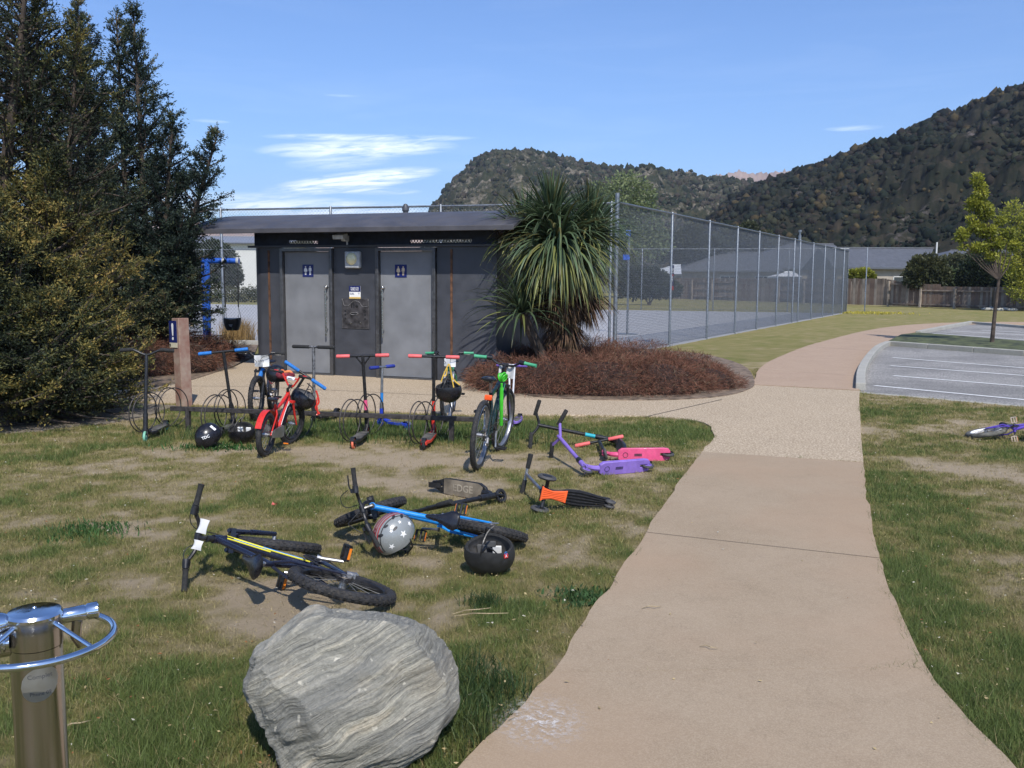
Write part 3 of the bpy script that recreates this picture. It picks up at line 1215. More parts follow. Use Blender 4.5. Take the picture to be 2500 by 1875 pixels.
rf = part('roof', roof, M_ROOF, ang=30)
part('gutter', lambda mb: mb.box((LEN / 2 - .275, -.478, 2.355), (LEN + 1.45, .03, .075)), M_ROOF, rf, bevel=.006)
part('vent_pipe', lambda mb: mb.lathe([(.045, 2.5), (.045, 2.74), (.06, 2.75), (.06, 2.80), (.03, 2.86), (0, 2.87)], 16, (2.35, 1.1, 0)), M_STEEL, rf)
for x in (.36, 3.70):
    part('rust_strip', lambda mb: mb.box((x, -.006, 1.06), (.035, .012, 2.0)), M_RUST)
for k, (a, b, sx0, hx) in enumerate(((.60, 1.60, 1.11, 1.475), (2.39, 3.445, 2.817, 2.515))):
    def fr(mb):
        mb.box((a + .03, -.005, 1.045), (.05, .11, 2.09))
        mb.box((b - .03, -.005, 1.045), (.05, .11, 2.09))
        mb.box(((a + b) / 2, -.005, 2.065), (b - a - .11, .11, .05))
        mb.box(((a + b) / 2, -.005, .02), (b - a - .11, .11, .04))
    part('door_frame', fr, M_FRAME, bevel=.003)
    d = part('door', lambda mb: mb.box(((a + b) / 2, .035, 1.04), (b - a - .125, .045, 1.99)), M_DOOR, bevel=.003)

    def hd(mb):
        mb.cyl((hx, -.055, .66), (hx, -.055, 1.42), .012)
        mb.cyl((hx, .0, .78), (hx, -.055, .78), .008)
        mb.cyl((hx, .0, 1.30), (hx, -.055, 1.30), .008)
        mb.ball((hx, -.035, 1.46), .026)
        mb.cyl((hx, .01, 1.46), (hx, -.03, 1.46), .020)
    part('handle', hd, M_CHROME, d)
    sg = part('toilet_sign', lambda mb: mb.box((sx0, .009, 1.725), (.205, .006, .20)), M_NAVY, d)

    def people(mb):
        for q, cx in ((0, -.042), (1, .044)):
            c = Vector((sx0 + cx, 0, 1.725))
            y = .0045

            def disc(cx_, cz_, r_):
                P = [(cx_ + r_ * math.cos(i * PI / 6), y, cz_ + r_ * math.sin(i * PI / 6)) for i in range(12)]
                mb.add(P, [tuple(range(12))])

            def poly(pts):
                mb.add([(c.x + px_, y, c.z + pz_) for px_, pz_ in pts], [tuple(range(len(pts)))])
            disc(c.x, c.z + .062, .012)
            if q == 0:
                poly([(-.014, .046), (-.027, -.018), (.027, -.018), (.014, .046)])
                poly([(-.013, -.020), (-.013, -.068), (-.003, -.068), (-.003, -.020)])
                poly([(.003, -.020), (.003, -.068), (.013, -.068), (.013, -.020)])
                poly([(-.028, .03), (-.034, -.008), (-.026, -.010), (-.016, .040)])
                poly([(.016, .040), (.026, -.010), (.034, -.008), (.028, .03)])
            else:
                poly([(-.018, .046), (-.016, -.010), (.016, -.010), (.018, .046)])
                poly([(-.015, -.012), (-.013, -.068), (-.003, -.068), (-.002, -.012)])
                poly([(.002, -.012), (.003, -.068), (.013, -.068), (.015, -.012)])
                poly([(-.026, .044), (-.030, -.006), (-.022, -.006), (-.020, .044)])
                poly([(.020, .044), (.022, -.006), (.030, -.006), (.026, .044)])
    part('pictogram', people, M_WHITE if k == 0 else M_CREAMP, sg, smooth=False)
# lamp
lp = part('wall_lamp', lambda mb: mb.box((1.99, -.045, 1.90), (.27, .09, .27)), M_LGREY, bevel=.02)
part('lamp_lens', lambda mb: mb.ball((1.985, -.085, 1.915), (.098, .06, .098), 20, 12), M_LAMP, lp)
part('junction_box', lambda mb: (mb.box((1.85, -.20, 2.27), (.19, .16, .07), Matrix.Rotation(R(14), 3, 'X')), mb.box((1.86, -.06, 2.24), (.07, .14, .09)), mb.cyl((1.87, -.02, 2.1), (1.87, -.02, 2.2), .015)), M_LGREY, bevel=.008)
# notice about keeping the facility clean
nt = part('notice', lambda mb: mb.box((1.994, -.004, 1.38), (.205, .006, .205)), M_WHITE, bevel=.001)
part('notice_header', lambda mb: mb.box((1.994, -.0085, 1.437), (.205, .003, .092)), M_NAVY, nt)
part('notice_footer', lambda mb: mb.box((1.994, -.0085, 1.292), (.205, .003, .028)), M_GOLD, nt)
TX = lambda x, z, y=-.011: basis((x, y, z), (1, 0, 0), (0, 0, 1))
text_mesh('lettering', 'Keeping this\nfacility clean', .030, M_WHITE, nt, TX(1.994, 1.437), bold=.0006)
text_mesh('lettering', 'Day 0800\nNight 0800', .017, M_NAVY, nt, TX(1.905, 1.357, -.0085), align='LEFT')
text_mesh('lettering', '24\n7', .022, M_NAVY, nt, TX(2.068, 1.357, -.0085))
# dispenser plate with worn outline, holes and screws
M_PLATE = mat('brushed_plate', (.105, .098, .10), .45, .6, var=.3, scale=9)
M_PALEPL = mat('pale_worn_metal', (.22, .215, .215), .5, .4, var=.3, scale=30)
pp = part('dispenser_plate', lambda mb: mb.box((2.0, -.005, 1.038), (.50, .01, .49)), M_PLATE, bevel=.002)


def rim(mb):
    y = -.0125
    out = [(1.757, 1.275), (1.775, 1.23), (1.79, 1.175), (1.83, 1.16), (1.88, 1.165), (1.92, 1.205), (1.96, 1.235), (2.0, 1.245), (2.05, 1.235), (2.09, 1.21), (2.11, 1.17), (2.14, 1.15), (2.19, 1.155), (2.235, 1.16), (2.24, 1.20), (2.235, 1.275)]
    mb.tube([(a, y, b) for a, b in out], .0055, 5)
    mb.tube([(1.90, y, 1.045), (1.93, y, 1.055), (2.03, y, 1.052), (2.06, y, 1.035), (2.02, y, 1.022), (1.93, y, 1.022)], .005, 5, closed=True)
    mb.tube([(1.757, y, .80), (1.757, y, 1.275), (2.243, y, 1.275), (2.243, y, .80)], .0025, 4, closed=True)


part('worn_outline', rim, M_PALEPL, pp)
for x in (1.815, 2.18):
    for z in (1.075, 1.02, .955):
        part('hole', lambda mb: mb.cyl((x, -.012, z), (x, -.009, z), .018), M_BLACK, pp)
for x in (1.935, 1.975):
    part('dark_window', lambda mb: mb.box((x, -.0115, 1.165), (.022, .003, .075)), M_BLACK, pp)
part('dark_window', lambda mb: mb.ball((2.03, -.012, 1.16), (.03, .003, .028)), M_BLACK, pp)
part('slot', lambda mb: mb.box((1.98, -.0115, 1.038), (.10, .003, .012)), M_BLACK, pp)
for x in (1.905, 2.085):
    part('bolt', lambda mb: mb.torus((x, -.013, .885), (0, 1, 0), .014, .006, 16, 6), M_CHROME, pp)

# ================================================================== NOTICE POST
M_POSTW = mat('weathered_timber', (.34, .27, .21), .9, var=.3, scale=6, bump=.5, bscale=40, col2=(.21, .095, .07))
pb = gz(450, 992)
npst = thing('notice_post', 'square weathered timber post carrying a blue exclamation mark sign', 'post', (pb.x, pb.y, 0), R(-38))
npst.rotation_euler = (R(0), R(-1.5), R(-38))
mb = MB()
mb.box((0, 0, .535), (.145, .145, 1.13))
mb.build('timber', M_POSTW, npst, bevel=.006)
# post face towards camera-left is local -y ... sign stands on it
sgn = MB()
sgn.prism([(-.15, 0), (.01, 0), (.01, .23), (-.15, .23)], 0, .004)
SM = basis((-.0, -.077, .80), (1, 0, 0), (0, 0, 1))
o = MB()
o.M = SM
o.prism([(-.125, 0), (.035, 0), (.035, .26), (.03, .27), (-.12, .27), (-.125, .26)], 0, .005)
so = o.build('sign_board', M_NAVY, npst)
o = MB()
o.M = SM
o.prism([(-.125, -.062), (.035, -.062), (.035, -.002), (-.125, -.002)], 0, .0055)
o.build('sign_footer', M_CREAMP if False else mat('ivory_sign_band', (.60, .56, .42), .5, var=.06), so)
o = MB()
o.M = SM
o.prism([(-.058, .085), (-.036, .085), (-.026, .215), (-.033, .235), (-.047, .24), (-.061, .235), (-.068, .215)], .0055, .0068)
o.prism([(-.047 + .018 * math.cos(i * PI / 6), .05 + .020 * math.sin(i * PI / 6)) for i in range(12)], .0055, .0068)
o.build('exclamation_mark', M_WHITE, so, smooth=False)
o = MB()
o.M = SM
o.prism([(-.108 + .013 * math.cos(i * PI / 4), -.022 + .009 * math.sin(i * PI / 4)) for i in range(8)], .006, .0075)
o.prism([(-.108 + .013 * math.cos(i * PI / 4), -.042 + .009 * math.sin(i * PI / 4)) for i in range(8)], .006, .0075)
o.build('footer_mark', M_BLACK, so, smooth=False)

# ================================================================== COURT FENCES
def chain_fence(name, label, A, B, H, posts, wire_r=.0022, pitch=.078, post_r=.030, gates=(), railr=.022, group='chain link fences round the court'):
    A, B = Vector(A), Vector(B)
    d = B - A
    L = d.length
    root = thing(name, label, 'fence', A, math.atan2(d.y, d.x), group)
    for s in posts:
        mb = MB()
        mb.lathe([(post_r, -.05), (post_r, H + .01), (post_r * .5, H + .035), (0, H + .04)], 10, (s, 0, 0))
        mb.build('post', M_GALV, root)
    mb = MB()
    mb.cyl((0, 0, H - .01), (L, 0, H - .01), railr, 8)
    mb.build('top_rail', M_GALV, root)
    mb = MB()
    mb.cyl((0, 0, .06), (L, 0, .06), .006, 5)
    mb.build('bottom_wire', M_GALV, root)
    # diagonal wires
    p0 = []
    k = 0
    segs = []
    hh = H - .04
    x = -hh
    step = pitch
    y = .032
    while x < L:
        a, b = max(x, 0), min(x + hh, L)
        segs.append((a, a - x + .03, b, b - x + .03))
        segs.append((a, hh - (a - x) + .03, b, hh - (b - x) + .03))
        x += step
    S = np.array(segs)
    V = np.empty((len(S), 6, 3))
    offs = [(0, wire_r), (wire_r, -wire_r * .7), (-wire_r, -wire_r * .7)]
    for q, (oy, oz) in enumerate(offs):
        V[:, q] = np.stack([S[:, 0], np.full(len(S), y + oy), S[:, 1] + oz], -1)
        V[:, q + 3] = np.stack([S[:, 2], np.full(len(S), y + oy), S[:, 3] + oz], -1)
    i = np.arange(len(S)) * 6
    Fi = np.concatenate([np.stack([i + a, i + b, i + b + 3, i + a + 3], -1) for a, b in ((0, 1), (1, 2), (2, 0))])
    o = npmesh('wire_mesh', V.reshape(-1, 3), Fi, M_GALV, root, None, 4)
    o['kind'] = 'stuff'
    return root


H_F = 3.24
side_posts = []
Ls = (FEND - FC).length
for px in (1612, 1705, 1775, 1829, 1877, 1917, 1931, 1964, 1993, 2018, 2041, 2061, 2080):
    dpt = 20.2 * 940 / (2440 - px)
    s = (dpt - FC.y) / math.cos(R(27.8))
    side_posts.append(min(s, Ls))
sf = chain_fence('chain_link_fence', 'tall galvanised chain link fence running along the grass to the far corner', FC, FC + FE_dir * (side_posts[-1] + .02), H_F, [0.0] + side_posts, wire_r=.0036)
nearL = (FL - FC).length
ff = chain_fence('chain_link_fence', 'tall chain link fence seen over and beside the toilet block roof', FL, FC, 3.22, [1.0, 3.9, 6.8, 9.7, 12.4, 14.7, nearL - .12], wire_r=.0024, pitch=.085)
mb = MB()
mb.cyl((nearL, 0, -.05), (nearL, 0, 3.42), .045, 12)
mb.build('corner_post', M_GALV, ff)
FBR = FC + FE_dir * (side_posts[-1] + .1)
fb = chain_fence('chain_link_fence', 'thin chain link fence along the far side of the grey court', FBL, FBR, 3.35, [3 + 3.9 * i for i in range(12)], wire_r=.0030, pitch=.14, railr=.02)
# kerb under the near fence
mbk = kerb([FL + Vector((-.0, -.12, 0)), FC + Vector((-.1, -.12, 0))], .12, .12, 2.4)
# netball post on the court
p = gz(1531, 817)
nb = thing('netball_post', 'slim netball post with blue pads on the grey court', 'netball post', p)
mb = MB(); mb.lathe([(.032, 0.03), (.030, 3.05)], 10); mb.build('pole', M_GALV, nb)
mb = MB(); mb.lathe([(.33, 0), (.33, .025), (.05, .03)], 20); mb.build('base_plate', M_GALV, nb)
M_BLUE = mat('swing_blue_paint', (.018, .10, .50), .4, var=.12, coat=.2)
mb = MB(); mb.box((-.03, 0, 2.98), (.14, .05, .18)); mb.build('ring_bracket', M_BLUE, nb, bevel=.01)
mb = MB(); mb.box((-.07, 0, 2.28), (.20, .06, .16)); mb.build('pad', M_BLUE, nb, bevel=.01)
mb = MB(); mb.torus((-.22, -.1, 3.0), (0, 0, 1), .19, .008, 24, 6); mb.build('ring', M_GALV, nb)
# little warning sign wired to the side fence
q = gz(1640, 700)
M_RED = mat('red_sign', (.55, .03, .03), .4)
s_ = 3.9
pos = FC + FE_dir * s_
ws = thing('fence_sign', 'small narrow navy and red notice wired to the chain link', 'sign', (pos.x, pos.y, 1.62), math.atan2(FE_dir.y, FE_dir.x))
mb = MB(); mb.box((0, .05, .06), (.30, .006, .62)); mb.build('board', M_NAVY, ws)
mb = MB(); mb.box((0, .045, -.20), (.29, .004, .10)); mb.box((0, .045, 0.12), (.2, .004, .05)); mb.build('red_band', M_RED, ws)
mb = MB(); mb.box((0, .044, .26), (.2, .003, .05)); mb.box((0, .044, .19), (.2, .003, .03)); mb.box((0, .044, .02), (.1, .003, .14)); mb.build('white_print', M_WHITE, ws)

# ================================================================== TIMBER FENCE
M_PLANKS = [mat('fence_plank_a', (.26, .20, .155), .9, var=.35, scale=1.6, bump=.3), mat('fence_plank_b', (.22, .155, .115), .9, var=.4, scale=2, bump=.3, col2=(.10, .065, .05)),
            mat('fence_plank_c', (.31, .26, .21), .9, var=.25, scale=2, bump=.3)]
fl, fr_ = gz(1600, 729.5), gz(2640, 763)
d = (fr_ - fl)
Lf = d.length
wf = thing('timber_fence', 'weathered brown paling fence in front of the grey roofed houses', 'fence', (fl.x, fl.y, 0), math.atan2(d.y, d.x))
pw_ = .19
plank_me = []
for k in range(3):
    mb = MB(); mb.box((0, 0, .5), (pw_ - .012, .022, 1.0)); o = mb.build('plank', M_PLANKS[k], wf, smooth=False)
    plank_me.append(o.data)
    bpy.data.objects.remove(o)
npl = int(Lf / pw_)
xlow = None
i = 0
for i in range(npl):
    x = (i + .5) * pw_
    P = fl + d.normalized() * x
    ppx = 1250 + P.x / P.y * F_PX
    hh = 1.80
    if ppx > 2155:
        hh = 1.80 - .35 * min(1, (ppx - 2155) / 60)
    if ppx > 2290:
        hh = 1.32
    hh *= 1 + random.uniform(-.012, .012)
    if i < 296:
        o = bpy.data.objects.new('plank', plank_me[random.choice((0, 0, 1, 1, 2))])
        C.objects.link(o)
        o.parent = wf
        o.location = (x, random.uniform(-.012, .012), .05)
        o.rotation_euler = (0, R(random.uniform(-.6, .6)), 0)
        o.scale = (1, 1, hh)
for i in range(0, int(Lf / 2.4) + 1):
    P = fl + d.normalized() * (i * 2.4)
    ppx = 1250 + P.x / P.y * F_PX
    hh = 1.7 if ppx < 2200 else 1.30
    if (i // 2) % 2 or ppx > 2140:
        mb = MB(); mb.box((i * 2.4, -.09, hh / 2), (.12, .12, hh)); mb.build('fence_post', M_PLANKS[2], wf, smooth=False)
        if i * 2.4 + 2.4 < Lf:
            for z in (.35, .95, hh - .18) if ppx < 2160 else (.2, hh - .2):
                mb = MB(); mb.box((i * 2.4 + 1.2, -.045, z), (2.3, .05, .09)); mb.build('rail', M_PLANKS[0], wf, smooth=False)

# ================================================================== HOUSES
M_TILE = NT('roof_tiles')
wv = M_TILE.n.new('ShaderNodeTexWave'); wv.inputs['Scale'].default_value = 2.2; wv.bands_direction = 'X'
M_TILE.l.new(M_TILE.coords(), wv.inputs[0])
M_TILE.set('Base Color', M_TILE.ramp(M_TILE.noise(3, 5), [(.3, (.075, .08, .09)), (.7, (.115, .12, .135))]))
M_TILE.set('Roughness', .6)
M_TILE.bump(wv.outputs[0], .5, .05)
M_TILE = M_TILE.m
M_WALLB = mat('beige_house_wall', (.34, .30, .25), .8, var=.1, scale=2)
M_GLASS = mat('dark_window_glass', (.02, .025, .03), .08, var=.05, spec=.8)
M_WINF = mat('pale_window_frame', (.62, .62, .60), .5, var=.05)


def house(label, ex0, ex1, rx0, rx1, ye, yr, Y, depth, wins=(), wall=M_WALLB, roofm=M_TILE, cat='house', name='house'):
    """hip roofed house; ex eave ends and rx ridge ends are sight lines at the front eave distance Y"""
    a, b = at(ex0, ye, Y), at(ex1, ye, Y)
    r0, r1 = at(rx0, yr, Y + depth / 2), at(rx1, yr, Y + depth / 2)
    ze, zr = (a.z + b.z) / 2, (r0.z + r1.z) / 2
    root = thing(name, label, cat, (a.x, Y, 0), 0)
    ox = a.x
    w = b.x - a.x
    mb = MB(); mb.box((w / 2, depth / 2, ze / 2), (w - .9, depth - .9, ze)); mb.build('wall', wall, root, smooth=False)
    V = [(0, 0, ze), (w, 0, ze), (w, depth, ze), (0, depth, ze), (r0.x - ox, depth / 2, zr), (r1.x - ox, depth / 2, zr)]
    V += [(x, y, z - .16) for x, y, z in V[:4]]
    mb = MB(); mb.add(V, [(0, 1, 5, 4), (1, 2, 5), (2, 3, 4, 5), (3, 0, 4), (0, 6, 7, 1), (1, 7, 8, 2), (2, 8, 9, 3), (3, 9, 6, 0), (6, 9, 8, 7)])
    rf_ = mb.build('roof', roofm, root, smooth=False)
    mb = MB(); mb.tube([(r0.x - ox, depth / 2, zr + .03), (r1.x - ox, depth / 2, zr + .03)], .07, 6); mb.build('ridge_cap', roofm, rf_)
    mb = MB(); mb.beam((0, -.05, ze - .08), (w, -.05, ze - .08), .12, .14); mb.build('gutter', M_FRAME, rf_, smooth=False)
    for wx0, wx1, wz0, wz1 in wins:
        fr2 = MB()
        y = .45 - .03
        fr2.box(((wx0 + wx1) / 2, y, wz1), (wx1 - wx0, .07, .06)); fr2.box(((wx0 + wx1) / 2, y, wz0), (wx1 - wx0, .07, .06))
        for x in (wx0, (wx0 + wx1) / 2, wx1):
            fr2.box((x, y + .002, (wz0 + wz1) / 2), (.06, .07, wz1 - wz0 - .07))
        wo = fr2.build('window', M_WINF, root, smooth=False)
        mb = MB(); mb.box(((wx0 + wx1) / 2, y + .01, (wz0 + wz1) / 2), (wx1 - wx0 - .05, .03, wz1 - wz0 - .05)); mb.build('pane', M_GLASS, wo, smooth=False)
    return root, ox, ze, zr, rf_


h1, ox, ze, zr, r1_ = house('grey hip roofed bungalow seen through the chain link, left of the taller roof', 1655, 1915, 1762, 1862, 660, 617, 90, 9, [(4.2, 6.0, .9, 2.1), (7.6, 9.2, .9, 2.1)])
h2, ox2, ze2, zr2, r2_ = house('grey roofed house with the peaked ridge and steel flue', 1775, 2120, 1925, 2035, 655, 596, 101, 12, [(5.5, 7.2, .9, 2.1), (9, 10.6, .9, 2.1)])
p = at(1952, 600, 106.5)
mb = MB(); mb.cyl((p.x - ox2, 5.5, zr2 - .8), (p.x - ox2, 5.5, at(1952, 574, 106).z), .18, 10); mb.cyl((p.x - ox2, 5.5, at(1952, 566, 106).z), (p.x - ox2, 5.5, at(1952, 561, 106).z), .2, 10); mb.cyl((p.x - ox2, 5.5, at(1952, 574, 106).z), (p.x - ox2, 5.5, at(1952, 566, 106).z), .1, 8)
mb.build('flue', M_GALV, r2_)
h3, ox3, ze3, zr3, r3_ = house('long grey metal roofed house behind the paling fence at right', 2035, 2262, 2000, 2279, 653, 606, 82, 9, [(2.6, 3.6, .7, 2.2), (5.5, 7.5, 1.0, 2.1)])
h4, ox4, ze4, zr4, r4_ = house('pale far house half hidden by the dark bushes at right', 2300, 2480, 2320, 2470, 632, 612, 112, 9, [(2.6, 3.6, .7, 2.2), (6.0, 6.9, .9, 2.0)], wall=mat('pale_render', (.5, .5, .47), .8))
p = at(2291, 610, 116)
mb = MB(); mb.cyl((p.x - ox4, 4.5, zr4 - .6), (p.x - ox4, 4.5, at(2291, 591, 116).z), .10, 8); mb.build('flue', M_WINF, r4_)
# white gazebo roof and white gable
gz1, *_ = house('small white gazebo roof poking above the paling fence', 1897, 1958, 1915, 1940, 675, 665, 78, 3, cat='gazebo', name='gazebo', wall=M_WALLB, roofm=mat('white_canvas', (.75, .75, .75), .8, var=.04))
gz2, *_ = house('white framed shed roof behind the far court fence', 1590, 1664, 1640, 1662, 668, 648, 84, 6, cat='shed', name='shed', wall=mat('pale_weatherboard', (.45, .46, .47), .8, var=.08), roofm=mat('light_iron_roof', (.55, .57, .60), .5, var=.06))
# big shed-like hall behind the trees at left
hall, oxh, *_ = house('long pale hall with shallow grey roof beyond the court behind the swing', 395, 700, 300, 760, 592, 578, 95, 14, [(11.6, 12.7, .5, 2.2)], cat='hall', name='hall', wall=mat('off_white_wall', (.60, .60, .58), .8, var=.06), roofm=mat('grey_iron_roof', (.20, .21, .24), .5, var=.1))

# ================================================================== SWING
sb = gz(505, 873)
Ysw = sb.y
swt = thing('swing_frame', 'blue tube swing frame beside the left tree in front of the court', 'swing', (sb.x, Ysw, 0), 0)
zb = at(545, 637, Ysw).z
pxx = lambda px, Y=Ysw, py=700: at(px, py, Y).x - sb.x
mb = MB(); mb.cyl((pxx(505), 0, -.05), (pxx(507), 0, zb), .055, 14); mb.build('leg', M_BLUE, swt)
mb = MB(); mb.cyl((pxx(462), .9, -.05), (pxx(462), .9, zb - .08), .055, 14); mb.build('leg', M_BLUE, swt)
mb = MB(); mb.cyl((pxx(462), .9, zb - .06), (pxx(507), 0, zb - .02), .045, 12); mb.build('brace', M_BLUE, swt)
mb = MB(); mb.cyl((pxx(495), 0, zb), (pxx(585), 0, zb), .058, 14); mb.build('top_bar', M_BLUE, swt)
for px in (548, 582):
    x = pxx(px)
    mb = MB(); mb.torus((x, 0, zb), (1, 0, 0), .062, .014, 20, 6, .03); mb.build('clamp', M_LGREY, swt)
sw = thing('bucket_seat', 'black toddler bucket seat hanging on two chains from the blue bar', 'swing seat', (sb.x, Ysw, 0), 0)
xa, xb = pxx(548), pxx(582)
cxx = pxx(565)
zt = at(565, 779, Ysw).z
zlow = at(565, 806, Ysw).z
mz = at(565, 750, Ysw).z
for x, sgn_ in ((xa, -1), (xb, 1)):
    mb = MB(); mb.tube([(x, 0, zb - .05), (x, 0, zb - .16)], .011, 6); mb.build('hanger', M_GALV, sw)
    mb = MB(); mb.tube([(x, 0, zb - .15), (x + .01 * -sgn_, 0, mz)], .012, 6); mb.build('chain_sleeve', M_BLACK, sw)
    mb = MB()
    for dy in (-.1, .1):
        mb.tube([(x + .01 * -sgn_, 0, mz), (cxx + sgn_ * .15, dy, zt)], .006, 5)
    mb.build('chain', M_GALV, sw)
rg = []
for i in range(7):
    t_ = i / 6
    z = zt - t_ * (zt - zlow)
    wd = .17 * (1 - .35 * t_ ** 2)
    ring = []
    for j in range(20):
        a = 2 * PI * j / 20
        ring.append((cxx + wd * math.copysign(abs(math.cos(a)) ** .7, math.cos(a)), .12 * math.copysign(abs(math.sin(a)) ** .7, math.sin(a)), z + (.03 * abs(math.cos(a)) if i == 0 else 0)))
    rg.append(ring)
mb = MB(); mb.loft(rg[::-1]); mb.build('bucket', M_BLACK, sw)
mb = MB(); mb.add([(cxx - .04, -.122, zt - .10), (cxx + .04, -.122, zt - .10), (cxx, -.118, zt - .18)], [(0, 1, 2)]); mb.build('leg_hole', M_COURT, sw, smooth=False)

# ================================================================== PLANTS
M_LEAF = leaf_mat('conifer_leaf', .22, .6)
M_LEAFB = leaf_mat('broad_leaf', .4, .5)
M_BARK = mat('grey_brown_bark', (.075, .056, .043), .95, var=.35, scale=8, bump=.7, bscale=40)
M_TWIG = leaf_mat('brown_twig', .05, .8)


def unit(v):
    return v / np.maximum(1e-9, np.linalg.norm(v, axis=-1, keepdims=True))


def leaf_quads(name, P, D, L, W, col, m, parent, bend=.0):
    """elongated leaf faces at points P along directions D"""
    n = len(P)
    D = unit(D)
    rv = unit(rng.normal(size=(n, 3)))
    S = unit(np.cross(D, rv))
    L, W = np.asarray(L)[:, None], np.asarray(W)[:, None]
    V = np.empty((n, 4, 3))
    V[:, 0] = P
    V[:, 1] = P + D * L * .45 + S * W / 2
    V[:, 2] = P + D * L + np.array([0, 0, -1]) * L * bend
    V[:, 3] = P + D * L * .5 - S * W / 2
    cols = np.repeat(col[:, None, :], 4, 1)
    return npmesh(name, V.reshape(-1, 3), np.arange(n * 4).reshape(n, 4), m, parent, np.clip(cols, 0, 1).reshape(-1, 3), 4)


def spire_points(base, top, rad, nb, seed, lo=.06, dens=1.0, shape=1.0, frond=26):
    """branch system of one leader: returns leaf points, directions, outerness; also branch polylines"""
    base, top = np.array(base, float), np.array(top, float)
    H = np.linalg.norm(top - base)
    Ps, Ds, Os, Cs = [], [], [], []
    lines = []
    for i in range(nb):
        t = lo + (1 - lo) * (i + rng.random()) / nb
        p0 = base + (top - base) * t
        r = rad * (1 - t ** 2.1) ** shape * (.55 + .75 * rng.random()) + .10
        if t > .93:
            r = .10 + .15 * rng.random()
        az = rng.random() * 2 * PI
        upa = R(-10 + 56 * min(1, t * 1.1) + rng.normal() * 12)
        d = np.array([math.cos(az) * math.cos(upa), math.sin(az) * math.cos(upa), math.sin(upa)])
        nseg = max(3, int(r / .16))
        pts = [p0]
        dd = d.copy()
        for k in range(nseg):
            dd = unit(dd + rng.normal(size=3) * .12 + np.array([0, 0, .07]))
            pts.append(pts[-1] + dd * r / nseg)
        pts = np.array(pts)
        lines.append((pts, .006 + .018 * r))
        tone = rng.random()
        # side sprays
        ns = int(r * frond * dens) + 3
        tt = rng.random(ns) ** .75
        idx = tt * nseg
        i0 = np.minimum(idx.astype(int), nseg - 1)
        f = (idx - i0)[:, None]
        q = pts[i0] * (1 - f) + pts[i0 + 1] * f
        bd = unit(pts[i0 + 1] - pts[i0])
        side = unit(np.cross(bd, np.array([0, 0, 1.0]) + rng.normal(size=(ns, 3)) * .35))
        sg = np.where(rng.random(ns) < .5, -1, 1)[:, None]
        sd_ = unit(bd * .75 + side * sg * (.5 + .5 * rng.random((ns, 1))) + rng.normal(size=(ns, 3)) * .28)
        sl = (.10 + .20 * rng.random(ns)) * (1.15 - .6 * tt) * min(1, .5 + r)
        m_ = 11
        for k in range(m_):
            s = (k + .4) / m_
            pp = q + sd_ * (sl * s)[:, None] + rng.normal(size=(ns, 3)) * .010
            ld = unit(sd_ + rng.normal(size=(ns, 3)) * .55)
            Ps.append(pp)
            Ds.append(ld)
            Os.append(np.clip(.35 * tt + .45 * s + .2 * rng.random(ns), 0, 1))
            Cs.append(np.full(ns, tone))
        # leaves on the branch end itself
        ne = 16
        e = pts[-1] - dd * (rng.random((ne, 1)) * .12) + rng.normal(size=(ne, 3)) * .008
        Ps.append(e); Ds.append(unit(dd + rng.normal(size=(ne, 3)) * .5)); Os.append(np.full(ne, .95)); Cs.append(np.full(ne, tone))
    return np.concatenate(Ps), np.concatenate(Ds), np.concatenate(Os), np.concatenate(Cs), lines


def conifer(label, base, spires, palette, leafL, leafW, seed, zmin=.06):
    root = thing('conifer_tree', label, 'tree', base)
    b = np.array(base)
    P, D, O, Cc, lines = [], [], [], [], []
    for (x, y, z0, x1, y1, z1, rad, nb, dens) in spires:
        q = spire_points((x, y, z0), (x1, y1, z1), rad, nb, seed, dens=dens)
        P.append(q[0]); D.append(q[1]); O.append(q[2]); Cc.append(q[3]); lines += [((np.array([[x, y, z0], [x1, y1, z1]])), .07, .012)] + [(l[0], l[1], .003) for l in q[4]]
    P, D, O, Cc = np.concatenate(P) - b, np.concatenate(D), np.concatenate(O), np.concatenate(Cc)
    k = P[:, 2] + b[2] > zmin + .12 * rng.random(len(P))
    P, D, O, Cc = P[k], D[k], O[k], Cc[k]
    n = len(P)
    patch = vnoise(P[:, 0] * 1.0 + P[:, 2] * .7, P[:, 1] + P[:, 2], 1.3, seed)
    pal = np.array(palette)
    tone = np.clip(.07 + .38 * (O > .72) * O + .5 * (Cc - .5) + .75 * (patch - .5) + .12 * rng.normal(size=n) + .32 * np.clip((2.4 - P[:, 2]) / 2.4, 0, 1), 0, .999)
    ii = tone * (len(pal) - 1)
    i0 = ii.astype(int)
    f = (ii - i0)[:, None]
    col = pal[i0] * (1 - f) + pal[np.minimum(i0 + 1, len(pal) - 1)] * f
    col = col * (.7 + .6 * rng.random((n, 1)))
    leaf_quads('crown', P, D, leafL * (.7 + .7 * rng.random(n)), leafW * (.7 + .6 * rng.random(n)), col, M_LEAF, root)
    mb = MB()
    for l in lines:
        pts = l[0] - b
        k_ = len(pts)
        mb.tube([tuple(p) for p in pts], [l[1] * (1 - i / (k_ - 1)) + l[2] for i in range(k_)], 4 if l[1] < .05 else 8, cap=False)
    mb.build('trunk', M_BARK, root)
    print('leaves', n)
    return root


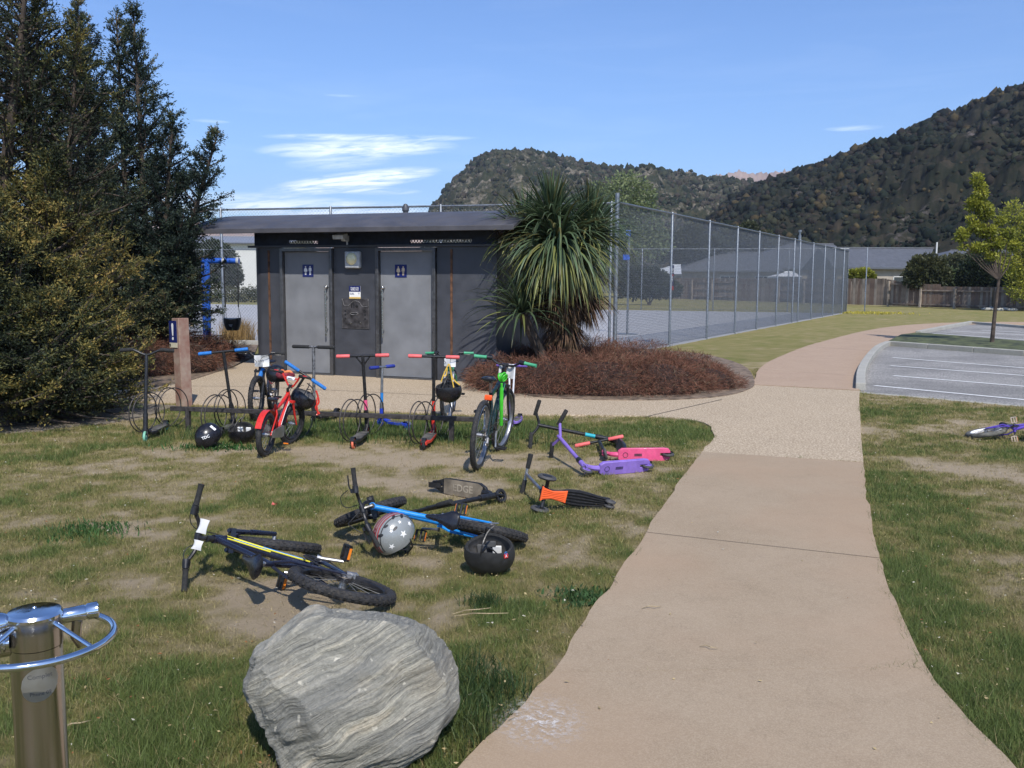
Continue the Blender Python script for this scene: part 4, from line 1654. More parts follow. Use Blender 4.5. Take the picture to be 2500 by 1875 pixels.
GOLD = [(.022, .030, .018), (.045, .058, .026), (.095, .100, .034), (.17, .145, .042), (.26, .205, .055), (.31, .205, .06)]
DARK = [(.018, .030, .024), (.030, .050, .034), (.055, .075, .042), (.095, .105, .048), (.16, .140, .065), (.22, .165, .09)]
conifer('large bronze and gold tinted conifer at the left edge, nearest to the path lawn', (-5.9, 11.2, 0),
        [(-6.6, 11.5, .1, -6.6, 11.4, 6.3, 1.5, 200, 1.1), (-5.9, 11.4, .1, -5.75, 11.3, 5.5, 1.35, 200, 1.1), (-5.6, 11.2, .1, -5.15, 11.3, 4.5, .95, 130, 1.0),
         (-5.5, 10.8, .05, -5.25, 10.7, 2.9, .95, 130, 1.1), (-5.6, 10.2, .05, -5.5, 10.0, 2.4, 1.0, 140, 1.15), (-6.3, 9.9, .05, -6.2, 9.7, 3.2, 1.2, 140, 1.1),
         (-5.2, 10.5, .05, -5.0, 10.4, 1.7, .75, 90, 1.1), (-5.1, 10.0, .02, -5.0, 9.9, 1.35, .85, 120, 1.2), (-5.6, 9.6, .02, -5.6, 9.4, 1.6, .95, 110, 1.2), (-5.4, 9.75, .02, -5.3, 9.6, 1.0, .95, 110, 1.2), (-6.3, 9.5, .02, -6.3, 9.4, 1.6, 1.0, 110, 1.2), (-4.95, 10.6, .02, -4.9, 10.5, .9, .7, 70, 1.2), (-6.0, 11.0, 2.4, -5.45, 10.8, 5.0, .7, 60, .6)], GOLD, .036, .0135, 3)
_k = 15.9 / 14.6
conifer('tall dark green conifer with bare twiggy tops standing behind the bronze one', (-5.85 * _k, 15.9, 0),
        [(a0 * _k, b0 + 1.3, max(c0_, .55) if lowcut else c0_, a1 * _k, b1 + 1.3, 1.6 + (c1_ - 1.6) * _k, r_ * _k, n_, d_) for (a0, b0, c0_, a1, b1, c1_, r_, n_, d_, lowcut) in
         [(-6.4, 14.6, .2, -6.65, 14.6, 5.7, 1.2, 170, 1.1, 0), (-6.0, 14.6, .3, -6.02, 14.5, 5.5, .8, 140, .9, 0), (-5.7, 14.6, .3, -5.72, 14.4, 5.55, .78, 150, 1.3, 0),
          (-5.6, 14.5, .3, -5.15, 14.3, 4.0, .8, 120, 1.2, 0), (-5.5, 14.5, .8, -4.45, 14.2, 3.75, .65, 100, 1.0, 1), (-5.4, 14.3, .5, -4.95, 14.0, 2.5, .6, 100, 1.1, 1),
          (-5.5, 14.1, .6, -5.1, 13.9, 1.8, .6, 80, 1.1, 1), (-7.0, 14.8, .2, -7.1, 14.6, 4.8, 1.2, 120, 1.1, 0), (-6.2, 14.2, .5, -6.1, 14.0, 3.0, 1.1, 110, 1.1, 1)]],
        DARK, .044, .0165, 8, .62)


def bush_brown(label, ells, n, base, seed):
    root = thing('wiry_shrub', label, 'shrub', base, 0, 'brown wiry shrubs')
    Ps, Ds = [], []
    vol = [e[3] * e[4] * e[5] for e in ells]
    for e, v in zip(ells, vol):
        k = int(n * v / sum(vol))
        d = unit(rng.normal(size=(k, 3)) * np.array([1, 1, .8]))
        d[:, 2] = np.abs(d[:, 2]) * 1.0 - .05
        r = rng.random(k) ** .22
        wob_ = .80 + .45 * vnoise(d[:, 0] * 1.3 + e[0], d[:, 1] * 1.3 + d[:, 2], 2.2, seed)
        P = np.array(e[:3]) + d * r[:, None] * np.array(e[3:6]) * wob_[:, None]
        Ps.append(P)
        Ds.append(unit(d + rng.normal(size=(k, 3)) * .75))
    P, D = np.concatenate(Ps), np.concatenate(Ds)
    k = P[:, 2] > .01
    P, D = P[k], D[k]
    m_ = len(P)
    col = np.array([.16, .072, .046]) * (.35 + 1.1 * rng.random((m_, 1)))
    g = rng.random(m_) < .12
    col[g] = np.array([.17, .12, .075]) * (.6 + .6 * rng.random((g.sum(), 1)))
    tw = .0035 + .002 * rng.random(m_)
    leaf_quads('twigs', P - np.array(base), D, .05 + .11 * rng.random(m_), tw * 1.15, col, M_TWIG, root, bend=.12)
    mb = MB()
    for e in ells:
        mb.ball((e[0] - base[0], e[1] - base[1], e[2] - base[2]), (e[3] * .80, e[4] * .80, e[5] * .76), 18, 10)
    mb.build('light_blocker', mat('shrub_light_block', (.040, .020, .014), .98, var=.4, scale=25, bump=1.0, bscale=60), root)  # dark brown solids added inside the twigs to block light
    return root


def e_at(px, py, z, rx, ry, rz, Y=None):
    p = gz(px, py) if Y is None else at(px, py, Y)
    return (p.x, p.y, z, rx, ry, rz)


bR = gz(1500, 950)
bush_brown('wide brown wiry shrub mass right of the toilet block below the cabbage tree',
           [e_at(1235, 952, .08, .55, .55, .40), e_at(1340, 957, .10, .75, .70, .46), e_at(1470, 960, .10, .85, .75, .46), e_at(1600, 958, .08, .80, .70, .44), e_at(1715, 948, .03, .62, .50, .36),
            e_at(1400, 928, .12, 1.0, .7, .56), e_at(1540, 928, .10, .95, .7, .50), e_at(1300, 925, .1, .7, .6, .52), e_at(1670, 928, .06, .7, .6, .40), e_at(1190, 935, .05, .35, .4, .34)], 110000, (bR.x, bR.y, 0), 2)
bL = gz(400, 918)
bush_brown('brown wiry shrub behind the notice post at left of the toilet block',
           [e_at(330, 916, .1, .80, .8, .50), e_at(430, 908, .12, .85, .8, .56), e_at(525, 882, .05, .60, .7, .42), e_at(250, 918, .1, .9, .8, .50), e_at(400, 880, .05, 1.4, .9, .56)], 60000, (bL.x, bL.y, 0), 6)


# cabbage tree ------------------------------------------------------
def straps(mb_list, c, n, L, W, elev_fn, droop, col_fn, seed, az_fn=None, seg=6):
    V, Fi, Co = [], [], []
    for i in range(n):
        az = rng.random() * 2 * PI if az_fn is None else az_fn()
        el = elev_fn()
        l = L * (.75 + .35 * rng.random())
        w = W * (.8 + .4 * rng.random())
        d = np.array([math.cos(az) * math.cos(el), math.sin(az) * math.cos(el), math.sin(el)])
        side = np.array([-math.sin(az), math.cos(az), 0])
        side = unit(side + rng.normal(size=3) * .25)
        p = np.array(c) + d * .05
        dr = droop * (.5 + rng.random())
        o = len(V)
        colr = col_fn(el)
        kink = rng.random() < .12
        for s in range(seg + 1):
            t_ = s / seg
            ww = w * (min(1, .45 + t_ * 2.2) * (1 - t_ ** 2.6) + .02)
            up = unit(np.cross(side, d))
            V += [p - side * ww / 2 + up * ww * .12, p - up * ww * .1, p + side * ww / 2 + up * ww * .12]
            tip = np.array([.16, .12, .05]) if t_ > .93 else None
            cc = colr * (1 - .12 * t_) if tip is None else colr * .5 + tip * .5
            Co += [cc, cc * .9, cc]
            if s < seg:
                a = o + s * 3
                Fi += [(a, a + 1, a + 4, a + 3), (a + 1, a + 2, a + 5, a + 4)]
            d = unit(d + np.array([0, 0, -1]) * dr * (.05 + .30 * t_) * (1 if not (kink and s == seg // 2) else 5))
            p = p + d * l / seg
    return V, Fi, Co


M_STRAP = leaf_mat('strap_leaf', .25, .38)
M_DEADL = leaf_mat('dead_leaf', .1, .8)
cab = thing('cabbage_tree', 'spiky cabbage tree with drooping sword leaves and a brown skirt beside the toilet block', 'tree', (at(1362, 700, 14.1).x, 14.1, 0))
cb = np.array(cab.location)


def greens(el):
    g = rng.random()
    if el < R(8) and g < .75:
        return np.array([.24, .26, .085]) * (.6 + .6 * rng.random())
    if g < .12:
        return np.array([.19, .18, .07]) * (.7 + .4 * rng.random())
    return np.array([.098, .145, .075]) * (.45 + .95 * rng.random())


def head(px, py, Y, n, L, W, lo, hi, droop, parent=cab, cfn=greens, nm='leaf_head', frame=None, azf=None):
    c = np.array(at(px, py, Y)) - np.array(parent.location)
    V, Fi, Co = straps(None, c, n, L, W, lambda: R(lo + (hi - lo) * rng.random()), droop, cfn, 1, azf)
    return npmesh(nm, V, Fi, M_STRAP, parent, np.array(Co), 4)


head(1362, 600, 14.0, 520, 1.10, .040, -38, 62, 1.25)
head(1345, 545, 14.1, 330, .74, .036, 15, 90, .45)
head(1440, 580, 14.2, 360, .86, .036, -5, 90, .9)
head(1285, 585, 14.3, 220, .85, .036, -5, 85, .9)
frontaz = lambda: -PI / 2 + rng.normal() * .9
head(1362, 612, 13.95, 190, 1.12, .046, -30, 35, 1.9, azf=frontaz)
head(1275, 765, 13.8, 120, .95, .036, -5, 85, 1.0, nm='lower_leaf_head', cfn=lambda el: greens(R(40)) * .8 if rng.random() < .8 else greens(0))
# brown dead skirt
browns = lambda el: np.array([.145, .085, .055]) * (.4 + .9 * rng.random())
V, Fi, Co = [], [], []
for (px, py, nn, L_, lo, hi) in ((1365, 705, 700, .72, -80, -15), (1395, 640, 420, .9, -75, -10), (1380, 780, 500, .55, -85, -25), (1330, 690, 250, .65, -80, -10), (1420, 700, 350, .7, -80, -20)):
    c = np.array(at(px, py, 14.2)) - cb
    for rr in range(1):
        v, f, co = straps(None, c, nn, L_, .024, lambda: R(lo + (hi - lo) * rng.random()), .9, browns, 1, None, 4)
        v = [np.array(q_) for q_ in v]
        o = len(V)
        V += v
        Fi += [tuple(i + o for i in q_) for q_ in f]
        Co += co
npmesh('dead_leaf_skirt', V, Fi, M_DEADL, cab, np.array(Co), 4)
V, Fi, Co = straps(None, np.array(at(1262, 560, 14.2)) - cb, 140, .42, .014, lambda: R(-50 + 60 * rng.random()), .9, browns, 1, lambda: PI + rng.normal() * .8, 4)
npmesh('dead_leaf_tuft', V, Fi, M_DEADL, cab, np.array(Co), 4)
mb = MB()
c0, c1 = np.array(at(1375, 880, 14.3)) - cb, np.array(at(1362, 600, 14.1)) - cb
mb.tube([(c0[0], 0.2, -.05), (c0[0], .15, .6), tuple(c1)], [.2, .17, .13], 12)
mb.tube([tuple(c1 - np.array([0, 0, .4])), tuple(np.array(at(1425, 560, 14.2)) - cb)], [.1, .07], 8)
mb.tube([tuple(c1 - np.array([0, 0, .4])), tuple(np.array(at(1340, 528, 14.1)) - cb)], [.1, .07], 8)
mb.tube([(c0[0] - .1, .1, -.05), tuple(np.array(at(1275, 765, 13.8)) - cb)], [.1, .07], 8)
mb.build('trunk', M_BARK, cab)


# ordinary leafy trees and bushes --------------------------------------
def leafy(name, label, cat, base, clumps, n, leaf, pal, trunk=None, group=None, core=True, up=.0):
    root = thing(name, label, cat, base, 0, group)
    b = np.array(base, float)
    Ps, Ds, T = [], [], []
    vol = np.array([c[3] * c[4] * c[5] for c in clumps]) ** .8
    for c, v in zip(clumps, vol):
        k = int(n * v / vol.sum())
        d = unit(rng.normal(size=(k, 3)))
        r = rng.random(k) ** .35
        wv_ = .72 + .56 * vnoise(d[:, 0] * 1.5 + c[0] + d[:, 2] * 1.1, d[:, 1] * 1.5 + d[:, 2] * .9 + c[1], 2.0, 5)
        Ps.append(np.array(c[:3]) + d * r[:, None] * np.array(c[3:6]) * wv_[:, None])
        Ds.append(unit(d + rng.normal(size=(k, 3)) * .8 + np.array([0, 0, up])))
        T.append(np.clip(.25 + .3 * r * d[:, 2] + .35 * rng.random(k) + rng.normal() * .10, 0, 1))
    P, D, T = np.concatenate(Ps), np.concatenate(Ds), np.concatenate(T)
    k = P[:, 2] > -.0
    P, D, T = P[k], D[k], T[k]
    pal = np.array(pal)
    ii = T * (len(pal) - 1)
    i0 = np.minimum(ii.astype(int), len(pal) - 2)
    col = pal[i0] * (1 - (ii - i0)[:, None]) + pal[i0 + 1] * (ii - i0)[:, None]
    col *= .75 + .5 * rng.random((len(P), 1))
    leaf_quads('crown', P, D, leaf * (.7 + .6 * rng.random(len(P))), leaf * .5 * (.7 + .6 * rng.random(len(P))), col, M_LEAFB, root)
    mb = MB()
    if trunk:
        for pts, r0, r1 in trunk:
            kk = len(pts)
            mb.tube(pts, [r0 + (r1 - r0) * i / (kk - 1) for i in range(kk)], 8)
    else:
        for c in clumps[:4]:
            mb.tube([(0, 0, -.05), (c[0] * .5, c[1] * .5, c[2] * .5), (c[0], c[1], c[2])], [.07, .05, .02], 6)
    mb.build('trunk', M_BARK, root)
    return root


def cl_px(base, items, Y):
    """clump list from sight lines at depth Y: (px, py, rpx_x, rpx_y[, dy])"""
    out = []
    for it in items:
        p = at(it[0], it[1], Y + (it[4] if len(it) > 4 else 0))
        s = Y / F_PX
        out.append((p.x - base[0], p.y - base[1], p.z, it[2] * s, (it[2] + it[3]) * .5 * s, it[3] * s))
    return out


YG = [(.09, .11, .015), (.20, .22, .03), (.34, .34, .05), (.44, .42, .07)]
DG = [(.010, .018, .010), (.022, .036, .018), (.05, .065, .030), (.08, .09, .04)]
WG = [(.05, .075, .03), (.10, .14, .05), (.17, .21, .085), (.24, .27, .12)]
WG2 = [(.09, .12, .06), (.15, .19, .085), (.22, .26, .12), (.28, .31, .16)]
OG = [(.022, .032, .018), (.05, .062, .028), (.09, .095, .04), (.13, .12, .055)]
# sapling on the island
tb_ = gz(2421, 842)
bs = (tb_.x, tb_.y, .06)
Y = tb_.y
items = [(2385, 445, 15, 20), (2392, 480, 20, 22), (2378, 505, 22, 22), (2405, 525, 22, 26), (2380, 560, 20, 20), (2410, 570, 26, 22), (2350, 575, 18, 16), (2430, 600, 26, 20), (2390, 610, 26, 16),
         (2345, 588, 16, 10), (2460, 575, 22, 16), (2475, 605, 18, 14), (2370, 540, 14, 12), (2440, 545, 14, 14), (2400, 505, 12, 12), (2420, 630, 20, 14), (2350, 610, 12, 8), (2396, 460, 10, 14)]
cl_ = cl_px(bs, items, Y)
tr = [([(0, 0, -.1), (.03, 0, .8), (at(2438, 690, Y).x - bs[0], 0, at(2438, 690, Y).z)], .06, .035)]
p0 = tr[0][0][-1]
for it in items:
    q = at(it[0], it[1], Y)
    tr.append(([p0, ((p0[0] + q.x - bs[0]) / 2 + .05, 0, (p0[2] + q.z) / 2 - .1), (q.x - bs[0], 0, q.z)], .02, .006))
cl_ = [(c_[0], c_[1], c_[2], c_[3] * .82, c_[4] * .82, c_[5] * .72) for c_ in cl_]
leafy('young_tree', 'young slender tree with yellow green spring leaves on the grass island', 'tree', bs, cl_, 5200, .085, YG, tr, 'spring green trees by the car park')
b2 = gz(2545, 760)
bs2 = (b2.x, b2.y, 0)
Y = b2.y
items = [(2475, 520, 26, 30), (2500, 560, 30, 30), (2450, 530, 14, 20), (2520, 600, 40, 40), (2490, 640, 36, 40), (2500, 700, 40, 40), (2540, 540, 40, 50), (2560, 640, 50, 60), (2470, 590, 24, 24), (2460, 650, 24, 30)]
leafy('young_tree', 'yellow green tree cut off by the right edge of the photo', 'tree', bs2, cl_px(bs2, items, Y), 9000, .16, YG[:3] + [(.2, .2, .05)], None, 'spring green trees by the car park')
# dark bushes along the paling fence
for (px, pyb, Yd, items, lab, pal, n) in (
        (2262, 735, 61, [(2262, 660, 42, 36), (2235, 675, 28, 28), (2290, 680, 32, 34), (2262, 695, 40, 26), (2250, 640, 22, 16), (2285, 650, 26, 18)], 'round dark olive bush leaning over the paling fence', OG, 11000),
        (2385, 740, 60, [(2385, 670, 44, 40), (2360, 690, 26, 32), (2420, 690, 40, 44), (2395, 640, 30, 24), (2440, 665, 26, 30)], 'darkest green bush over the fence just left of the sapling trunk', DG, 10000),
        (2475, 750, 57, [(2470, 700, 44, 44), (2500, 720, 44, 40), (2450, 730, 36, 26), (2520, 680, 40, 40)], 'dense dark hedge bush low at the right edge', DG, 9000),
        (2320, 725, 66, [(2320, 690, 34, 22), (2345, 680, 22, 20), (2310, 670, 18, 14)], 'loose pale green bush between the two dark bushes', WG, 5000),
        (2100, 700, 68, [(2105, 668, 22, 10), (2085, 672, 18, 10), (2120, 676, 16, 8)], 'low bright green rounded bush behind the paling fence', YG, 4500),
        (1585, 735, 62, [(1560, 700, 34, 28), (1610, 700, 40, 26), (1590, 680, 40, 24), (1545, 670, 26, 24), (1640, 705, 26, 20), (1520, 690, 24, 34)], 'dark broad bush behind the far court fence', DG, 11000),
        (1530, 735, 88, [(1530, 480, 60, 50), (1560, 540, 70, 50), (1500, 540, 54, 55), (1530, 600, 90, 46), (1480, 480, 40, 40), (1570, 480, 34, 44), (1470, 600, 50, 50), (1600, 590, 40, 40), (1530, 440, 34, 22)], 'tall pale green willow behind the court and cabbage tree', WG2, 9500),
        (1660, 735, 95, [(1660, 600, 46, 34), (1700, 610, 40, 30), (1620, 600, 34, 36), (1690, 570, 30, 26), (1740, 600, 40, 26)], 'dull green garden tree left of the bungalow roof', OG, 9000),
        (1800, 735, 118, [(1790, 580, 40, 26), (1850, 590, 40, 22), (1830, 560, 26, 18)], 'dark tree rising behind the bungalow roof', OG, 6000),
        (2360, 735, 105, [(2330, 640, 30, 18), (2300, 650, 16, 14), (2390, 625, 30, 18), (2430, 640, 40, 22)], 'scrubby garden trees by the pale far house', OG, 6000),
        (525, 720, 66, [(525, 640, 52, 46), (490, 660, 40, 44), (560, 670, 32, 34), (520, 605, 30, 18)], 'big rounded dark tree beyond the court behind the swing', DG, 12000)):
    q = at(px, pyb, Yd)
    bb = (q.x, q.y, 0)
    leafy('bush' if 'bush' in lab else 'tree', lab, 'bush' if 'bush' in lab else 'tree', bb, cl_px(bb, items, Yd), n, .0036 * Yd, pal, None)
for x0, x1, Yd, h in ((400, 640, 63, .9),):
    q = at((x0 + x1) / 2, 700, Yd)
    leafy('low_hedge', 'low green hedge bank beyond the court at left', 'hedge', (q.x, q.y, 0), [((i - 3) * 1.1, 0, .5, .8, .5, .55) for i in range(7)], 6000, .16, OG, None)
# golden dry grass tuft by the swing
q = gz(590, 838)
gt = thing('dry_grass_tuft', 'small golden dry grass tuft at the foot of the court fence', 'grass tuft', (q.x, q.y - .3, 0))
n = 1500
a = rng.normal(size=(n, 2)) * .16
h = .25 + .45 * rng.random(n)
blades('blades', a[:, 0], a[:, 1], np.zeros(n), h, np.full(n, .012), np.array([.36, .24, .10]) * (.6 + .6 * rng.random((n, 1))), .45, M_BLADE, None, 'stuff', gt)
# pale stones and yellow flowers far right
for k, (X, Y_) in enumerate([(1855, 1316), (1885, 1318), (1915, 1314), (1955, 1320), (2000, 1322), (2040, 1320), (2075, 1322), (2110, 1324)]):
    q = gz(*zJ(X, Y_))
    mb = MB(); mb.ball((0, 0, .07), (.28, .16, .12), 8, 5)
    o = mb.build('border_stone', M_KERB); o.location = q; o.scale = (.8 + .06 * k, .9, .8 + .1 * (k % 3))
    o.rotation_euler = (0, 0, random.random() * 3)
    tag(o, 'pale edging stone under the dark bushes, ' + ['leftmost of the row', 'second from left', 'third from left', 'just left of the trunk', 'just right of the trunk', 'third from right', 'second from right', 'rightmost of the row'][k], 'stone', 'pale edging stones under the far bushes')
fl_ = [gz(*zK(X, Y_)) for X, Y_ in [(260, 55), (420, 75), (330, 90)]]
n = 500
cx = rng.normal(size=n) * 1.1 + fl_[0].x + .8
cy = rng.normal(size=n) * .9 + fl_[0].y - .8
blades('dandelions', cx, cy, np.zeros(n) + .0, .06 + .05 * rng.random(n), np.full(n, .05), np.array([.55, .47, .08]) * (.6 + .5 * rng.random((n, 1))), .5, M_BLADE, 'patch of small yellow flowers in the grass by the far fence corner')

# tufts of long grass against the boulder and weeds ---------------------
def tuft(name, label, px, py, n, rad, hh, colr, ww=.004, lean=.9, spread=(1, 1), cat='grass tuft', f=zW):
    q = gz(*f(px, py))
    root = thing(name, label, cat, (q.x, q.y, 0), 0, None)
    a = rng.normal(size=(n, 2)) * rad * np.array(spread) * .5
    for poly in paths_poly:
        a = a[~inside(poly, a[:, 0] + q.x, a[:, 1] + q.y)]
    n = len(a)
    h_ = hh * (.4 + .8 * rng.random(n))
    blades('blades', a[:, 0], a[:, 1], np.zeros(n), h_, ww * (.7 + .6 * rng.random(n)), np.array(colr) * (.55 + .9 * rng.random((n, 1))), lean, M_BLADE, None, 'stuff', root)
    return root


tuft('grass_tuft', 'long grass tuft drooping at the right foot of the boulder', 880, 1592, 650, .22, .15, (.075, .10, .032), .0040, 1.1, (1.5, .8))
tuft('grass_tuft', 'dark lush grass clump behind the boulder beside the path', 1020, 1508, 1600, .24, .085, (.040, .072, .024), .0040, 1.0, (.9, 1.4))
tuft('grass_tuft', 'small round green grass clump right of the yellow bike wheel', 1050, 1308, 350, .10, .07, (.040, .070, .024), .0035, .9, (1, 1))
tuft('grass_tuft', 'low wispy grass under the front of the boulder', 760, 1652, 900, .42, .06, (.10, .12, .035), .0035, 1.0, (1.6, .5))
tuft('grass_tuft', 'long grass round the rack leg between the scooters', 470, 945, 700, .35, .12, (.075, .11, .035), .006, .8, (1.4, .8))
tuft('grass_tuft', 'long grass growing under the middle of the bike rack', 720, 930, 900, .6, .11, (.06, .10, .03), .006, .8, (1.8, .6))
tuft('grass_tuft', 'long grass growing under the right end of the bike rack', 985, 945, 1200, .7, .12, (.06, .10, .03), .006, .8, (1.6, .7))
tuft('clover_weed', 'broad leaved weed patch on the lawn edge by the path', 1262, 1295, 600, .12, .04, (.05, .10, .035), .014, 1.2, (1.2, 1), 'weed')
tuft('clover_weed', 'bright green weed patch below the black helmet by the rack', 470, 968, 500, .26, .05, (.035, .10, .025), .012, 1.2, (1.8, .6), 'weed')
tuft('clover_weed', 'low green weed patch alone on the left lawn', 185, 1150, 900, .20, .045, (.05, .115, .032), .007, 1.2, (1.3, 1.1), 'weed')

# ================================================================== BICYCLES, SCOOTERS, HELMETS
M_TYRE = mat('tyre_rubber', (.022, .022, .024), .75, var=.3, scale=30, bump=.6, bscale=260, dirt=.35)
M_TYREG = mat('dusty_tyre', (.12, .115, .10), .85, var=.3, scale=30, bump=.5, bscale=200)
M_ALLOY = mat('alloy', (.42, .42, .43), .42, .9, var=.1)
M_SPOKE = mat('spoke_steel', (.16, .16, .16), .7, .2, var=.05)
M_BGLOSS = mat('black_gloss', (.012, .012, .016), .3, var=.2, coat=.15)
M_SATIN = mat('black_satin', (.020, .020, .022), .38, .2, var=.3, scale=30, dirt=.12)
M_FOAM = mat('black_foam_grip', (.022, .022, .022), .9, var=.3, scale=80, bump=.4, bscale=300)
M_CHAIN = mat('oily_chain', (.13, .115, .10), .5, .8, var=.4, scale=90)
M_ORANGE_R = mat('amber_reflector', (.80, .22, .02), .25, var=.1, coat=.6)
M_GRIPTAPE = mat('grip_tape', (.10, .095, .085), .95, var=.35, scale=14, bump=.6, bscale=400, dirt=.5)
M_PAPER = mat('white_paper', (.62, .62, .62), .7, var=.04, scale=6)
M_INK = mat('ink', (.08, .08, .09), .8, var=.05)


def paint(name, c, rough=.32, **k):
    return mat(name, c, rough, var=.08, coat=.12, **k)


def loft_tube(mb, stations, n=14):
    """stations: (centre, half_width_y, half_height_z)"""
    rings = []
    for c, wy, wz in stations:
        rings.append([(c[0], c[1] + wy * math.cos(2 * PI * j / n), c[2] + wz * math.sin(2 * PI * j / n)) for j in range(n)])
    mb.loft(rings)


def rotm(axis_pt, axis, ang):
    return Matrix.Translation(axis_pt) @ Matrix.Rotation(ang, 4, axis) @ Matrix.Translation(-Vector(axis_pt))


def wheel_parts(root, hub, RR, tw, ty, rim, M=None, spokes=24, knobs=False, hubw=.05, mags=None, rim_depth=.012):
    """wheel > tyre, spokes, hub"""
    hub = Vector(hub)
    ax = (0, 1, 0)
    mb = MB(); mb.M = M
    mb.torus(hub, ax, RR - tw * 1.15, rim_depth, 44, 8, tw * .42)
    w = mb.build('wheel', rim, root)
    mb = MB(); mb.M = M
    mb.torus(hub, ax, RR - tw * .55, tw * .55, 52, 12, tw * .52)
    if knobs:
        nk = 46
        for i in range(nk):
            for row, yy_ in ((0, 0.0), (1, tw * .30), (1, -tw * .30)):
                a = 2 * PI * (i + .5 * row) / nk
                rr = RR - (.0 if row == 0 else tw * .10) - .002
                c = hub + Vector((math.cos(a) * rr, yy_, math.sin(a) * rr))
                rot = Matrix.Rotation(-a, 3, 'Y')
                if yy_:
                    rot = Matrix.Rotation(-a, 3, 'Y') @ Matrix.Rotation(math.copysign(R(28), yy_), 3, 'Z')
                mb.box(c, (.009, tw * .24, RR * .065), rot)
    mb.build('tyre', ty, w)
    mb = MB(); mb.M = M
    for i in range(spokes):
        a = 2 * PI * i / spokes
        s = 1 if i % 2 else -1
        a2 = a + s * .35 * (1 if (i // 2) % 2 else -1)
        mb.tube([hub + Vector((math.cos(a2) * .018, s * hubw * .5, math.sin(a2) * .018)), hub + Vector((math.cos(a) * (RR - tw * 1.15), 0, math.sin(a) * (RR - tw * 1.15)))], .0013, 3, cap=False)
    mb.build('spokes', M_SPOKE, w, kind='stuff')
    mb = MB(); mb.M = M
    mb.cyl(hub + Vector((0, -hubw, 0)), hub + Vector((0, hubw, 0)), .012, 10)
    mb.cyl(hub + Vector((0, -hubw * .55, 0)), hub + Vector((0, hubw * .55, 0)), .019, 12)
    mb.build('hub', M_ALLOY, w)
    return w


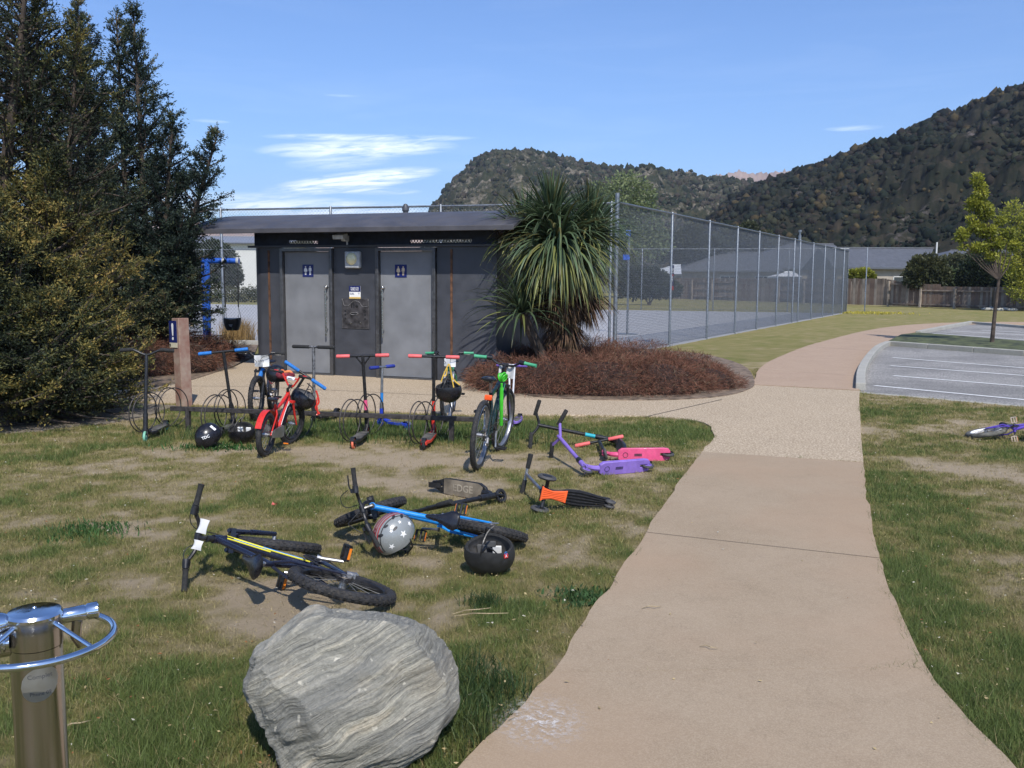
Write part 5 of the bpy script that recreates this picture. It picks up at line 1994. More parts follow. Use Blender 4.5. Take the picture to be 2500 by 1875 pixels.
def bicycle(label, s=1.0, frame=None, Rw=.29, tw=.05, rim=None, grips=None, bars=None, steer=0.0, crank=40, kids=False, fork_m=None, knobs=False, saddle_m=None,
            tyre=None, decals=None, bar_rise=.05, bar_w=.58, levers=True, cog=True, reflect=True, seat_up=.14, tyre_f=None, geo='mtb', group='bikes and scooters left at the rack', stem_l=.07, susp=False):
    root = thing('bicycle', label, 'bicycle', (0, 0, 0), 0, group)
    g = lambda x, z, y=0.0: Vector((x * s, y * s, z * s))
    RW = Rw
    rh = Vector((0, 0, RW))
    wb = .98 * s if geo == 'mtb' else .92 * s
    fh = Vector((wb, 0, RW))
    a = Vector((-math.cos(R(70)), 0, math.sin(R(70))))
    bb = Vector((.40 * s, 0, RW - .015 * s))
    st = bb + Vector((-.115 * s, 0, .33 * s))
    hb = fh + Vector((-.035 * s, 0, 0)) + a * (RW + .085 * s)
    ht = hb + a * .11 * s
    frame = frame or paint('bike_black', (.02, .02, .025))
    rim = rim or M_SATIN
    tyre = tyre or M_TYRE
    rt = .019 * s
    mb = MB()
    if geo == 'kids':
        mid = (st * .35 + ht * .65) + Vector((0, 0, -.05 * s))
        mb.tube(smooth_path([ht - a * .02 * s, (ht + st) / 2 + Vector((0, 0, -.05 * s)), st + Vector((.02 * s, 0, -.03 * s))], 5), [rt * 1.15] * 11, 10)
    else:
        mb.tube(smooth_path([ht - a * .02 * s, (ht + st) / 2 + Vector((0, 0, -.015 * s)), st], 5), rt * .95, 10)
    mb.tube(smooth_path([hb + a * .02 * s, (hb + bb) / 2 + Vector((0, 0, .02 * s)), bb], 6), rt * 1.25, 10)
    mb.tube([bb, st + (st - bb).normalized() * .04 * s], rt * .9, 10)
    mb.cyl(hb - a * .005 * s, ht + a * .005 * s, rt * 1.35, 14)
    mb.cyl(bb + Vector((0, -.04 * s, 0)), bb + Vector((0, .04 * s, 0)), rt * 1.2, 12)
    for sy in (-1, 1):
        e = rh + Vector((0, sy * .062 * s, 0))
        mb.tube([bb + Vector((-.01, sy * .03 * s, 0)), bb + Vector((-.10 * s, sy * (tw * .5 + .018), .0)), e], [rt * .62, rt * .62, rt * .45], 7)
        mb.tube([st + Vector((0, sy * .012 * s, -.02 * s)), st + Vector((-.07 * s, sy * (tw * .5 + .014), -.085 * s)), e], [rt * .5, rt * .5, rt * .42], 7)
    fr = mb.build('frame', frame, root)
    if decals:
        for (m_, segs) in decals:
            mb = MB()
            for (t0, t1, side, off, r_) in segs:
                A, B = hb + a * .02 * s, bb
                mid = (A + B) / 2 + Vector((0, 0, .02 * s))
                pts = []
                for k in range(7):
                    t_ = t0 + (t1 - t0) * k / 6
                    p = A.lerp(mid, t_ * 2) if t_ < .5 else mid.lerp(B, t_ * 2 - 1)
                    d_ = (B - A).normalized()
                    up = Vector((0, 1, 0)).cross(d_) * (-1 if True else 1)
                    ang = off
                    nrm = Vector((0, side, 0)) * math.cos(ang) + up * math.sin(ang)
                    pts.append(p + nrm * (rt * 1.27))
                mb.tube(pts, r_ * s, 5)
            mb.build('decal_lines', m_, fr)
    # seat
    spd = (st - bb).normalized()
    sp_top = st + spd * (.04 * s + seat_up * s)
    mb = MB(); mb.cyl(st + spd * .02 * s, sp_top, .013 * s, 10); mb.tube([sp_top + Vector((-.07 * s, -.02 * s, .015)), sp_top + Vector((.06 * s, -.02 * s, .015))], .004, 5); mb.tube([sp_top + Vector((-.07 * s, .02 * s, .015)), sp_top + Vector((.06 * s, .02 * s, .015))], .004, 5)
    mb.build('seat_post', M_ALLOY, root)
    mb = MB()
    c0 = sp_top + Vector((-.02 * s, 0, .04 * s))
    sts = []
    for t_, wy, wz, dz in ((-.125, .010, .008, .008), (-.118, .052, .020, .006), (-.09, .070, .026, .004), (-.05, .066, .026, 0), (0, .040, .024, -.002), (.05, .024, .021, -.002), (.09, .019, .019, -.003), (.125, .015, .015, -.006), (.138, .006, .006, -.009)):
        sts.append((c0 + Vector((t_ * s, 0, dz * s)), wy * s, wz * s))
    loft_tube(mb, sts, 16)
    sd_ = mb.build('saddle', saddle_m or M_BGLOSS, root)
    # fork group
    SM = rotm(hb, a, steer)
    fm = fork_m or frame
    mb = MB(); mb.M = SM
    cw = tw * .5 + .025
    crown = hb - a * .02 * s
    mb.box(crown, (.045 * s, cw * 2 + .03, .03 * s))
    for sy in (-1, 1):
        top = crown + Vector((0, sy * cw, 0))
        bot = fh + Vector((-.005, sy * (cw + .006), 0))
        if susp:
            mid = top.lerp(bot, .42)
            mb.tube([top + a * .03 * s, mid], .0125 * s, 9)
            mb.tube([mid, bot], [.018 * s, .014 * s], 9)
        else:
            mb.tube([top + a * .0, top.lerp(bot, .5) + Vector((-.004, 0, 0)), bot], [.016 * s, .014 * s, .009 * s], 9)
    if susp:
        mA = (crown + Vector((0, cw, 0))).lerp(fh + Vector((0, cw, 0)), .42)
        mb.tube(smooth_path([mA, Vector((mA.x + .02, cw * .8, mA.z + .07 * s)), Vector((mA.x + .03, 0, mA.z + .085 * s)), Vector((mA.x + .02, -cw * .8, mA.z + .07 * s)), Vector((mA.x, -cw, mA.z))], 4), .013 * s, 8)
    fk = mb.build('fork', fm, root)
    # stem and bar
    bc = ht + a * .055 * s + Vector((stem_l * s, 0, .025 * s))
    mb = MB(); mb.M = SM
    mb.cyl(ht, ht + a * .05 * s, .018 * s, 12)
    mb.tube([ht + a * .045 * s, bc], .015 * s, 9)
    mb.cyl(bc + Vector((0, -.025 * s, 0)), bc + Vector((0, .025 * s, 0)), .021 * s, 12)
    mb.build('stem', M_SATIN, root)
    hw = bar_w / 2 * s
    mb = MB(); mb.M = SM
    br = bar_rise * s
    pts = [bc + Vector((-.045 * s, -hw, br * .9)), bc + Vector((-.02 * s, -hw * .55, br)), bc + Vector((0, -hw * .26, .1 * br)), bc, bc + Vector((0, hw * .26, .1 * br)), bc + Vector((-.02 * s, hw * .55, br)), bc + Vector((-.045 * s, hw, br * .9))]
    if geo == 'kids':
        pts = [bc + Vector((-.05 * s, -hw, .165 * s)), bc + Vector((-.03 * s, -hw * .52, .165 * s)), bc + Vector((-.01 * s, -hw * .30, .08 * s)), bc + Vector((0, -hw * .1, 0)), bc + Vector((0, hw * .1, 0)), bc + Vector((-.01 * s, hw * .30, .08 * s)), bc + Vector((-.03 * s, hw * .52, .165 * s)), bc + Vector((-.05 * s, hw, .165 * s))]
    mb.tube(smooth_path(pts, 5), .0115 * s if geo != 'kids' else .013 * s, 9)
    if geo == 'kids':
        mb.tube([pts[2] + Vector((0, 0, .03 * s)), pts[5] + Vector((0, 0, .03 * s))], .009 * s, 8)
    hbar = mb.build('handlebar', bars or M_SATIN, root)
    for i_, e in ((-1, 0), (1, -1)):
        P = Vector(pts[e])
        Q = Vector(pts[1 if e == 0 else -2])
        dirv = (Q - P).normalized()
        mb = MB(); mb.M = SM
        mb.tube([P - dirv * .004, P + dirv * .012 * s, P + dirv * .105 * s, P + dirv * .118 * s], [.019 * s, .0165 * s, .0165 * s, .020 * s], 12)
        mb.build('grip', grips or M_FOAM, hbar)
        if levers:
            mb = MB(); mb.M = SM
            b0 = P + dirv * .15 * s
            mb.cyl(P + dirv * .122 * s, P + dirv * .175 * s, .021 * s, 12)
            mb.box(b0 + Vector((.02 * s, 0, -.012 * s)), (.045 * s, .03 * s, .026 * s))
            mb.tube(smooth_path([b0 + Vector((.03 * s, 0, -.015 * s)), b0 + Vector((.055 * s, 0, -.02 * s)) - dirv * .03 * s, P + Vector((.055 * s, 0, -.018 * s)) + dirv * .03 * s], 3), [.006 * s] * 7, 6)
            mb.build('brake_lever', M_SATIN, hbar)
    # cables
    mb = MB()
    for sy in (-1, 1):
        A_ = SM @ (bc + Vector((.05 * s, sy * hw * .55, .03 * s)))
        B_ = SM @ (bc + Vector((.12 * s, sy * .05 * s, -.02 * s)))
        C_ = (hb + ht) / 2 + Vector((.03 * s, sy * .02 * s, 0))
        D_ = (hb + bb) / 2 + Vector((.01, sy * .02 * s, .01))
        mb.tube(smooth_path([A_, (A_ + B_) / 2 + Vector((.045 * s, 0, .015 * s)), B_, C_, D_], 4), .0028 * s ** .5, 5, cap=False)
    mb.build('cable', M_BLACK, root)
    # wheels
    hw_ = .055 * s
    wheel_parts(root, rh, RW, tw, tyre, rim, knobs=knobs, hubw=hw_)
    wheel_parts(root, fh, RW, tw, tyre_f or tyre, rim, M=SM, knobs=knobs, hubw=.05 * s)
    # drivetrain
    mb = MB()
    cy = -.048 * s
    cr = .075 * s
    mb.torus(bb + Vector((0, cy, 0)), (0, 1, 0), cr, .006 * s, 32, 6, .0025)
    for k in range(5):
        aa = 2 * PI * k / 5
        mb.tube([bb + Vector((0, cy, 0)), bb + Vector((math.cos(aa) * cr, cy, math.sin(aa) * cr))], .006 * s, 6)
    mb.build('chainring', M_SATIN, root)
    mb = MB()
    rr_ = .045 * s if cog else .03 * s
    cc = [bb + Vector((cr * math.sin(t_), cy, cr * math.cos(t_))) for t_ in [i * PI / 8 for i in range(9)]]
    cc += [rh + Vector((-rr_ * math.sin(t_), cy, -rr_ * math.cos(t_))) for t_ in [i * PI / 8 for i in range(9)]]
    mb.tube(cc, .0042 * max(s, .8), 5, closed=True)
    mb.build('chain', M_CHAIN, root)
    mb = MB()
    for k in range(5 if cog else 1):
        mb.torus(rh + Vector((0, cy + .006 * s + k * .005 * s, 0)), (0, 1, 0), (.026 + .005 * k) * s, .004 * s, 24, 4, .0012)
    mb.build('sprocket', M_CHAIN, root)
    if cog:
        mb = MB()
        dc = rh + Vector((.02 * s, cy - .01 * s, -.045 * s))
        mb.box(dc, (.035 * s, .03 * s, .05 * s), Matrix.Rotation(R(20), 3, 'Y'))
        mb.tube([dc, dc + Vector((.035 * s, 0, -.05 * s))], .012 * s, 8)
        mb.torus(dc + Vector((.035 * s, 0, -.05 * s)), (0, 1, 0), .014 * s, .004 * s, 14, 5)
        mb.tube(smooth_path([dc + Vector((-.02 * s, 0, 0)), dc + Vector((-.07 * s, -.01, .03 * s)), rh + Vector((.08 * s, cy, .05 * s))], 4), .0028, 5)
        mb.build('derailleur', M_ALLOY, root)
    for sy, off in ((-1, 0), (1, PI)):
        aa = R(crank) + off
        d_ = Vector((math.cos(aa), 0, math.sin(aa)))
        L_ = .155 * s
        b0 = bb + Vector((0, sy * .058 * s, 0))
        e_ = b0 + d_ * L_ + Vector((0, sy * .012 * s, 0))
        mb = MB()
        mb.tube([b0, b0 + d_ * .03 * s, e_], [.016 * s, .010 * s, .009 * s], 8)
        cr_ = mb.build('crank', M_ALLOY if not kids else M_SATIN, root)
        pc = e_ + Vector((0, sy * .055 * s, 0))
        mb = MB()
        for q in (-1, 1):
            mb.box(pc + Vector((q * .035 * s, 0, 0)), (.014 * s, .085 * s, .02 * s))
            mb.box(pc + Vector((0, q * .042 * s, 0)), (.07 * s, .010 * s, .02 * s))
        mb.cyl(e_, pc + Vector((0, sy * .04 * s, 0)), .009 * s, 8)
        pd = mb.build('pedal', M_SATIN, cr_)
        if reflect:
            for q in (-1, 1):
                mb = MB(); mb.box(pc + Vector((q * .0435 * s, 0, 0)), (.004 * s, .065 * s, .015 * s)); mb.build('reflector', M_ORANGE_R, cr_)
    root['_f'] = 0
    del root['_f']
    feats = dict(rh=rh, fh=fh, bb=bb, bar=SM @ bc, saddle=c0, ht=SM @ ht, gl=SM @ Vector(pts[-1]), gr=SM @ Vector(pts[0]), SM=SM, bc=bc, a=a, st=st, hb=hb)
    return root, feats


# ---------------------------------------------------------------- scooter
def scooter(label, s=1.0, deck=None, neck=None, bar=None, grip=None, wheelm=None, wcore=None, H=.82, L=.58, bw=.46, steer=0.0, style='T', top='T', deckw=.11, tape=M_GRIPTAPE, sleeve=None,
            brace=True, foam_len=.13, kidclamp=None, tube_r=.017, wr=.055, back=6, boxdeck=False, group='bikes and scooters left at the rack', under=None):
    root = thing('scooter', label, 'scooter', (0, 0, 0), 0, group)
    deck = deck or M_SATIN
    bar = bar or M_SATIN
    neck = neck or deck
    rh, fh = Vector((0, 0, wr)), Vector((L, 0, wr))
    a = Vector((-math.sin(R(back)), 0, math.cos(R(back))))
    hb = Vector((L - .02, 0, wr * 2 + .02))
    SM = rotm(hb, a, steer)
    zt = .085
    x0, x1 = .045, L - .13
    # deck: body with kicked sides, fork slot at the rear
    mb = MB()
    w = deckw / 2
    if boxdeck:
        pts = [(-.015, w * .62), (.0, w * .9), (.04, w), (x1 - .03, w), (x1 + .005, w * .62)]
    else:
        pts = [(-.02, w * .42), (.02, w * .5), (.09, w * .9), (.14, w), (x1 - .05, w), (x1, w * .62), (x1 + .01, w * .4)]
    poly = [(x, y) for x, y in pts] + [(x, -y) for x, y in reversed(pts)]
    slot = [(-.02, -w * .22), (.075, -w * .22), (.075, w * .22), (-.02, w * .22)]
    poly2 = poly + slot
    mb.prism(poly2, zt - (.036 if boxdeck else .028), zt)
    dk = mb.build('deck', deck, root, bevel=.004)
    mb = MB()
    gp = [(.095, w * .86), (.14, w * .93), (x1 - .06, w * .93), (x1 - .02, w * .6)]
    mb.prism(gp + [(x, -y) for x, y in reversed(gp)], zt, zt + .0016)
    mb.build('grip_tape', tape, dk, smooth=False)
    if under:
        mb = MB(); mb.prism([(.24, .012), (.24, -.012), (.31, -.012), (.31, .012)], zt - .0375, zt - .035); mb.build('underside_badge', under, dk, smooth=False)
        mb = MB(); mb.torus((x1 - .06, 0, zt - .0365), (0, 0, 1), .022, .003, 20, 5); mb.build('underside_oval', under, dk)
    # neck from deck to head tube
    mb = MB()
    mb.tube(smooth_path([(x1 - .02, 0, zt - .012), (x1 + .05, 0, zt + .005), (hb + a * .03)[:]], 4), [.026, .025, .024, .023, .022, .020, .019, .019, .019][:9], 8)
    mb.tube([(x1 - .02, 0, zt - .02), hb[:]], .012, 6)
    nk = mb.build('neck', neck, root)
    mb = MB(); mb.cyl(hb - a * .02, hb + a * .09, .0225, 14); mb.build('head_tube', neck, root)
    # wheels
    for nm_, c, M_ in (('wheel', rh, None), ('wheel', fh, SM)):
        mb = MB(); mb.M = M_
        mb.torus(c, (0, 1, 0), wr - .012, .012, 30, 8, .0125)
        w_ = mb.build('wheel', wheelm or M_BLACK, root)
        mb = MB(); mb.M = M_
        mb.torus(c, (0, 1, 0), wr - .022, .003, 24, 6, .010)
        for k in range(6):
            aa = 2 * PI * k / 6
            mb.tube([c, c + Vector((math.cos(aa) * (wr - .02), 0, math.sin(aa) * (wr - .02)))], .005, 5)
        mb.cyl(c + Vector((0, -.014, 0)), c + Vector((0, .014, 0)), .011, 10)
        mb.build('wheel_core', wcore or M_SATIN, w_)
    # fork
    mb = MB(); mb.M = SM
    cr = hb - a * .012
    mb.box(cr, (.035, .05, .016))
    for sy in (-1, 1):
        mb.tube([cr + Vector((0, sy * .021, 0)), fh + Vector((0, sy * .021, 0))], [.009, .007], 6)
    mb.cyl(fh + Vector((0, -.03, 0)), fh + Vector((0, .03, 0)), .006, 8)
    mb.build('fork', neck, root)
    # rear fender brake and axle plates
    mb = MB()
    V = []
    for i in range(7):
        aa = R(20 + 22 * i)
        for sy in (-.020, .020):
            V.append((rh.x + math.cos(aa) * (wr + .007), sy, rh.z + math.sin(aa) * (wr + .007)))
    mb.add(V, [(2 * i, 2 * i + 1, 2 * i + 3, 2 * i + 2) for i in range(6)])
    mb.add([(x, y, z + .002) for x, y, z in V], [(2 * i + 2, 2 * i + 3, 2 * i + 1, 2 * i) for i in range(6)])
    mb.build('brake_fender', M_ALLOY if kidclamp else M_SATIN, root)
    mb = MB(); mb.cyl(rh + Vector((0, -.03, 0)), rh + Vector((0, .03, 0)), .006, 8); mb.box((.01, .0245, .068), (.06, .004, .02)); mb.box((.01, -.0245, .068), (.06, .004, .02)); mb.build('axle_plate', deck, root)
    # steering tube
    topp = hb + a * (H - hb.z)
    mb = MB(); mb.M = SM
    if top == 'twin':
        m_ = hb + a * (H - hb.z) * .42
        mb.cyl(hb + a * .09, m_, tube_r, 12)
        st_ = mb.build('steering_tube', sleeve or neck, root)
        mb = MB(); mb.M = SM
        for sy in (-1, 1):
            mb.tube([m_ + Vector((0, sy * .018, 0)), topp + Vector((0, sy * .030, 0))], .0095, 8)
        mb.build('upper_tube', bar, root)
        mb = MB(); mb.M = SM; mb.box(m_, (.05, .075, .035)); mb.build('clamp', M_ALLOY, root)
    else:
        mb.cyl(hb + a * .09, topp, tube_r, 12)
        st_ = mb.build('steering_tube', bar, root)
        mb = MB(); mb.M = SM
        mb.cyl(hb + a * .085, hb + a * .15, tube_r + .007, 12)
        mb.build('clamp', M_ALLOY if kidclamp else M_SATIN, root)
        if sleeve:
            mb = MB(); mb.M = SM; mb.cyl(hb + a * .16, hb + a * .26, tube_r + .002, 12); mb.build('sleeve', sleeve, st_)
    hw = bw / 2
    mb = MB(); mb.M = SM
    if top == 'Y':
        P = [topp + Vector((-.03, -hw, .035)), topp + Vector((-.01, -hw * .55, .045)), topp + Vector((0, -.03, .0)), topp + Vector((0, .03, 0)), topp + Vector((-.01, hw * .55, .045)), topp + Vector((-.03, hw, .035))]
        mb.tube(smooth_path(P, 4), .0135, 10)
    elif top == 'V':
        P = [topp + Vector((-.03, -hw, .06)), topp + Vector((0, -hw * .5, .055)), topp + Vector((0, -.015, -.03)), topp + Vector((0, .015, -.03)), topp + Vector((0, hw * .5, .055)), topp + Vector((-.03, hw, .06))]
        mb.tube(P, .0135, 10)
    else:
        P = [topp + Vector((0, -hw, 0)), topp + Vector((0, -hw * .5, 0)), topp + Vector((0, hw * .5, 0)), topp + Vector((0, hw, 0))]
        mb.tube([P[0], P[-1]], .0135, 10)
        if brace:
            for sy in (-1, 1):
                mb.tube([topp + Vector((0, sy * .075, 0)), topp - a * .10], .0085, 7)
    hbar = mb.build('handlebar', bar, root)
    for e, q in ((0, 1), (-1, -2)):
        p0, p1 = Vector(P[e]), Vector(P[q])
        d_ = (p1 - p0).normalized()
        mb = MB(); mb.M = SM
        mb.tube([p0 - d_ * .006, p0 + d_ * .004, p0 + d_ * foam_len * .97, p0 + d_ * foam_len], [.016, .0195, .0185, .016], 12)
        mb.build('grip', grip or M_FOAM, hbar)
    feats = dict(rh=rh, fh=SM @ fh, top=SM @ topp, gl=SM @ P[-1], gr=SM @ P[0], hb=hb, SM=SM, a=a)
    return root, feats


# ---------------------------------------------------------------- placing
def all_pts(root):
    out = []
    st = list(root.children)
    while st:
        o = st.pop()
        st += list(o.children)
        if o.type == 'MESH':
            n = len(o.data.vertices)
            a = np.empty(n * 3)
            o.data.vertices.foreach_get('co', a)
            out.append(a.reshape(n, 3))
    return np.concatenate(out)


def settle(root, side, com):
    """rotation that lays the thing down on the flat side that would carry it"""
    P = all_pts(root)
    bm = bmesh.new()
    for p in P[::1]:
        bm.verts.new(p)
    bmesh.ops.convex_hull(bm, input=bm.verts)
    side = Vector(side).normalized()
    com = Vector(com)
    best, bs_ = None, -9
    for f in bm.faces:
        f.normal_update()
        n = f.normal.copy()
        c = f.calc_center_median()
        if (c - com).dot(n) < 0:
            n = -n
        if n.dot(side) < .6:
            continue
        h = (f.verts[0].co - com).dot(n)
        pr = com + n * h
        vs_ = [v.co.copy() for v in f.verts]
        ok = True
        for i in range(3):
            e = vs_[(i + 1) % 3] - vs_[i]
            w = (vs_[(i + 2) % 3] - vs_[i])
            cr_ = e.cross(n)
            if cr_.dot(w) < 0:
                cr_ = -cr_
            if cr_.dot(pr - vs_[i]) < -1e-5:
                ok = False
                break
        sc_ = f.calc_area() + (10 if ok else 0) + n.dot(side)
        if sc_ > bs_:
            bs_, best = sc_, n
    bm.free()
    return best.rotation_difference(Vector((0, 0, -1))).to_matrix()


def fit(root, Rm, f1, f2, sink=.004, w=.5, zadd=0.0):
    """stand the thing on the ground so that two of its features lie on two lines of sight"""
    P = all_pts(root) @ np.array(Rm).T
    dz = -P[:, 2].min() - sink + zadd
    q1, q2 = Rm @ Vector(f1[0]), Rm @ Vector(f2[0])
    t1, t2 = gz(*f1[1], q1.z + dz), gz(*f2[1], q2.z + dz)
    a = math.atan2(t2.y - t1.y, t2.x - t1.x) - math.atan2(q2.y - q1.y, q2.x - q1.x)
    Rz = Matrix.Rotation(a, 3, 'Z')
    m_ = (t1 * (1 - w) + t2 * w) - Rz @ (q1 * (1 - w) + q2 * w)
    M = (Rz @ Rm).to_4x4()
    M.translation = Vector((m_.x, m_.y, dz))
    root.matrix_world = M
    print('%-60s ratio %.2f yaw %.0f loc %.2f %.2f' % (root['label'][:60], (t2 - t1).xy.length / max(1e-6, (q2 - q1).xy.length), math.degrees(a), m_.x, m_.y))
    return M


def pose(root, roll, pitch, yaw, x, y, sink=.008):
    Rm = Matrix.Rotation(yaw, 3, 'Z') @ Matrix.Rotation(pitch, 3, 'Y') @ Matrix.Rotation(roll, 3, 'X')
    P = all_pts(root) @ np.array(Rm).T
    M = Rm.to_4x4()
    M.translation = Vector((x, y, -P[:, 2].min() - sink))
    root.matrix_world = M
    return M


lean = lambda deg: Matrix.Rotation(R(deg), 3, 'X')


def paper(label, root_M, local_c, w, h, rx=None, writing=None, curl=.03, X=(0, 1, 0), Y_=(0, 0, 1)):
    """sheet of paper tied at a handlebar; placed in world space as a thing of its own"""
    c = root_M @ Vector(local_c)
    x = (root_M.to_3x3() @ Vector(X)).normalized()
    y = (root_M.to_3x3() @ Vector(Y_)).normalized()
    B = basis((0, 0, 0), x, y)
    root = thing('paper_tag', label, 'paper note', c, 0, 'white paper notes tied to handlebars')
    mb = MB()
    n = 8
    V = []
    for k in (0, 1):
        for j in range(n + 1):
            for i in range(n + 1):
                u_, v_ = i / n - .5, j / n - .5
                z = curl * (math.sin(u_ * 5 + 1) * .5 + v_ * v_ * 2 * (1 if u_ > 0 else -.5)) + k * .0012
                V.append(B @ Vector((u_ * w, v_ * h, z)))
    Fs = []
    m_ = (n + 1) ** 2
    for j in range(n):
        for i in range(n):
            q = j * (n + 1) + i
            Fs.append((q, q + 1, q + n + 2, q + n + 1))
            Fs.append((m_ + q + n + 1, m_ + q + n + 2, m_ + q + 1, m_ + q))
    mb.add(V, Fs)
    mb.build('sheet', M_PAPER, root)
    if writing:
        for sgn_ in (1,):
            text_mesh('writing', writing, h * .34, M_INK, root, B @ Matrix.Translation((0, 0, curl * .5 + .004)), .0004)
    return root


CYCGRP = 'bikes and scooters left at the rack'

# ---- foreground fallen bikes
RED = paint('red_paint', (.60, .028, .02), dirt=.15)
REDF = paint('warm_red_paint', (.66, .045, .03))
BLUEP = paint('sky_blue_paint', (.015, .24, .68), .25)
YEL = mat('yellow_decal', (.75, .68, .05), .4, var=.05)
BLUED = mat('blue_decal', (.02, .20, .55), .4, var=.05)
NAVYP = paint('navy_black_paint', (.012, .014, .028), .22)
GREENP = paint('dark_green_black_paint', (.010, .022, .020), .25)
LIME = mat('lime_plastic', (.06, .52, .03), .4, var=.1)
MINT = mat('green_rubber_grip', (.06, .33, .17), .6, var=.1)
BLUEG = mat('blue_foam_grip', (.015, .16, .50), .75, var=.15, scale=60)
BLUED2 = mat('dark_blue_grip', (.02, .035, .26), .7, var=.15)
CORAL = mat('coral_rubber_grip', (.74, .13, .13), .6, var=.1)
PURP = paint('purple_paint', (.24, .15, .52), .4, dirt=.22)
PURPG = mat('purple_rubber_grip', (.17, .10, .42), .6, var=.1)
PINK = paint('hot_pink_paint', (.68, .085, .21), .4, dirt=.22)
ORNG = mat('orange_plastic', (.85, .13, .03), .45, var=.06)
ORNGW = mat('orange_wheel', (.72, .17, .09), .45, var=.08)
TEAL = mat('teal_trim', (.02, .38, .45), .4, var=.06)
GREY_DK = mat('dark_grey_rubber', (.06, .06, .062), .7, var=.2, scale=40, dirt=.3)
WHITEP = paint('white_gloss', (.78, .78, .80))
GREENW = mat('pale_green_wheel', (.22, .50, .36), .4, var=.08)

segs = [(.02, .95, s_, o_, .0035) for s_ in (-1,) for o_ in (-.9, -.45, 0, .45, .9)]
b, f = bicycle('black bike with yellow and blue decals lying on the lawn behind the boulder', s=.90, frame=NAVYP, Rw=.270, tw=.052, crank=242, knobs=True, steer=.195, susp=True,
               decals=[(YEL, [(.03, .55, -1, -.9, .004), (.1, .95, -1, -.35, .004), (.0, .6, -1, .15, .0035), (.05, .98, -1, .6, .004), (.02, .5, -1, 1.1, .003)]), (BLUED, [(.45, .9, -1, -.1, .006), (.1, .5, -1, -.6, .003), (.5, .9, -1, .9, .005)])], bar_w=.60, seat_up=.05)
MY = pose(b, -1.2499, -.003, 2.2019, -.617, 4.5446)
b2_, f2_ = bicycle('black bike with sky blue frame lying on the lawn behind the grey star helmet', s=.80, frame=BLUEP, Rw=.233, tw=.054, crank=166, knobs=True, steer=.535, fork_m=M_SATIN, susp=True,
                   decals=[(M_WHITE, [(.1, .25, -1, .8, .006)])], bar_w=.58, seat_up=.04)
MB_ = pose(b2_, -1.2012, -.092, 2.8591, -.073, 5.6269)
paper('crumpled white paper tied beside the stem of the fallen yellow decal bike', MY, f['bc'] + Vector((-.02, -.052, .0)), .055, .075, X=(.9, 0, .3), Y_=(0, 1, 0), curl=.02)
paper('lower white paper hanging from the stem of the fallen yellow decal bike', MY, f['bc'] + Vector((-.02, .048, .0)), .055, .05, X=(.9, 0, .3), Y_=(0, 1, 0), curl=.02)

# ---- standing bikes
# black and green bike, nearest in the rack
b, f = bicycle('tall black and green mountain bike standing in the rack, back wheel towards the camera', s=.95, frame=GREENP, Rw=.30, tw=.044, rim=M_ALLOY, grips=MINT, steer=R(-6), crank=-100, bar_w=.62, reflect=False, fork_m=M_SATIN,
               decals=[(mat('mint_decal', (.08, .5, .3), .4), [(.0, .6, 1, .5, .004), (.0, .6, -1, .5, .004)])], seat_up=.10)
MG = fit(b, lean(5), (f['rh'] - Vector((0, 0, .30)), zB(1432, 1345)), (f['fh'] - Vector((0, 0, .30)), zB(1618, 1185)))
mb = MB(); c = f['st'] + Vector((-.09, 0, .0)); mb.box(c, (.03, .065, .045)); mb.build('rear_reflector', mat('red_orange_reflector', (.85, .10, .02), .3), b, bevel=.006)
mb = MB(); a0, a1 = f['st'] + Vector((.16, -.055, .10)), f['bb'] + Vector((.20, -.055, .02)); mb.tube([a0, a0.lerp(a1, .08), a0.lerp(a1, .1), a1], [.010, .010, .0165, .0165], 12); mb.build('frame_pump', LIME, b)
mb = MB()
cl0 = f['st'] + Vector((.19, -.04, .15))
for k in range(4):
    mb.torus(cl0 + Vector((.006 * k, .012 * k - .03, .008 * math.sin(k * 2))), (.3, .7, .3 - .2 * k), .034 + .004 * (k % 2), .0065, 26, 7)
mb.build('cable_lock', LIME, b)
paper('left half of the folded white note on the black and green bike', MG, f['bar'] + Vector((.02, .035, -.055)), .06, .12, X=(.2, .95, 0), curl=.02)
paper('right half of the folded white note on the black and green bike', MG, f['bar'] + Vector((.02, -.045, -.055)), .08, .13, X=(.2, .95, 0), curl=.02)

# small bright red kids bike
b, f = bicycle('small bright red child bike standing in front of the rack', s=.72, frame=RED, Rw=.205, tw=.046, rim=M_SATIN, grips=M_FOAM, bars=RED, steer=R(-14), crank=-80, bar_w=.60, geo='kids', kids=True, cog=False, seat_up=.03,
               decals=[(M_WHITE, [(.1, .9, -1, 0, .0035), (.1, .9, 1, 0, .0035)])])
MR = fit(b, lean(4), (f['rh'] - Vector((0, 0, .205)), zA(1275, 1240)), (f['fh'] - Vector((0, 0, .205)), zA(1512, 1120)))
mb = MB(); mb.M = f['SM']; p0 = f['bc'] + Vector((-.01, 0, .075)); mb.box(p0, (.035, .085, .032)); pad = mb.build('bar_pad', WHITEP, b, bevel=.008)
mb = MB(); mb.M = f['SM']; mb.box(p0 + Vector((-.0185, 0, 0)), (.002, .05, .006)); mb.build('pad_print', M_BLACK, pad)
mb = MB()
for i in range(9):
    aa = R(20 + 15 * i)
    pass
V = []
for i in range(12):
    aa = R(25 + 12 * i)
    for y in (-.028, .028):
        V.append((f['rh'].x + math.cos(aa) * .222, y, f['rh'].z + math.sin(aa) * .222))
mb.add(V, [(2 * i, 2 * i + 1, 2 * i + 3, 2 * i + 2) for i in range(11)])
mb.add([(x, y, z + .003) for x, y, z in V], [(2 * i + 2, 2 * i + 3, 2 * i + 1, 2 * i) for i in range(11)])
mb.build('mudguard', RED, b)
mb = MB()
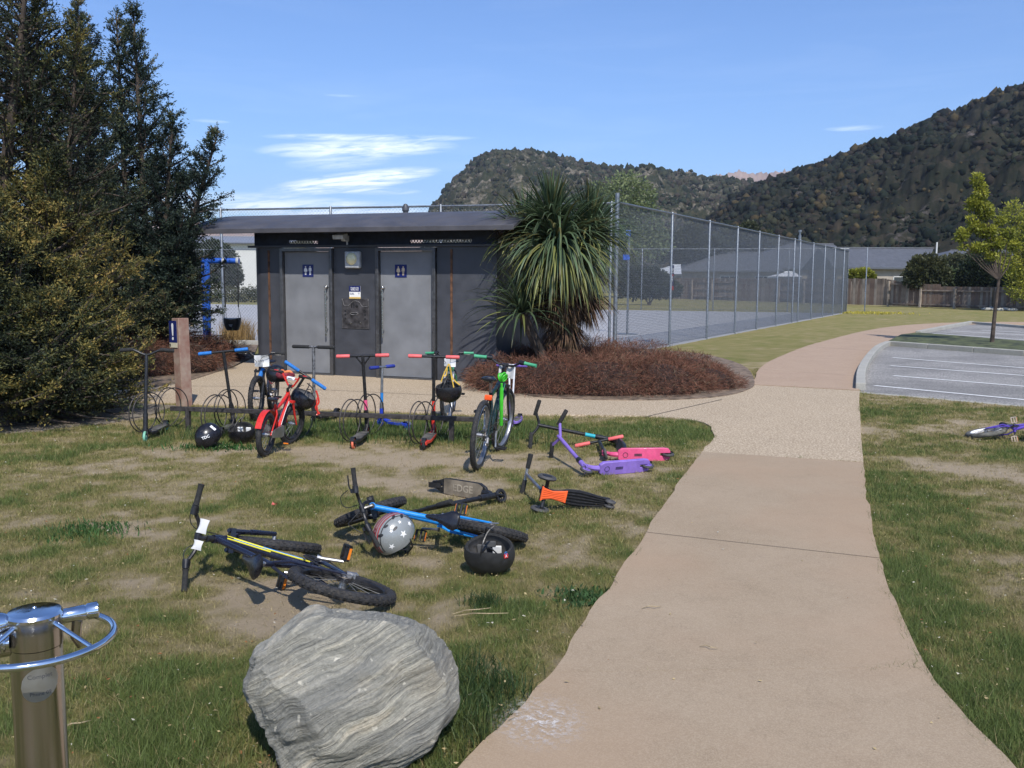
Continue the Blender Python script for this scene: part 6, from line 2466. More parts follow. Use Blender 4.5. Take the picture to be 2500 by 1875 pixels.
cc = Vector((f['bb'].x * .5, -.05, f['bb'].z + .005))
mb.prism([(0, 0)], 0, 0) if False else None
pts = [(f['bb'].x + .05, f['bb'].z), (f['bb'].x + .03, f['bb'].z + .05), (f['bb'].x - .02, f['bb'].z + .055), (.02, f['rh'].z + .03), (.0, f['rh'].z), (.02, f['rh'].z - .03), (f['bb'].x - .02, f['bb'].z - .055), (f['bb'].x + .03, f['bb'].z - .05)]
mb.add([(x, -.052, z) for x, z in pts] + [(x, -.040, z) for x, z in pts], [tuple(range(8)), tuple(reversed(range(8, 16)))] + [(i, 8 + i, 8 + (i + 1) % 8, (i + 1) % 8) for i in range(8)])
mb.build('chain_guard', M_ALLOY, b)

# mountain bike with the paper, behind the red bike (faces the camera)
b, f = bicycle('mountain bike with suspension fork and white paper on the bars, behind the red child bike', s=.86, frame=NAVYP, Rw=.255, tw=.05, rim=M_SATIN, steer=R(-4), crank=20, bar_w=.62, susp=True, fork_m=M_SATIN, seat_up=.02, knobs=True, reflect=False)
MM = fit(b, lean(-3), (f['fh'] - Vector((0, 0, .255)), zA(1175, 925)), (f['rh'] - Vector((0, 0, .255)), zA(1420, 770)), w=.2)
mb = MB(); mb.M = f['SM']; mb.cyl(f['hb'] - f['a'] * .10, f['hb'] + f['a'] * .02 + Vector((.0, .03, 0)), .026, 12); mb.build('head_guard', BLUEG, b)
paper('large crumpled white paper over the bars of the mountain bike at the rack', MM, f['bar'] + Vector((.06, .03, -.045)), .17, .13, X=(0, 1, .12), curl=.05, writing='450')

# bike with green grips behind the black helmet (faces the camera)
b, f = bicycle('green framed bike with green grips facing the camera at the right end of the rack', s=.88, frame=paint('green_paint', (.02, .35, .16)), Rw=.262, tw=.045, rim=M_ALLOY, grips=MINT, steer=R(-9), crank=-5, bar_w=.62, fork_m=M_ALLOY, seat_up=.03, reflect=False)
MGG = fit(b, lean(-2), (f['fh'] - Vector((0, 0, .262)), zB(1135, 950)), (f['rh'] - Vector((0, 0, .262)), zB(1235, 775)), w=.15)
paper('white paper hung under the bars of the green gripped bike facing the camera', MGG, f['bar'] + Vector((.06, .02, -.05)), .13, .105, X=(0, 1, 0), curl=.03)

# purple bike at the right edge, lying flat
b, f = bicycle('small purple child bike lying on the grass at the right edge of the photo', s=.66, frame=paint('deep_purple_paint', (.10, .06, .38)), Rw=.20, tw=.048, rim=WHITEP, tyre=M_TYREG, tyre_f=M_TYREG, crank=92, geo='kids', kids=True, cog=False, grips=PURPG, seat_up=.02, bars=WHITEP, levers=False)
Rm = settle(b, (0, 1, 0), (.3, 0, .3))
for ch in list(b.children):
    if ch.name.startswith('crank'):
        for pdl in ch.children:
            if pdl.name.startswith('pedal'):
                pdl.data.materials[0] = mat('cream_pedal', (.62, .50, .40), .5)
MP = fit(b, Rm, (f['rh'], zK(1680, 1265)), (f['bb'], zK(2000, 1240)), w=.3)

# ---- standing scooters
def place_scooter(lb, Rm, k1, p1, k2, p2, w=.5, **k):
    o, f = scooter(lb, **k)
    q1, q2 = f[k1].copy(), f[k2].copy()
    if Rm is not None:
        return o, f, fit(o, Rm, (q1, p1), (q2, p2), w=w)
    return o, f, None


gnd = lambda v: Vector((v.x, v.y, 0))
o, f = scooter('leftmost black scooter with pale green front wheel and curved bars', H=.86, L=.66, top='Y', bw=.50, wheelm=GREENW, wcore=GREENW, steer=R(5), bar=M_SATIN, back=9)
fit(o, lean(0), (gnd(f['fh']), zA(190, 1110)), (gnd(f['rh']), zA(430, 985)), w=.2)
o, f = scooter('black scooter with blue foam grips standing upright among the black helmets', H=.84, L=.58, grip=BLUEG, bw=.50, deck=M_SATIN, steer=R(0), brace=False, back=2)
fit(o, lean(-6), (gnd(f['fh']), zA(1015, 985)), (gnd(f['rh']), zA(865, 1100)), w=.2)
o, f = scooter('grey decked scooter with blue foam grips leaning over beside the red child bike', H=.72, L=.58, grip=BLUEG, bw=.50, deck=M_SATIN, steer=R(0), brace=False, back=4, bar=M_SATIN, foam_len=.17, tube_r=.014)
MLS = fit(o, lean(34), (gnd(f['rh']), zA(1060, 1150)), (gnd(f['fh']), zA(1390, 960)), w=.6)
fLS = f
o, f = scooter('scratched grey scooter with a plain black T bar behind the rack', H=.86, L=.56, grip=M_FOAM, bw=.50, bar=mat('scuffed_grey_tube', (.16, .16, .165), .5, .4, var=.5, scale=30), brace=False, foam_len=.20, back=1, steer=R(0))
fit(o, lean(0), (gnd(f['fh']), zA(1722, 950)), (gnd(f['rh']), zA(1870, 905)), w=.1)
o, f = scooter('black scooter with coral grips, a braced bar and orange wheels', H=.84, L=.66, grip=CORAL, bw=.52, wheelm=ORNGW, deck=M_SATIN, steer=R(0), brace=True, sleeve=PINK, back=4)
fit(o, lean(-2), (gnd(f['rh']), zB(290, 1180)), (gnd(f['fh']), zB(450, 1050)), w=.5)
o, f = scooter('red and black scooter with red grips near the right end of the rack', H=.84, L=.66, grip=CORAL, bw=.50, wheelm=M_BLACK, wcore=M_ALLOY, deck=REDF, neck=REDF, steer=R(0), brace=False, sleeve=REDF, back=4, bar=M_SATIN)
fit(o, lean(1), (gnd(f['rh']), zB(930, 1190)), (gnd(f['fh']), zB(1035, 1062)), w=.5)
o, f = scooter('small blue and silver folding scooter with dark blue grips behind the rack', H=.66, L=.42, grip=BLUED2, bw=.34, wheelm=BLUED2, wcore=BLUED, deck=paint('royal_blue_paint', (.02, .05, .42)), bar=M_ALLOY, sleeve=BLUED, kidclamp=1, brace=False, foam_len=.12, tube_r=.015, wr=.05, steer=R(0), back=2, deckw=.10)
fit(o, lean(0), (gnd(f['fh']), zB(562, 970)), (gnd(f['rh']), zB(655, 985)), w=.1)
o, f = scooter('white twin tube scooter with purple grips behind the black green bike', H=.70, L=.52, grip=PURPG, bw=.32, wheelm=PURPG, wcore=PURPG, deck=PURP, bar=WHITEP, neck=PURP, top='twin', brace=False, foam_len=.13, sleeve=PURP, steer=R(0), back=5)
fit(o, lean(0), (gnd(f['rh']), zB(1755, 975)), (gnd(f['fh']), zB(1722, 1000)), w=.9)

# ---- lying scooters
LG = 'scooters lying on the lawn'
o, f = scooter('purple scooter lying on its side in front of the pink one', H=.80, L=.58, grip=M_FOAM, bw=.46, deck=PURP, bar=PURP, neck=PURP, wheelm=GREY_DK, wcore=PURP, top='V', steer=R(12), deckw=.115, boxdeck=True, foam_len=.15, under=mat('dark_purple', (.06, .04, .14), .5), group=LG)
Rm = settle(o, (0, -1, 0), (.35, 0, .3))
fit(o, Rm, (f['rh'], zE(1440, 865)), (f['top'], zE(525, 555)))
o, f = scooter('hot pink scooter with coral grips lying on its side', H=.74, L=.58, grip=CORAL, bw=.46, deck=PINK, bar=M_SATIN, neck=PINK, wheelm=GREY_DK, wcore=M_SATIN, steer=R(78), brace=False, deckw=.12, boxdeck=True, foam_len=.14, under=mat('dark_plum_badge', (.12, .03, .06), .5), group=LG)
Rm = settle(o, (0, -1, 0), (.30, 0, .16))
fit(o, Rm, (f['rh'], zE(1680, 750)), (f['hb'], zE(1010, 740)), w=.5)
o, f = scooter('black scooter with teal collar and long bent bars lying behind the purple one', H=.86, L=.60, grip=M_FOAM, bw=.46, deck=M_SATIN, bar=M_SATIN, neck=M_SATIN, wheelm=M_BLACK, top='Y', steer=R(8), sleeve=TEAL, foam_len=.15, group=LG)
Rm = settle(o, (0, 1, 0), (.35, 0, .3))
fit(o, Rm, (f['top'], zE(325, 430)), (f['hb'], zE(1000, 590)), w=.4)
o, f = scooter('black scooter with printed brown grip tape lying behind the fallen blue bike', H=.80, L=.60, grip=M_FOAM, bw=.46, deck=M_SATIN, bar=M_SATIN, neck=M_SATIN, wheelm=M_BLACK, wcore=M_SATIN, steer=R(-70), brace=False, deckw=.125, group=LG, tape=mat('dusty_brown_tape', (.20, .165, .12), .95, var=.25, scale=10, bump=.5, bscale=300))
Rm = settle(o, (0, -1, 0), (.35, 0, .3))
text_mesh('deck_lettering', 'EDGE', .075, mat('faded_print', (.34, .29, .22), .9), [c_ for c_ in o.children if c_.name.startswith('deck')][0], basis((.27, 0, .0875), (-1, 0, 0), (0, -1, 0)) @ Matrix.Rotation(PI, 4, 'Z'), bold=.001)
fit(o, Rm, ((f['rh'] + f['fh']) / 2, zD(1350, 345)), (f['top'], zD(930, 545)), w=.3)

# three wheeled orange and black kick scooter, lying on its side
root = thing('scooter', 'black and orange three wheeled kick scooter tipped over by the path edge', 'scooter', (0, 0, 0), 0, LG)
mb = MB()
prof = [(-.02, .028), (.0, .034), (.06, .040), (.14, .052), (.22, .060), (.30, .056), (.36, .040), (.40, .034), (.46, .040), (.50, .060)]
poly = prof + [(x, -y) for x, y in reversed(prof)]
mb.prism(poly, .060, .075)
dk = mb.build('deck', M_BLACK, root, bevel=.003)
mb = MB()
for y in (-.75, -.38, 0, .38, .75):
    pts = [(x, w_ * y, .055) for x, w_ in prof[1:8]]
    mb.tube(pts, .0045, 5)
mb.build('underside_rib', M_BLACK, dk, kind='stuff')
mb = MB()
mb.prism([(.31, .045), (.33, .040), (.42, .028), (.48, .040), (.50, .055), (.50, -.055), (.48, -.040), (.42, -.028), (.33, -.040), (.31, -.045)], .045, .058)
op = mb.build('front_plate', ORNG, root, bevel=.003)
mb = MB()
for y in (-.02, -.01, 0, .01, .02):
    mb.tube([(.33, y * 1.3, .043), (.42, y, .043), (.49, y * 1.5, .043)], .002, 4)
mb.build('plate_ribs', ORNG, op, kind='stuff')
mb = MB(); mb.tube([(.47, -.10, .06), (.46, -.03, .075), (.46, .03, .075), (.47, .10, .06)], .014, 8); mb.build('front_axle', M_BLACK, root)
mb = MB(); mb.tube([(.46, 0, .06), (.47, 0, .12)], .024, 10); mb.build('steering_pivot', M_BLACK, root)
for y in (-.115, .115):
    mb = MB(); mb.torus((.48, y, .06), (0, 1, 0), .050, .018, 26, 10, .014); w_ = mb.build('wheel', GREY_DK, root)
    mb = MB(); mb.cyl((.48, y - .014, .06), (.48, y + .014, .06), .034, 16); mb.build('wheel_core', M_SATIN, w_)
for y in (-.016, .016):
    mb = MB(); mb.torus((-.02, y, .04), (0, 1, 0), .026, .014, 22, 8, .012); mb.build('wheel', GREY_DK, root)
mb = MB(); mb.box((.015, 0, .078), (.09, .07, .012)); mb.build('rear_brake', M_BLACK, root, bevel=.004)
mb = MB(); mb.tube([(.47, 0, .11), (.43, 0, .62)], .0125, 10); mb.build('steering_tube', M_ALLOY, root)
mb = MB(); mb.tube([(.43, -.15, .62), (.43, .15, .62)], .012, 9); hb_ = mb.build('handlebar', M_ALLOY, root)
for y in (-1, 1):
    mb = MB(); mb.tube([(.43, y * .15, .62), (.43, y * .155, .62), (.43, y * .05, .62), (.43, y * .045, .62)], [.012, .0195, .0175, .016], 12); mb.build('grip', M_FOAM, hb_)
Rm = settle(root, (0, -1, 0), (.25, 0, .12))
fit(root, Rm, (Vector((-.02, 0, .04)), zE(1060, 1285)), (Vector((.48, -.02, .06)), zE(330, 1200)), w=.5)

# ---- bike rack
M_RACK = mat('dark_brown_rack_steel', (.055, .048, .046), .6, .3, var=.3, scale=30)
ra, rb = gz(*zA(432, 800), .235), gz(*zB(1425, 900), .235)
dr = (rb - ra)
Lr = dr.length
rk = thing('bike_rack', 'long low steel bike rack with a single rail and wire wheel loops', 'bike rack', (ra.x, ra.y, 0), math.atan2(dr.y, dr.x))
mb = MB(); mb.box((Lr / 2, 0, .235), (Lr, .045, .045)); mb.build('rail', M_RACK, rk, bevel=.004)
for px_ in ((503, 1040), (1146, 1050)):
    q = gz(*px_)
    s_ = (q - Vector((ra.x, ra.y, 0))).dot(dr.normalized())
    mb = MB(); mb.box((s_, .0, .10), (.045, .045, .24)); mb.build('leg', M_RACK, rk, bevel=.003)
loops_front = [zA(355, 805), zA(950, 835), zB(400, 870), zB(985, 895), zA(1680, 850)]
loops_back = [zA(575, 755), zA(1130, 760), zB(505, 830), zB(1120, 850)]
for grp, off in ((loops_front, -.20), (loops_back, .24)):
    for p in grp:
        q = gz(*p, .21)
        v = q - Vector((ra.x, ra.y, .21))
        s_ = v.dot(dr.normalized())
        for k in (-1, 1):
            mb = MB()
            mb.torus((s_ + k * .032, off, .215), Vector((math.cos(R(12 + 4 * k)), -math.sin(R(12 + 4 * k)), 0)), .205, .0062, 44, 6)
            mb.build('wheel_loop', M_RACK, rk)

# ================================================================== HELMETS
def orient(crown, front):
    z = Vector(crown).normalized()
    x = Vector(front)
    x = (x - z * x.dot(z)).normalized()
    y = z.cross(x)
    return Matrix((x, y, z)).transposed()


def helmet(label, px, py, crown, front, s=1.0, shell=None, Z=None, Y=None, pads=None, vents=True, liner=None, sink=.0, strapm=None, strap_drop=True, group='cycle helmets'):
    """skate style helmet; Y given = hangs at that depth, else rests on the ground"""
    Rm = orient(crown, front)
    root = thing('helmet', label, 'helmet', (0, 0, 0), 0, group)
    a, b, c = .128 * s, .102 * s, .118 * s
    th = .016 * s
    shell = shell or M_BGLOSS
    lo = -.40
    nu, nv = 32, 10

    def surf(t, ph, k=1.0):
        cut = lo - .16 * math.exp(-((abs(ph) - PI / 2) / .55) ** 2) * (1 if True else 0)
        th0 = cut + (PI / 2 - cut) * t
        return Vector((a * k * math.cos(th0) * math.cos(ph), b * k * math.cos(th0) * math.sin(ph), c * k * math.sin(th0)))
    out, inn = [], []
    for i in range(nv + 1):
        t = i / nv * .985
        out.append([surf(t, -PI + 2 * PI * j / nu) for j in range(nu)])
        inn.append([surf(t, -PI + 2 * PI * j / nu, 1 - th / a) for j in range(nu)])
    mb = MB()
    mb.loft(out, cap=False)
    top = out[-1]
    mb.add(top, [tuple(range(nu))])
    sh = mb.build('shell', shell, root)
    mb = MB()
    mb.loft([out[0], [o_.lerp(i_, .5) + Vector((0, 0, -.005 * s)) for o_, i_ in zip(out[0], inn[0])], inn[0]], cap=False)
    mb.build('rim', M_FOAM, root)
    mb = MB()
    mb.loft(inn[::-1], cap=False)
    mb.add(inn[-1], [tuple(reversed(range(nu)))])
    mb.build('liner', liner or GREY_DK, root)
    if pads:
        for (x, y, z, sx, sy, sz, m_) in pads:
            mb = MB(); mb.box((x * s, y * s, z * s), (sx * s, sy * s, sz * s), Matrix.Rotation(R(12), 3, 'X'))
            mb.build('inner_pad', m_, root, bevel=.004)
    if vents:
        for ph, th_, w_, h_ in ((0.0, .95, .012, .022), (.62, .62, .020, .009), (-.62, .62, .020, .009), (.9, .98, .018, .008), (-.9, .98, .018, .008), (2.5, .7, .018, .009), (-2.5, .7, .018, .009), (3.14, .95, .012, .02), (1.57, .55, .016, .008), (-1.57, .55, .016, .008), (-1.9, .95, .015, .007)):
            n_ = Vector((math.cos(th_) * math.cos(ph), math.cos(th_) * math.sin(ph), math.sin(th_)))
            p = Vector((a * n_.x, b * n_.y, c * n_.z))
            tx = Vector((-math.sin(ph), math.cos(ph), 0))
            ty = n_.cross(tx)
            mb = MB()
            for q in range(2, -1, -1):
                pass
            P = []
            for k in range(14):
                aa = 2 * PI * k / 14
                v = p + tx * math.cos(aa) * w_ * s + ty * math.sin(aa) * h_ * s
                kk = 1 / math.sqrt((v.x / a) ** 2 + (v.y / b) ** 2 + (v.z / c) ** 2)
                P.append(v * kk * 1.006)
            mb.add(P, [tuple(range(14))])
            mb.build('vent', M_BLACK, sh, smooth=False)
    stm = strapm or M_BLACK
    mb = MB()
    if strap_drop:
        for sy in (-1, 1):
            mb.tube(smooth_path([Vector((.03 * s, sy * b * .86, -.045 * s)), Vector((.02 * s, sy * b * .7, -.10 * s)), Vector((.0, sy * .02, -.135 * s)), Vector((-.03 * s, sy * -.02, -.15 * s))], 4), .005, 5)
    mb.tube(smooth_path([Vector((-.06 * s, -b * .75, -.04 * s)), Vector((-.01, -b * .75, -.09 * s)), Vector((.03 * s, -b * .82, -.045 * s))], 3), .004, 5)
    mb.build('strap', stm, root)
    R4 = Rm.to_4x4()
    if Y is None:
        P = all_pts(root) @ np.array(Rm).T
        dz = -np.percentile(P[:, 2], 2) - .006 - sink
        g_ = gz(px, py, dz)
        R4.translation = Vector((g_.x, g_.y, dz))
    else:
        g_ = at(px, py, Y)
        R4.translation = g_
    root.matrix_world = R4
    return root, sh, (a, b, c), Rm


def on_shell(abc, v, k=1.008):
    a, b, c = abc
    return v * (k / math.sqrt((v.x / a) ** 2 + (v.y / b) ** 2 + (v.z / c) ** 2))


# grey helmet with white stars and striped band
GREYH = mat('grey_gloss_shell', (.235, .25, .25), .28, var=.04, scale=4, coat=.5)
hx, sh, abc, Rm = helmet('grey helmet with white stars and red and white stripes beside the fallen blue bike', *zD(668, 752), (-.50, -.30, .80), (.62, .50, .45), 1.04, GREYH)


def star(mb, d, r, rot=0):
    d = Vector(d).normalized()
    a, b, c = abc
    p = on_shell(abc, Vector((d.x * a, d.y * b, d.z * c)))
    n_ = Vector((p.x / a ** 2, p.y / b ** 2, p.z / c ** 2)).normalized()
    tx, ty = frame_of(n_)
    P = []
    for k in range(10):
        aa = rot + PI * k / 5
        rr = r if k % 2 == 0 else r * .42
        P.append(on_shell(abc, p + tx * math.cos(aa) * rr + ty * math.sin(aa) * rr, 1.012))
    mb.add([p * 1.004] + P, [(0, 1 + k, 1 + (k + 1) % 10) for k in range(10)])


for d, r, ro in (((.10, -.92, .08), .024, .3), ((-.55, -.75, -.02), .020, .5), ((.62, -.70, .12), .018, .2), ((.35, -.75, .55), .013, .9), ((-.2, -.8, .55), .012, .1)):
    mb = MB(); star(mb, d, r, ro); mb.build('star', M_WHITE, sh, smooth=False)


def band(y0, y1, k, m_, name='stripe', t0=-.15, t1=PI + .15):
    mb = MB()
    a, b, c = abc
    n = 26
    V = []
    for i in range(n + 1):
        t_ = t0 + (t1 - t0) * i / n
        for y in (y0, y1):
            q = math.sqrt(1 - (y / b) ** 2)
            V.append(on_shell(abc, Vector((a * q * math.cos(t_), y, c * q * math.sin(t_))), k))
    mb.add(V, [(2 * i, 2 * i + 2, 2 * i + 3, 2 * i + 1) for i in range(n)])
    mb.build(name, m_, sh)


REDS = mat('dark_red_stripe', (.33, .02, .03), .35)
for y0, y1, k, m_ in ((-.046, .046, 1.006, M_WHITE), (-.048, -.043, 1.010, M_BLACK), (.043, .048, 1.010, M_BLACK), (-.031, -.024, 1.010, REDS), (-.014, -.007, 1.010, REDS), (.003, .010, 1.010, REDS), (.020, .027, 1.010, REDS)):
    band(y0 - .004, y1 - .004, k, m_)

# big black helmet upside down near the blue bike's rear wheel
padg = mat('grey_foam_pad', (.09, .09, .09), .9, var=.2)
padw = mat('white_label_pad', (.62, .62, .60), .8, var=.1)
hx, sh, abc, Rm = helmet('matt black upside down helmet with small red badge in front of the blue bike', *zD(1530, 925), (.05, .32, -.95), (-.95, .1, 0), 1.10, mat('matt_black_shell', (.022, .022, .022), .6, var=.2), vents=False,
                         pads=[(.045, .058, .02, .05, .016, .055, padg), (-.03, .060, .025, .045, .016, .05, padw), (.0, .066, -.01, .05, .016, .03, padg)])
dl = Rm.transposed() @ Vector((.62, -.78, .10))
n_ = dl.normalized()
p = on_shell(abc, Vector((n_.x * abc[0], n_.y * abc[1], n_.z * abc[2])), 1.012)
tx = (Rm.transposed() @ Vector((.78, .62, 0)))
tx = (tx - n_ * tx.dot(n_)).normalized()
ty = n_.cross(tx)
mb = MB(); mb.M = basis(p, tx, ty); mb.prism([(-.013, -.014), (.013, -.014), (.015, .0), (.010, .010), (-.010, .010), (-.015, 0)], 0, .0015); bd = mb.build('badge', M_RED, sh, smooth=False)
mb = MB(); mb.M = basis(p, tx, ty); mb.torus((0, .012, .001), (0, 0, 1), .007, .0018, 14, 5); mb.build('badge_ring', BLUED, bd)
text_mesh('badge_letter', 'A', .020, M_WHITE, bd, basis(p + n_ * .0025, tx, ty) @ Matrix.Translation((0, -.004, 0)), .0004)

# black helmets by the rack
hx, sh, abc, Rm = helmet('glossy black helmet with white letters on the grass below the rack leg', *zA(770, 1052), (-.42, -.35, .84), (-.55, -.7, 0), 1.06, M_BGLOSS)
for tx_, d_, sz, up in (('TDC', (.55, -.62, -.18), .036, 1), ('B', (-.40, .10, .88), .040, 1)):
    # lettering laid on the shell, facing the camera side
    w_ = Vector((.20, -.92, .12)) if tx_ == 'TDC' else Vector((.55, -.45, .70))
    n_ = (Rm.transposed() @ w_).normalized()
    p = on_shell(abc, Vector((n_.x * abc[0], n_.y * abc[1], n_.z * abc[2])), 1.03)
    X_ = Rm.transposed() @ (Vector((.93, .15, .35)) if tx_ == 'TDC' else Vector((.7, 0, -.6)))
    X_ = (X_ - n_ * X_.dot(n_)).normalized()
    B_ = basis(p, X_, n_.cross(X_))
    if tx_ == 'B':
        mb = MB(); mb.M = B_; mb.prism([(-.030, -.014), (.030, -.014), (.030, .014), (-.030, .014)], -.004, -.001); mb.build('sticker', M_WHITE, sh, smooth=False)
        text_mesh('sticker_print', '2', .022, M_BLACK, sh, B_, .0003)
    else:
        text_mesh('lettering', tx_, sz, M_WHITE, sh, B_, .0005, bold=.0008)
mb = MB()
hx, sh, abc, Rm = helmet('black helmet upside down with white padding at the foot of a scooter', *zA(1068, 1015), (.05, .40, -.92), (-.95, .1, 0), 1.06, M_BGLOSS, vents=False,
                         pads=[(.035, .062, .012, .05, .02, .05, M_WHITE), (-.045, .058, .012, .045, .02, .05, M_WHITE)])
Yb = 9.15
hx, sh, abc, Rm = helmet('black helmet hooked over the leaning scooter bar beside the red child bike', *zA(1625, 705), (-.45, .05, -.78), (.6, -.2, -.4), .98, M_BGLOSS, Y=8.95, vents=False, liner=mat('liner_painted_reflection', (.30, .30, .31), .3, .3), pads=[(.0, .03, .05, .04, .04, .01, M_WHITE)])  # white interior reflection painted in as a pale liner colour and white pad
# red strap dangling under it
mb = MB()
pts = [at(*zA(1740, 640), 8.95), at(*zA(1765, 740), 8.97), at(*zA(1735, 790), 8.95), at(*zA(1760, 835), 8.95), at(*zA(1770, 850), 8.95)]
o = MB()
ro = thing('strap', 'red ribbon strap dangling beside the hooked black helmet', 'strap', pts[0])
o.tube(smooth_path([p_ - pts[0] for p_ in pts], 4), .009, 6)
o.tube(smooth_path([p_ - pts[0] for p_ in (at(*zA(1750, 700), 8.93), at(*zA(1745, 760), 8.92), at(*zA(1755, 850), 8.93), at(*zA(1740, 855), 8.93))], 4), .007, 6)
o.build('ribbon', REDF, ro)
hx, sh, abc, Rm = helmet('black helmet hanging by yellow straps from the red gripped scooter bar', *zB(1162, 640), (0.05, .25, -.93), (-.95, .1, 0), 1.0, M_BGLOSS, Y=8.75, vents=False)
sr = thing('strap', 'yellow helmet straps looped over the red scooter grip', 'strap', at(*zB(1165, 395), 8.72), 0)
A0 = at(*zB(1165, 395), 8.72)
mb = MB()
for a_, b_, c_ in (((1162, 400), (1120, 490), (1095, 560)), ((1168, 400), (1185, 500), (1208, 612)), ((1175, 420), (1200, 530), (1262, 590)), ((1150, 440), (1140, 500), (1120, 510))):
    P = [at(*zB(*q_), 8.70) - A0 for q_ in (a_, b_, c_)]
    mb.tube(smooth_path(P, 4), .0065, 5)
mb.build('webbing', mat('yellow_webbing', (.70, .45, .06), .7, var=.1), sr)
# dark glove and bag bundle behind the red bike
hx, sh, abc, Rm = helmet('black and dark red helmet stuffed on the handlebars behind the red child bike', *zA(1385, 500), (.15, -.15, .9), (.9, -.3, 0), .92, M_BGLOSS, Y=9.6, vents=True, strap_drop=False, strapm=mat('dark_red_webbing', (.25, .02, .03), .7))
q = at(*zA(1440, 500), 9.45)
gl = thing('glove', 'dark red and orange glove draped over the helmet behind the red child bike', 'glove', q)
mb = MB()
mb.ball((0, 0, 0), (.075, .04, .045), 14, 9)
mb.build('palm', mat('dark_red_cloth', (.20, .025, .04), .85, var=.3, scale=30), gl)
mb = MB()
for k, (dx, dz, l) in enumerate(((.05, .03, .06), (.06, .01, .075), (.058, -.01, .07), (.05, -.03, .055), (-.02, .04, .05))):
    mb = MB(); mb.tube(smooth_path([(dx * .6, -.01, dz), (dx + l * .5, -.025, dz + .01), (dx + l * .9, -.02, dz - .015)], 3), [.016, .016, .015, .014, .013, .012, .008], 8)
    mb.build('finger', mat('orange_cloth', (.70, .22, .08), .85, var=.2) if k in (0, 4) else mat('dark_red_cloth', (.2, .02, .03), .85), gl)

# ================================================================== BOULDER
t = NT('foliated_schist')
rotv = t.coords('Object', (1, 1, 1), (0, R(28), 0))
wp = t.n.new('ShaderNodeVectorMath'); wp.operation = 'SCALE'
nzc = t.n.new('ShaderNodeTexNoise'); nzc.inputs['Scale'].default_value = 2.6; nzc.inputs['Detail'].default_value = 3
t.l.new(rotv, nzc.inputs[0]); t.l.new(nzc.outputs['Color'], wp.inputs[0]); wp.inputs['Scale'].default_value = .14
ad = t.n.new('ShaderNodeVectorMath'); ad.operation = 'ADD'
t.l.new(rotv, ad.inputs[0]); t.l.new(wp.outputs[0], ad.inputs[1])
mp = t.n.new('ShaderNodeMapping'); mp.inputs['Scale'].default_value = (5, 9, 100)
t.l.new(ad.outputs[0], mp.inputs[0])
layer = t.noise(1.0, 8, .68, mp.outputs[0], .4)
mp2 = t.n.new('ShaderNodeMapping'); mp2.inputs['Scale'].default_value = (1.1, 2, 9)
t.l.new(ad.outputs[0], mp2.inputs[0])
broad = t.noise(1.0, 4, .5, mp2.outputs[0], .3)
fine = t.noise(75, 5, .75)
c = t.ramp(layer, [(.32, (.17, .17, .16)), (.44, (.31, .31, .285)), (.56, (.43, .42, .38)), (.70, (.66, .62, .53))])
c = t.mix(t.ramp(broad, [(.38, .55), (.6, 0)]), c, (.16, .17, .18))
c = t.mix(t.ramp(broad, [(.60, 0), (.66, .75), (.70, 0)]), c, (.62, .56, .46))
c = t.mix(t.ramp(t.noise(5, 4), [(.55, 0), (.7, .35)]), c, (.33, .285, .215))
c = t.mix(t.ramp(fine, [(.35, .35), (.6, 0)]), c, (.09, .09, .09))
c = t.mix(t.ramp(t.noise(24, 2), [(.68, 0), (.72, .7)]), c, (.66, .64, .58))
c = t.mix(1.0, c, (1.04, 1.0, .90), 'MULTIPLY')
t.set('Base Color', c)
t.set('Roughness', .8)
t.set('Specular IOR Level', .35)
hmix = t.math('ADD', t.math('MULTIPLY', layer, .8), t.math('MULTIPLY', fine, .35))
t.bump(hmix, 1.0, .022)
cb_ = at(858, 1690, 3.02)
boul = thing('boulder', 'big grey banded schist boulder with pale quartz veins at the front of the lawn', 'boulder', (cb_.x, 3.02, 0))
bm = bmesh.new()
bmesh.ops.create_icosphere(bm, subdivisions=7, radius=1)
from mathutils import noise as mnoise
ct, st_ = math.cos(R(-8)), math.sin(R(-8))
tl = R(34)
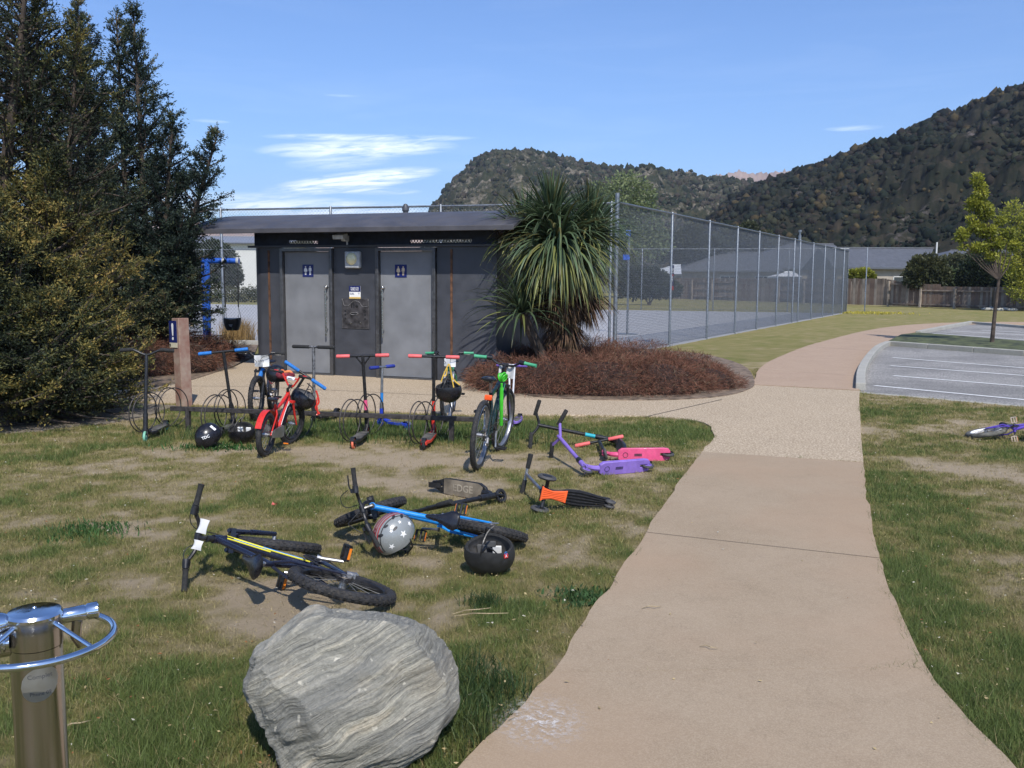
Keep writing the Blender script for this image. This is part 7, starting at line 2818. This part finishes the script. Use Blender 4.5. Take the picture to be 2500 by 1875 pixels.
for v in bm.verts:
    p = v.co.copy()
    # squarish ellipsoid
    q = Vector([math.copysign(abs(k) ** .80, k) for k in p])
    q = q * (1.0 / max(1e-6, (abs(q.x) ** 2.5 + abs(q.y) ** 2.5 + abs(q.z) ** 2.5) ** (1 / 2.5)))
    r = Vector((q.x * .365, q.y * .26, q.z * .285))
    if r.x < 0 and r.z < 0:
        r.x *= 1 - .18 * min(1, -r.z / .25)
    if r.x > 0:
        r.z *= 1 - .10 * (r.x / .4) ** 2
        if r.z < 0:
            r.x *= 1 - .35 * min(1, -r.z / .28)
    for pn, pd in (((-.10, -.84, .53), .232), ((-.80, -.25, -.55), .290), ((.70, -.15, -.70), .292), ((.05, 0, 1), .262), ((-.62, -.1, .78), .300), ((.72, -.1, .69), .318), ((-.98, -.15, .1), .345), ((.45, -.88, .1), .272), ((-.45, -.85, -.25), .262)):
        pn = Vector(pn).normalized()
        k_ = r.dot(pn) - pd + .010 * mnoise.noise(p * 4 + pn * 5)
        if k_ > 0:
            r -= pn * k_ * .88
    n1 = mnoise.noise(p * 1.6 + Vector((3, 1, 7))) * .030 + mnoise.noise(p * 3.5) * .012
    # foliation ledges
    lz = -p.x * math.sin(tl) + p.z * math.cos(tl) + .05 * mnoise.noise(p * 1.5) + .012 * mnoise.noise(p * 5)
    led = mnoise.noise(Vector((lz * 9, p.x * .8, p.y * .8))) * .007 + mnoise.noise(Vector((lz * 26, p.x * 2, p.y * 2))) * .0045 + mnoise.noise(Vector((lz * 70, p.x * 5, p.y * 5))) * .0028 + mnoise.noise(p * 22) * .0018
    # one deeper crack low at the front left
    cr_ = math.exp(-((lz + .62) / .035) ** 2) * .022 * max(0, min(1, .6 - p.x))
    r += p.normalized() * (n1 + led - cr_)
    v.co = Vector((r.x * ct - r.z * st_, r.y, r.x * st_ + r.z * ct))
me = bpy.data.meshes.new('stone')
bm.to_mesh(me)
bm.free()
me.shade_smooth()
me.materials.append(t.m)
o = bpy.data.objects.new('stone', me)
C.objects.link(o)
o.parent = boul
o.location = (0, 0, .190)
o.rotation_euler = (R(-10), R(-2), R(3))

# ================================================================== DRINKING FOUNTAIN
M_BRUSH = NT('brushed_stainless')
vb = M_BRUSH.coords('Object', (60, 60, 1.5))
M_BRUSH.set('Base Color', M_BRUSH.ramp(M_BRUSH.noise(1, 4, .6, vb), [(.3, (.44, .41, .38)), (.7, (.54, .51, .47))]))
M_BRUSH.set('Metallic', 1.0)
M_BRUSH.set('Roughness', M_BRUSH.ramp(M_BRUSH.noise(1, 4, .7, vb), [(.3, .15), (.7, .26)]))
M_BRUSH.bump(M_BRUSH.noise(1, 3, .7, vb), .12, .002)
M_BRUSH = M_BRUSH.m
M_POL = mat('polished_chrome', (.72, .74, .78), .09, 1.0, var=.04, scale=20)
Yf = 1.86
ft = at(84.5, 1497, Yf)
fo = thing('drinking_fountain', 'round stainless steel drinking fountain post with a chrome ring at the front left corner', 'drinking fountain', (ft.x, Yf, 0), R(0))
zt = ft.z
rp = .0505
mb = MB(); mb.lathe([(rp, -.02), (rp, zt - .068)], 40); mb.build('post', M_BRUSH, fo)
mb = MB(); mb.lathe([(rp + .0015, zt - .066), (rp + .0015, zt - .004), (rp - .002, zt - .003)], 40); mb.build('collar', M_BRUSH, fo)
mb = MB(); mb.lathe([(rp + .003, zt - .006), (rp + .004, zt), (rp, zt + .006), (rp * .6, zt + .009), (0, zt + .0105)], 40); cp = mb.build('cap', M_POL, fo)
mb = MB(); mb.ball((-.002, .004, zt + .0105), (.0045, .0045, .003), 10, 6); mb.build('cap_screw', M_POL, cp)
zr = zt - .055
Rr = .150
mb = MB(); mb.torus((0, 0, zr), (0, 0, 1), Rr, .0080, 80, 14); rg_ = mb.build('ring', M_POL, fo)
for a_ in (-18, -112, 160, 75):
    c_, s_ = math.cos(R(a_)), math.sin(R(a_))
    mb = MB(); mb.cyl((c_ * rp * .98, s_ * rp * .98, zt - .014), (c_ * (Rr - .004), s_ * (Rr - .004), zr), .0048, 8); mb.build('strut', M_POL, fo)
# bubbler on the right
dv = Vector((math.cos(R(28)), math.sin(R(28)), .05)).normalized()
b0 = Vector((0, 0, zt - .018))
mb = MB(); mb.tube([b0 + dv * .04, b0 + dv * .052, b0 + dv * .094, b0 + dv * .098], [.010, .0155, .0165, .014], 18)
bubb = mb.build('tap_body', M_POL, fo)
mb = MB(); mb.tube([b0 + dv * .096, b0 + dv * .101, b0 + dv * .120, b0 + dv * .122], [.014, .0175, .0185, .016], 18); mb.build('push_button', M_POL, bubb)
mb = MB(); mb.tube([b0 + dv * .08 + Vector((0, 0, -.012)), b0 + dv * .075 + Vector((0, 0, -.05)), b0 + dv * .085 + Vector((0, 0, -.072))], [.011, .011, .009], 12); mb.build('spout', M_BRUSH, bubb)
dv = Vector((math.cos(R(205)), math.sin(R(205)), .03)).normalized()
b0 = Vector((0, 0, zt - .014))
mb = MB(); mb.tube([b0 + dv * .04, b0 + dv * .06, b0 + dv * .10, b0 + dv * .14, b0 + dv * .15], [.013, .022, .026, .024, .01], 18); mb.build('tap_body', M_POL, fo)
mb = MB(); mb.tube([Vector((-.03, -.045, zt - .045)), Vector((-.055, -.055, zt - .045))], .014, 14); mb.torus((-.042, -.05, zt - .045), (-.8, -.5, 0), .015, .005, 18, 8); mb.build('valve_union', M_POL, fo)
mb = MB(); mb.tube([Vector((-.02, -.02, zt - .062)), Vector((-.15, -.03, zt - .085))], .017, 14); mb.build('drain_arm', M_BRUSH, fo)
# oval maker label wrapped on the post
V, Fs = [], []
az0 = R(-58)
n = 24
rimv = []
for i in range(n + 1):
    for j in range(13):
        u_, v_ = i / n * 2 - 1, j / 12 * 2 - 1
        hh_ = .036 * math.sqrt(max(0, 1 - u_ * u_))
        aa = az0 + u_ * R(42)
        V.append(((rp + .0012) * math.cos(aa), (rp + .0012) * math.sin(aa), zt - .135 + v_ * hh_ + u_ * .006))
for i in range(n):
    for j in range(12):
        q = i * 13 + j
        Fs.append((q, q + 13, q + 14, q + 1))
mb = MB(); mb.add(V, Fs); lb_ = mb.build('maker_label', mat('dull_metal_label', (.36, .35, .32), .4, .8, var=.05), fo)


def wrap_text(body, size, z, m_):
    o_ = text_mesh('label_lettering', body, size, m_, lb_, Matrix.Identity(4), 0)
    for v in o_.data.vertices:
        aa = az0 + v.co.x / rp
        v.co = Vector(((rp + .0020) * math.cos(aa), (rp + .0020) * math.sin(aa), z + v.co.y))


wrap_text('Complet', .013, zt - .118, M_INK)
wrap_text('Phone 09', .0105, zt - .155, M_INK)

# ================================================================== LITTLE THINGS ON THE GROUND
twm = mat('dry_twig', (.42, .33, .20), .9, var=.3)
for k, (X, Y_, l, a_, lab) in enumerate(((1040, 1340, .13, 5, 'pale dry straw stalk right of the boulder'), (1408, 1324, .05, 5, 'tiny pale twig in the middle of the path'), (1020, 1332, .10, 20, 'thin bleached stalk just behind the pale straw'),
                                         (1330, 1262, .05, 95, 'tiny reddish twig at the path edge by the weed'), (165, 1582, .05, 30, 'short orange twig in the grass right of the fountain'), (1275, 1012, .12, 25, 'broken dry stick by the bent bars scooter'),
                                         (1530, 1412, .04, -30, 'small dark twig far down the path'))):
    q = gz(*zW(X, Y_))
    mb = MB()
    mb.tube([(-l, 0, .02), (-l * .3, .01, .028), (l * .3, -.005, .03), (l, .012, .024)], [.0015, .0025, .0025, .001], 5)
    o = mb.build('twig', twm)
    o.location = (q.x, q.y, 0.004)
    o.rotation_euler = (0, 0, R(a_))
    tag(o, lab, 'twig')
q = gz(*zC(925, 440))
mb = MB()
for k in range(9):
    aa = k * 2 * PI / 9 + .4
    mb.add([(0, 0, .025), (math.cos(aa) * .022, math.sin(aa) * .022, .03 + .01 * (k % 2)), (math.cos(aa + .5) * .020, math.sin(aa + .5) * .020, .022)], [(0, 1, 2)])
o = mb.build('wrapper_scrap', mat('coral_scrap', (.75, .16, .13), .6))
o.location = q
tag(o, 'little scrap of coral red litter on the left lawn', 'litter')
# spill of pale chalk on the path
t = NT('chalk_spill')
d_ = t.n.new('ShaderNodeVectorMath'); d_.operation = 'LENGTH'
t.l.new(t.coords('Object', (5.2, 4.2, 1)), d_.inputs[0])
msk = t.math('MULTIPLY', t.math('SUBTRACT', 1.0, d_.outputs['Value'], True), t.ramp(t.noise(26, 8, .8), [(.47, 0), (.62, 1)]), True)
t.set('Base Color', (.66, .62, .58))
t.set('Roughness', .95)
t.set('Alpha', t.math('MULTIPLY', msk, 1.1, True))
q = gz(*zW(1165, 1570))
mb = MB(); mb.add([(-.24, -.28, 0), (.24, -.28, 0), (.24, .28, 0), (-.24, .28, 0)], [(0, 1, 2, 3)])
o = mb.build('chalk_mark', t.m, smooth=False)
o.location = (q.x, q.y, .0245)
o['kind'] = 'structure'

# ================================================================== HAZE
hz = NT('air')
for n_ in list(hz.n):
    if n_.type == 'BSDF_PRINCIPLED':
        hz.n.remove(n_)
pv = hz.n.new('ShaderNodeVolumePrincipled')
pv.inputs['Color'].default_value = (.72, .82, 1.0, 1)
pv.inputs['Density'].default_value = .00017
pv.inputs['Anisotropy'].default_value = .1
out = [n_ for n_ in hz.n if n_.type == 'OUTPUT_MATERIAL'][0]
hz.l.new(pv.outputs[0], out.inputs['Volume'])
mb = MB()
mb.box((0, 1450, 175), (7600, 4300, 356))
o = mb.build('haze', hz.m, smooth=False)
o['kind'] = 'stuff'
sc.cycles.volume_bounces = 0
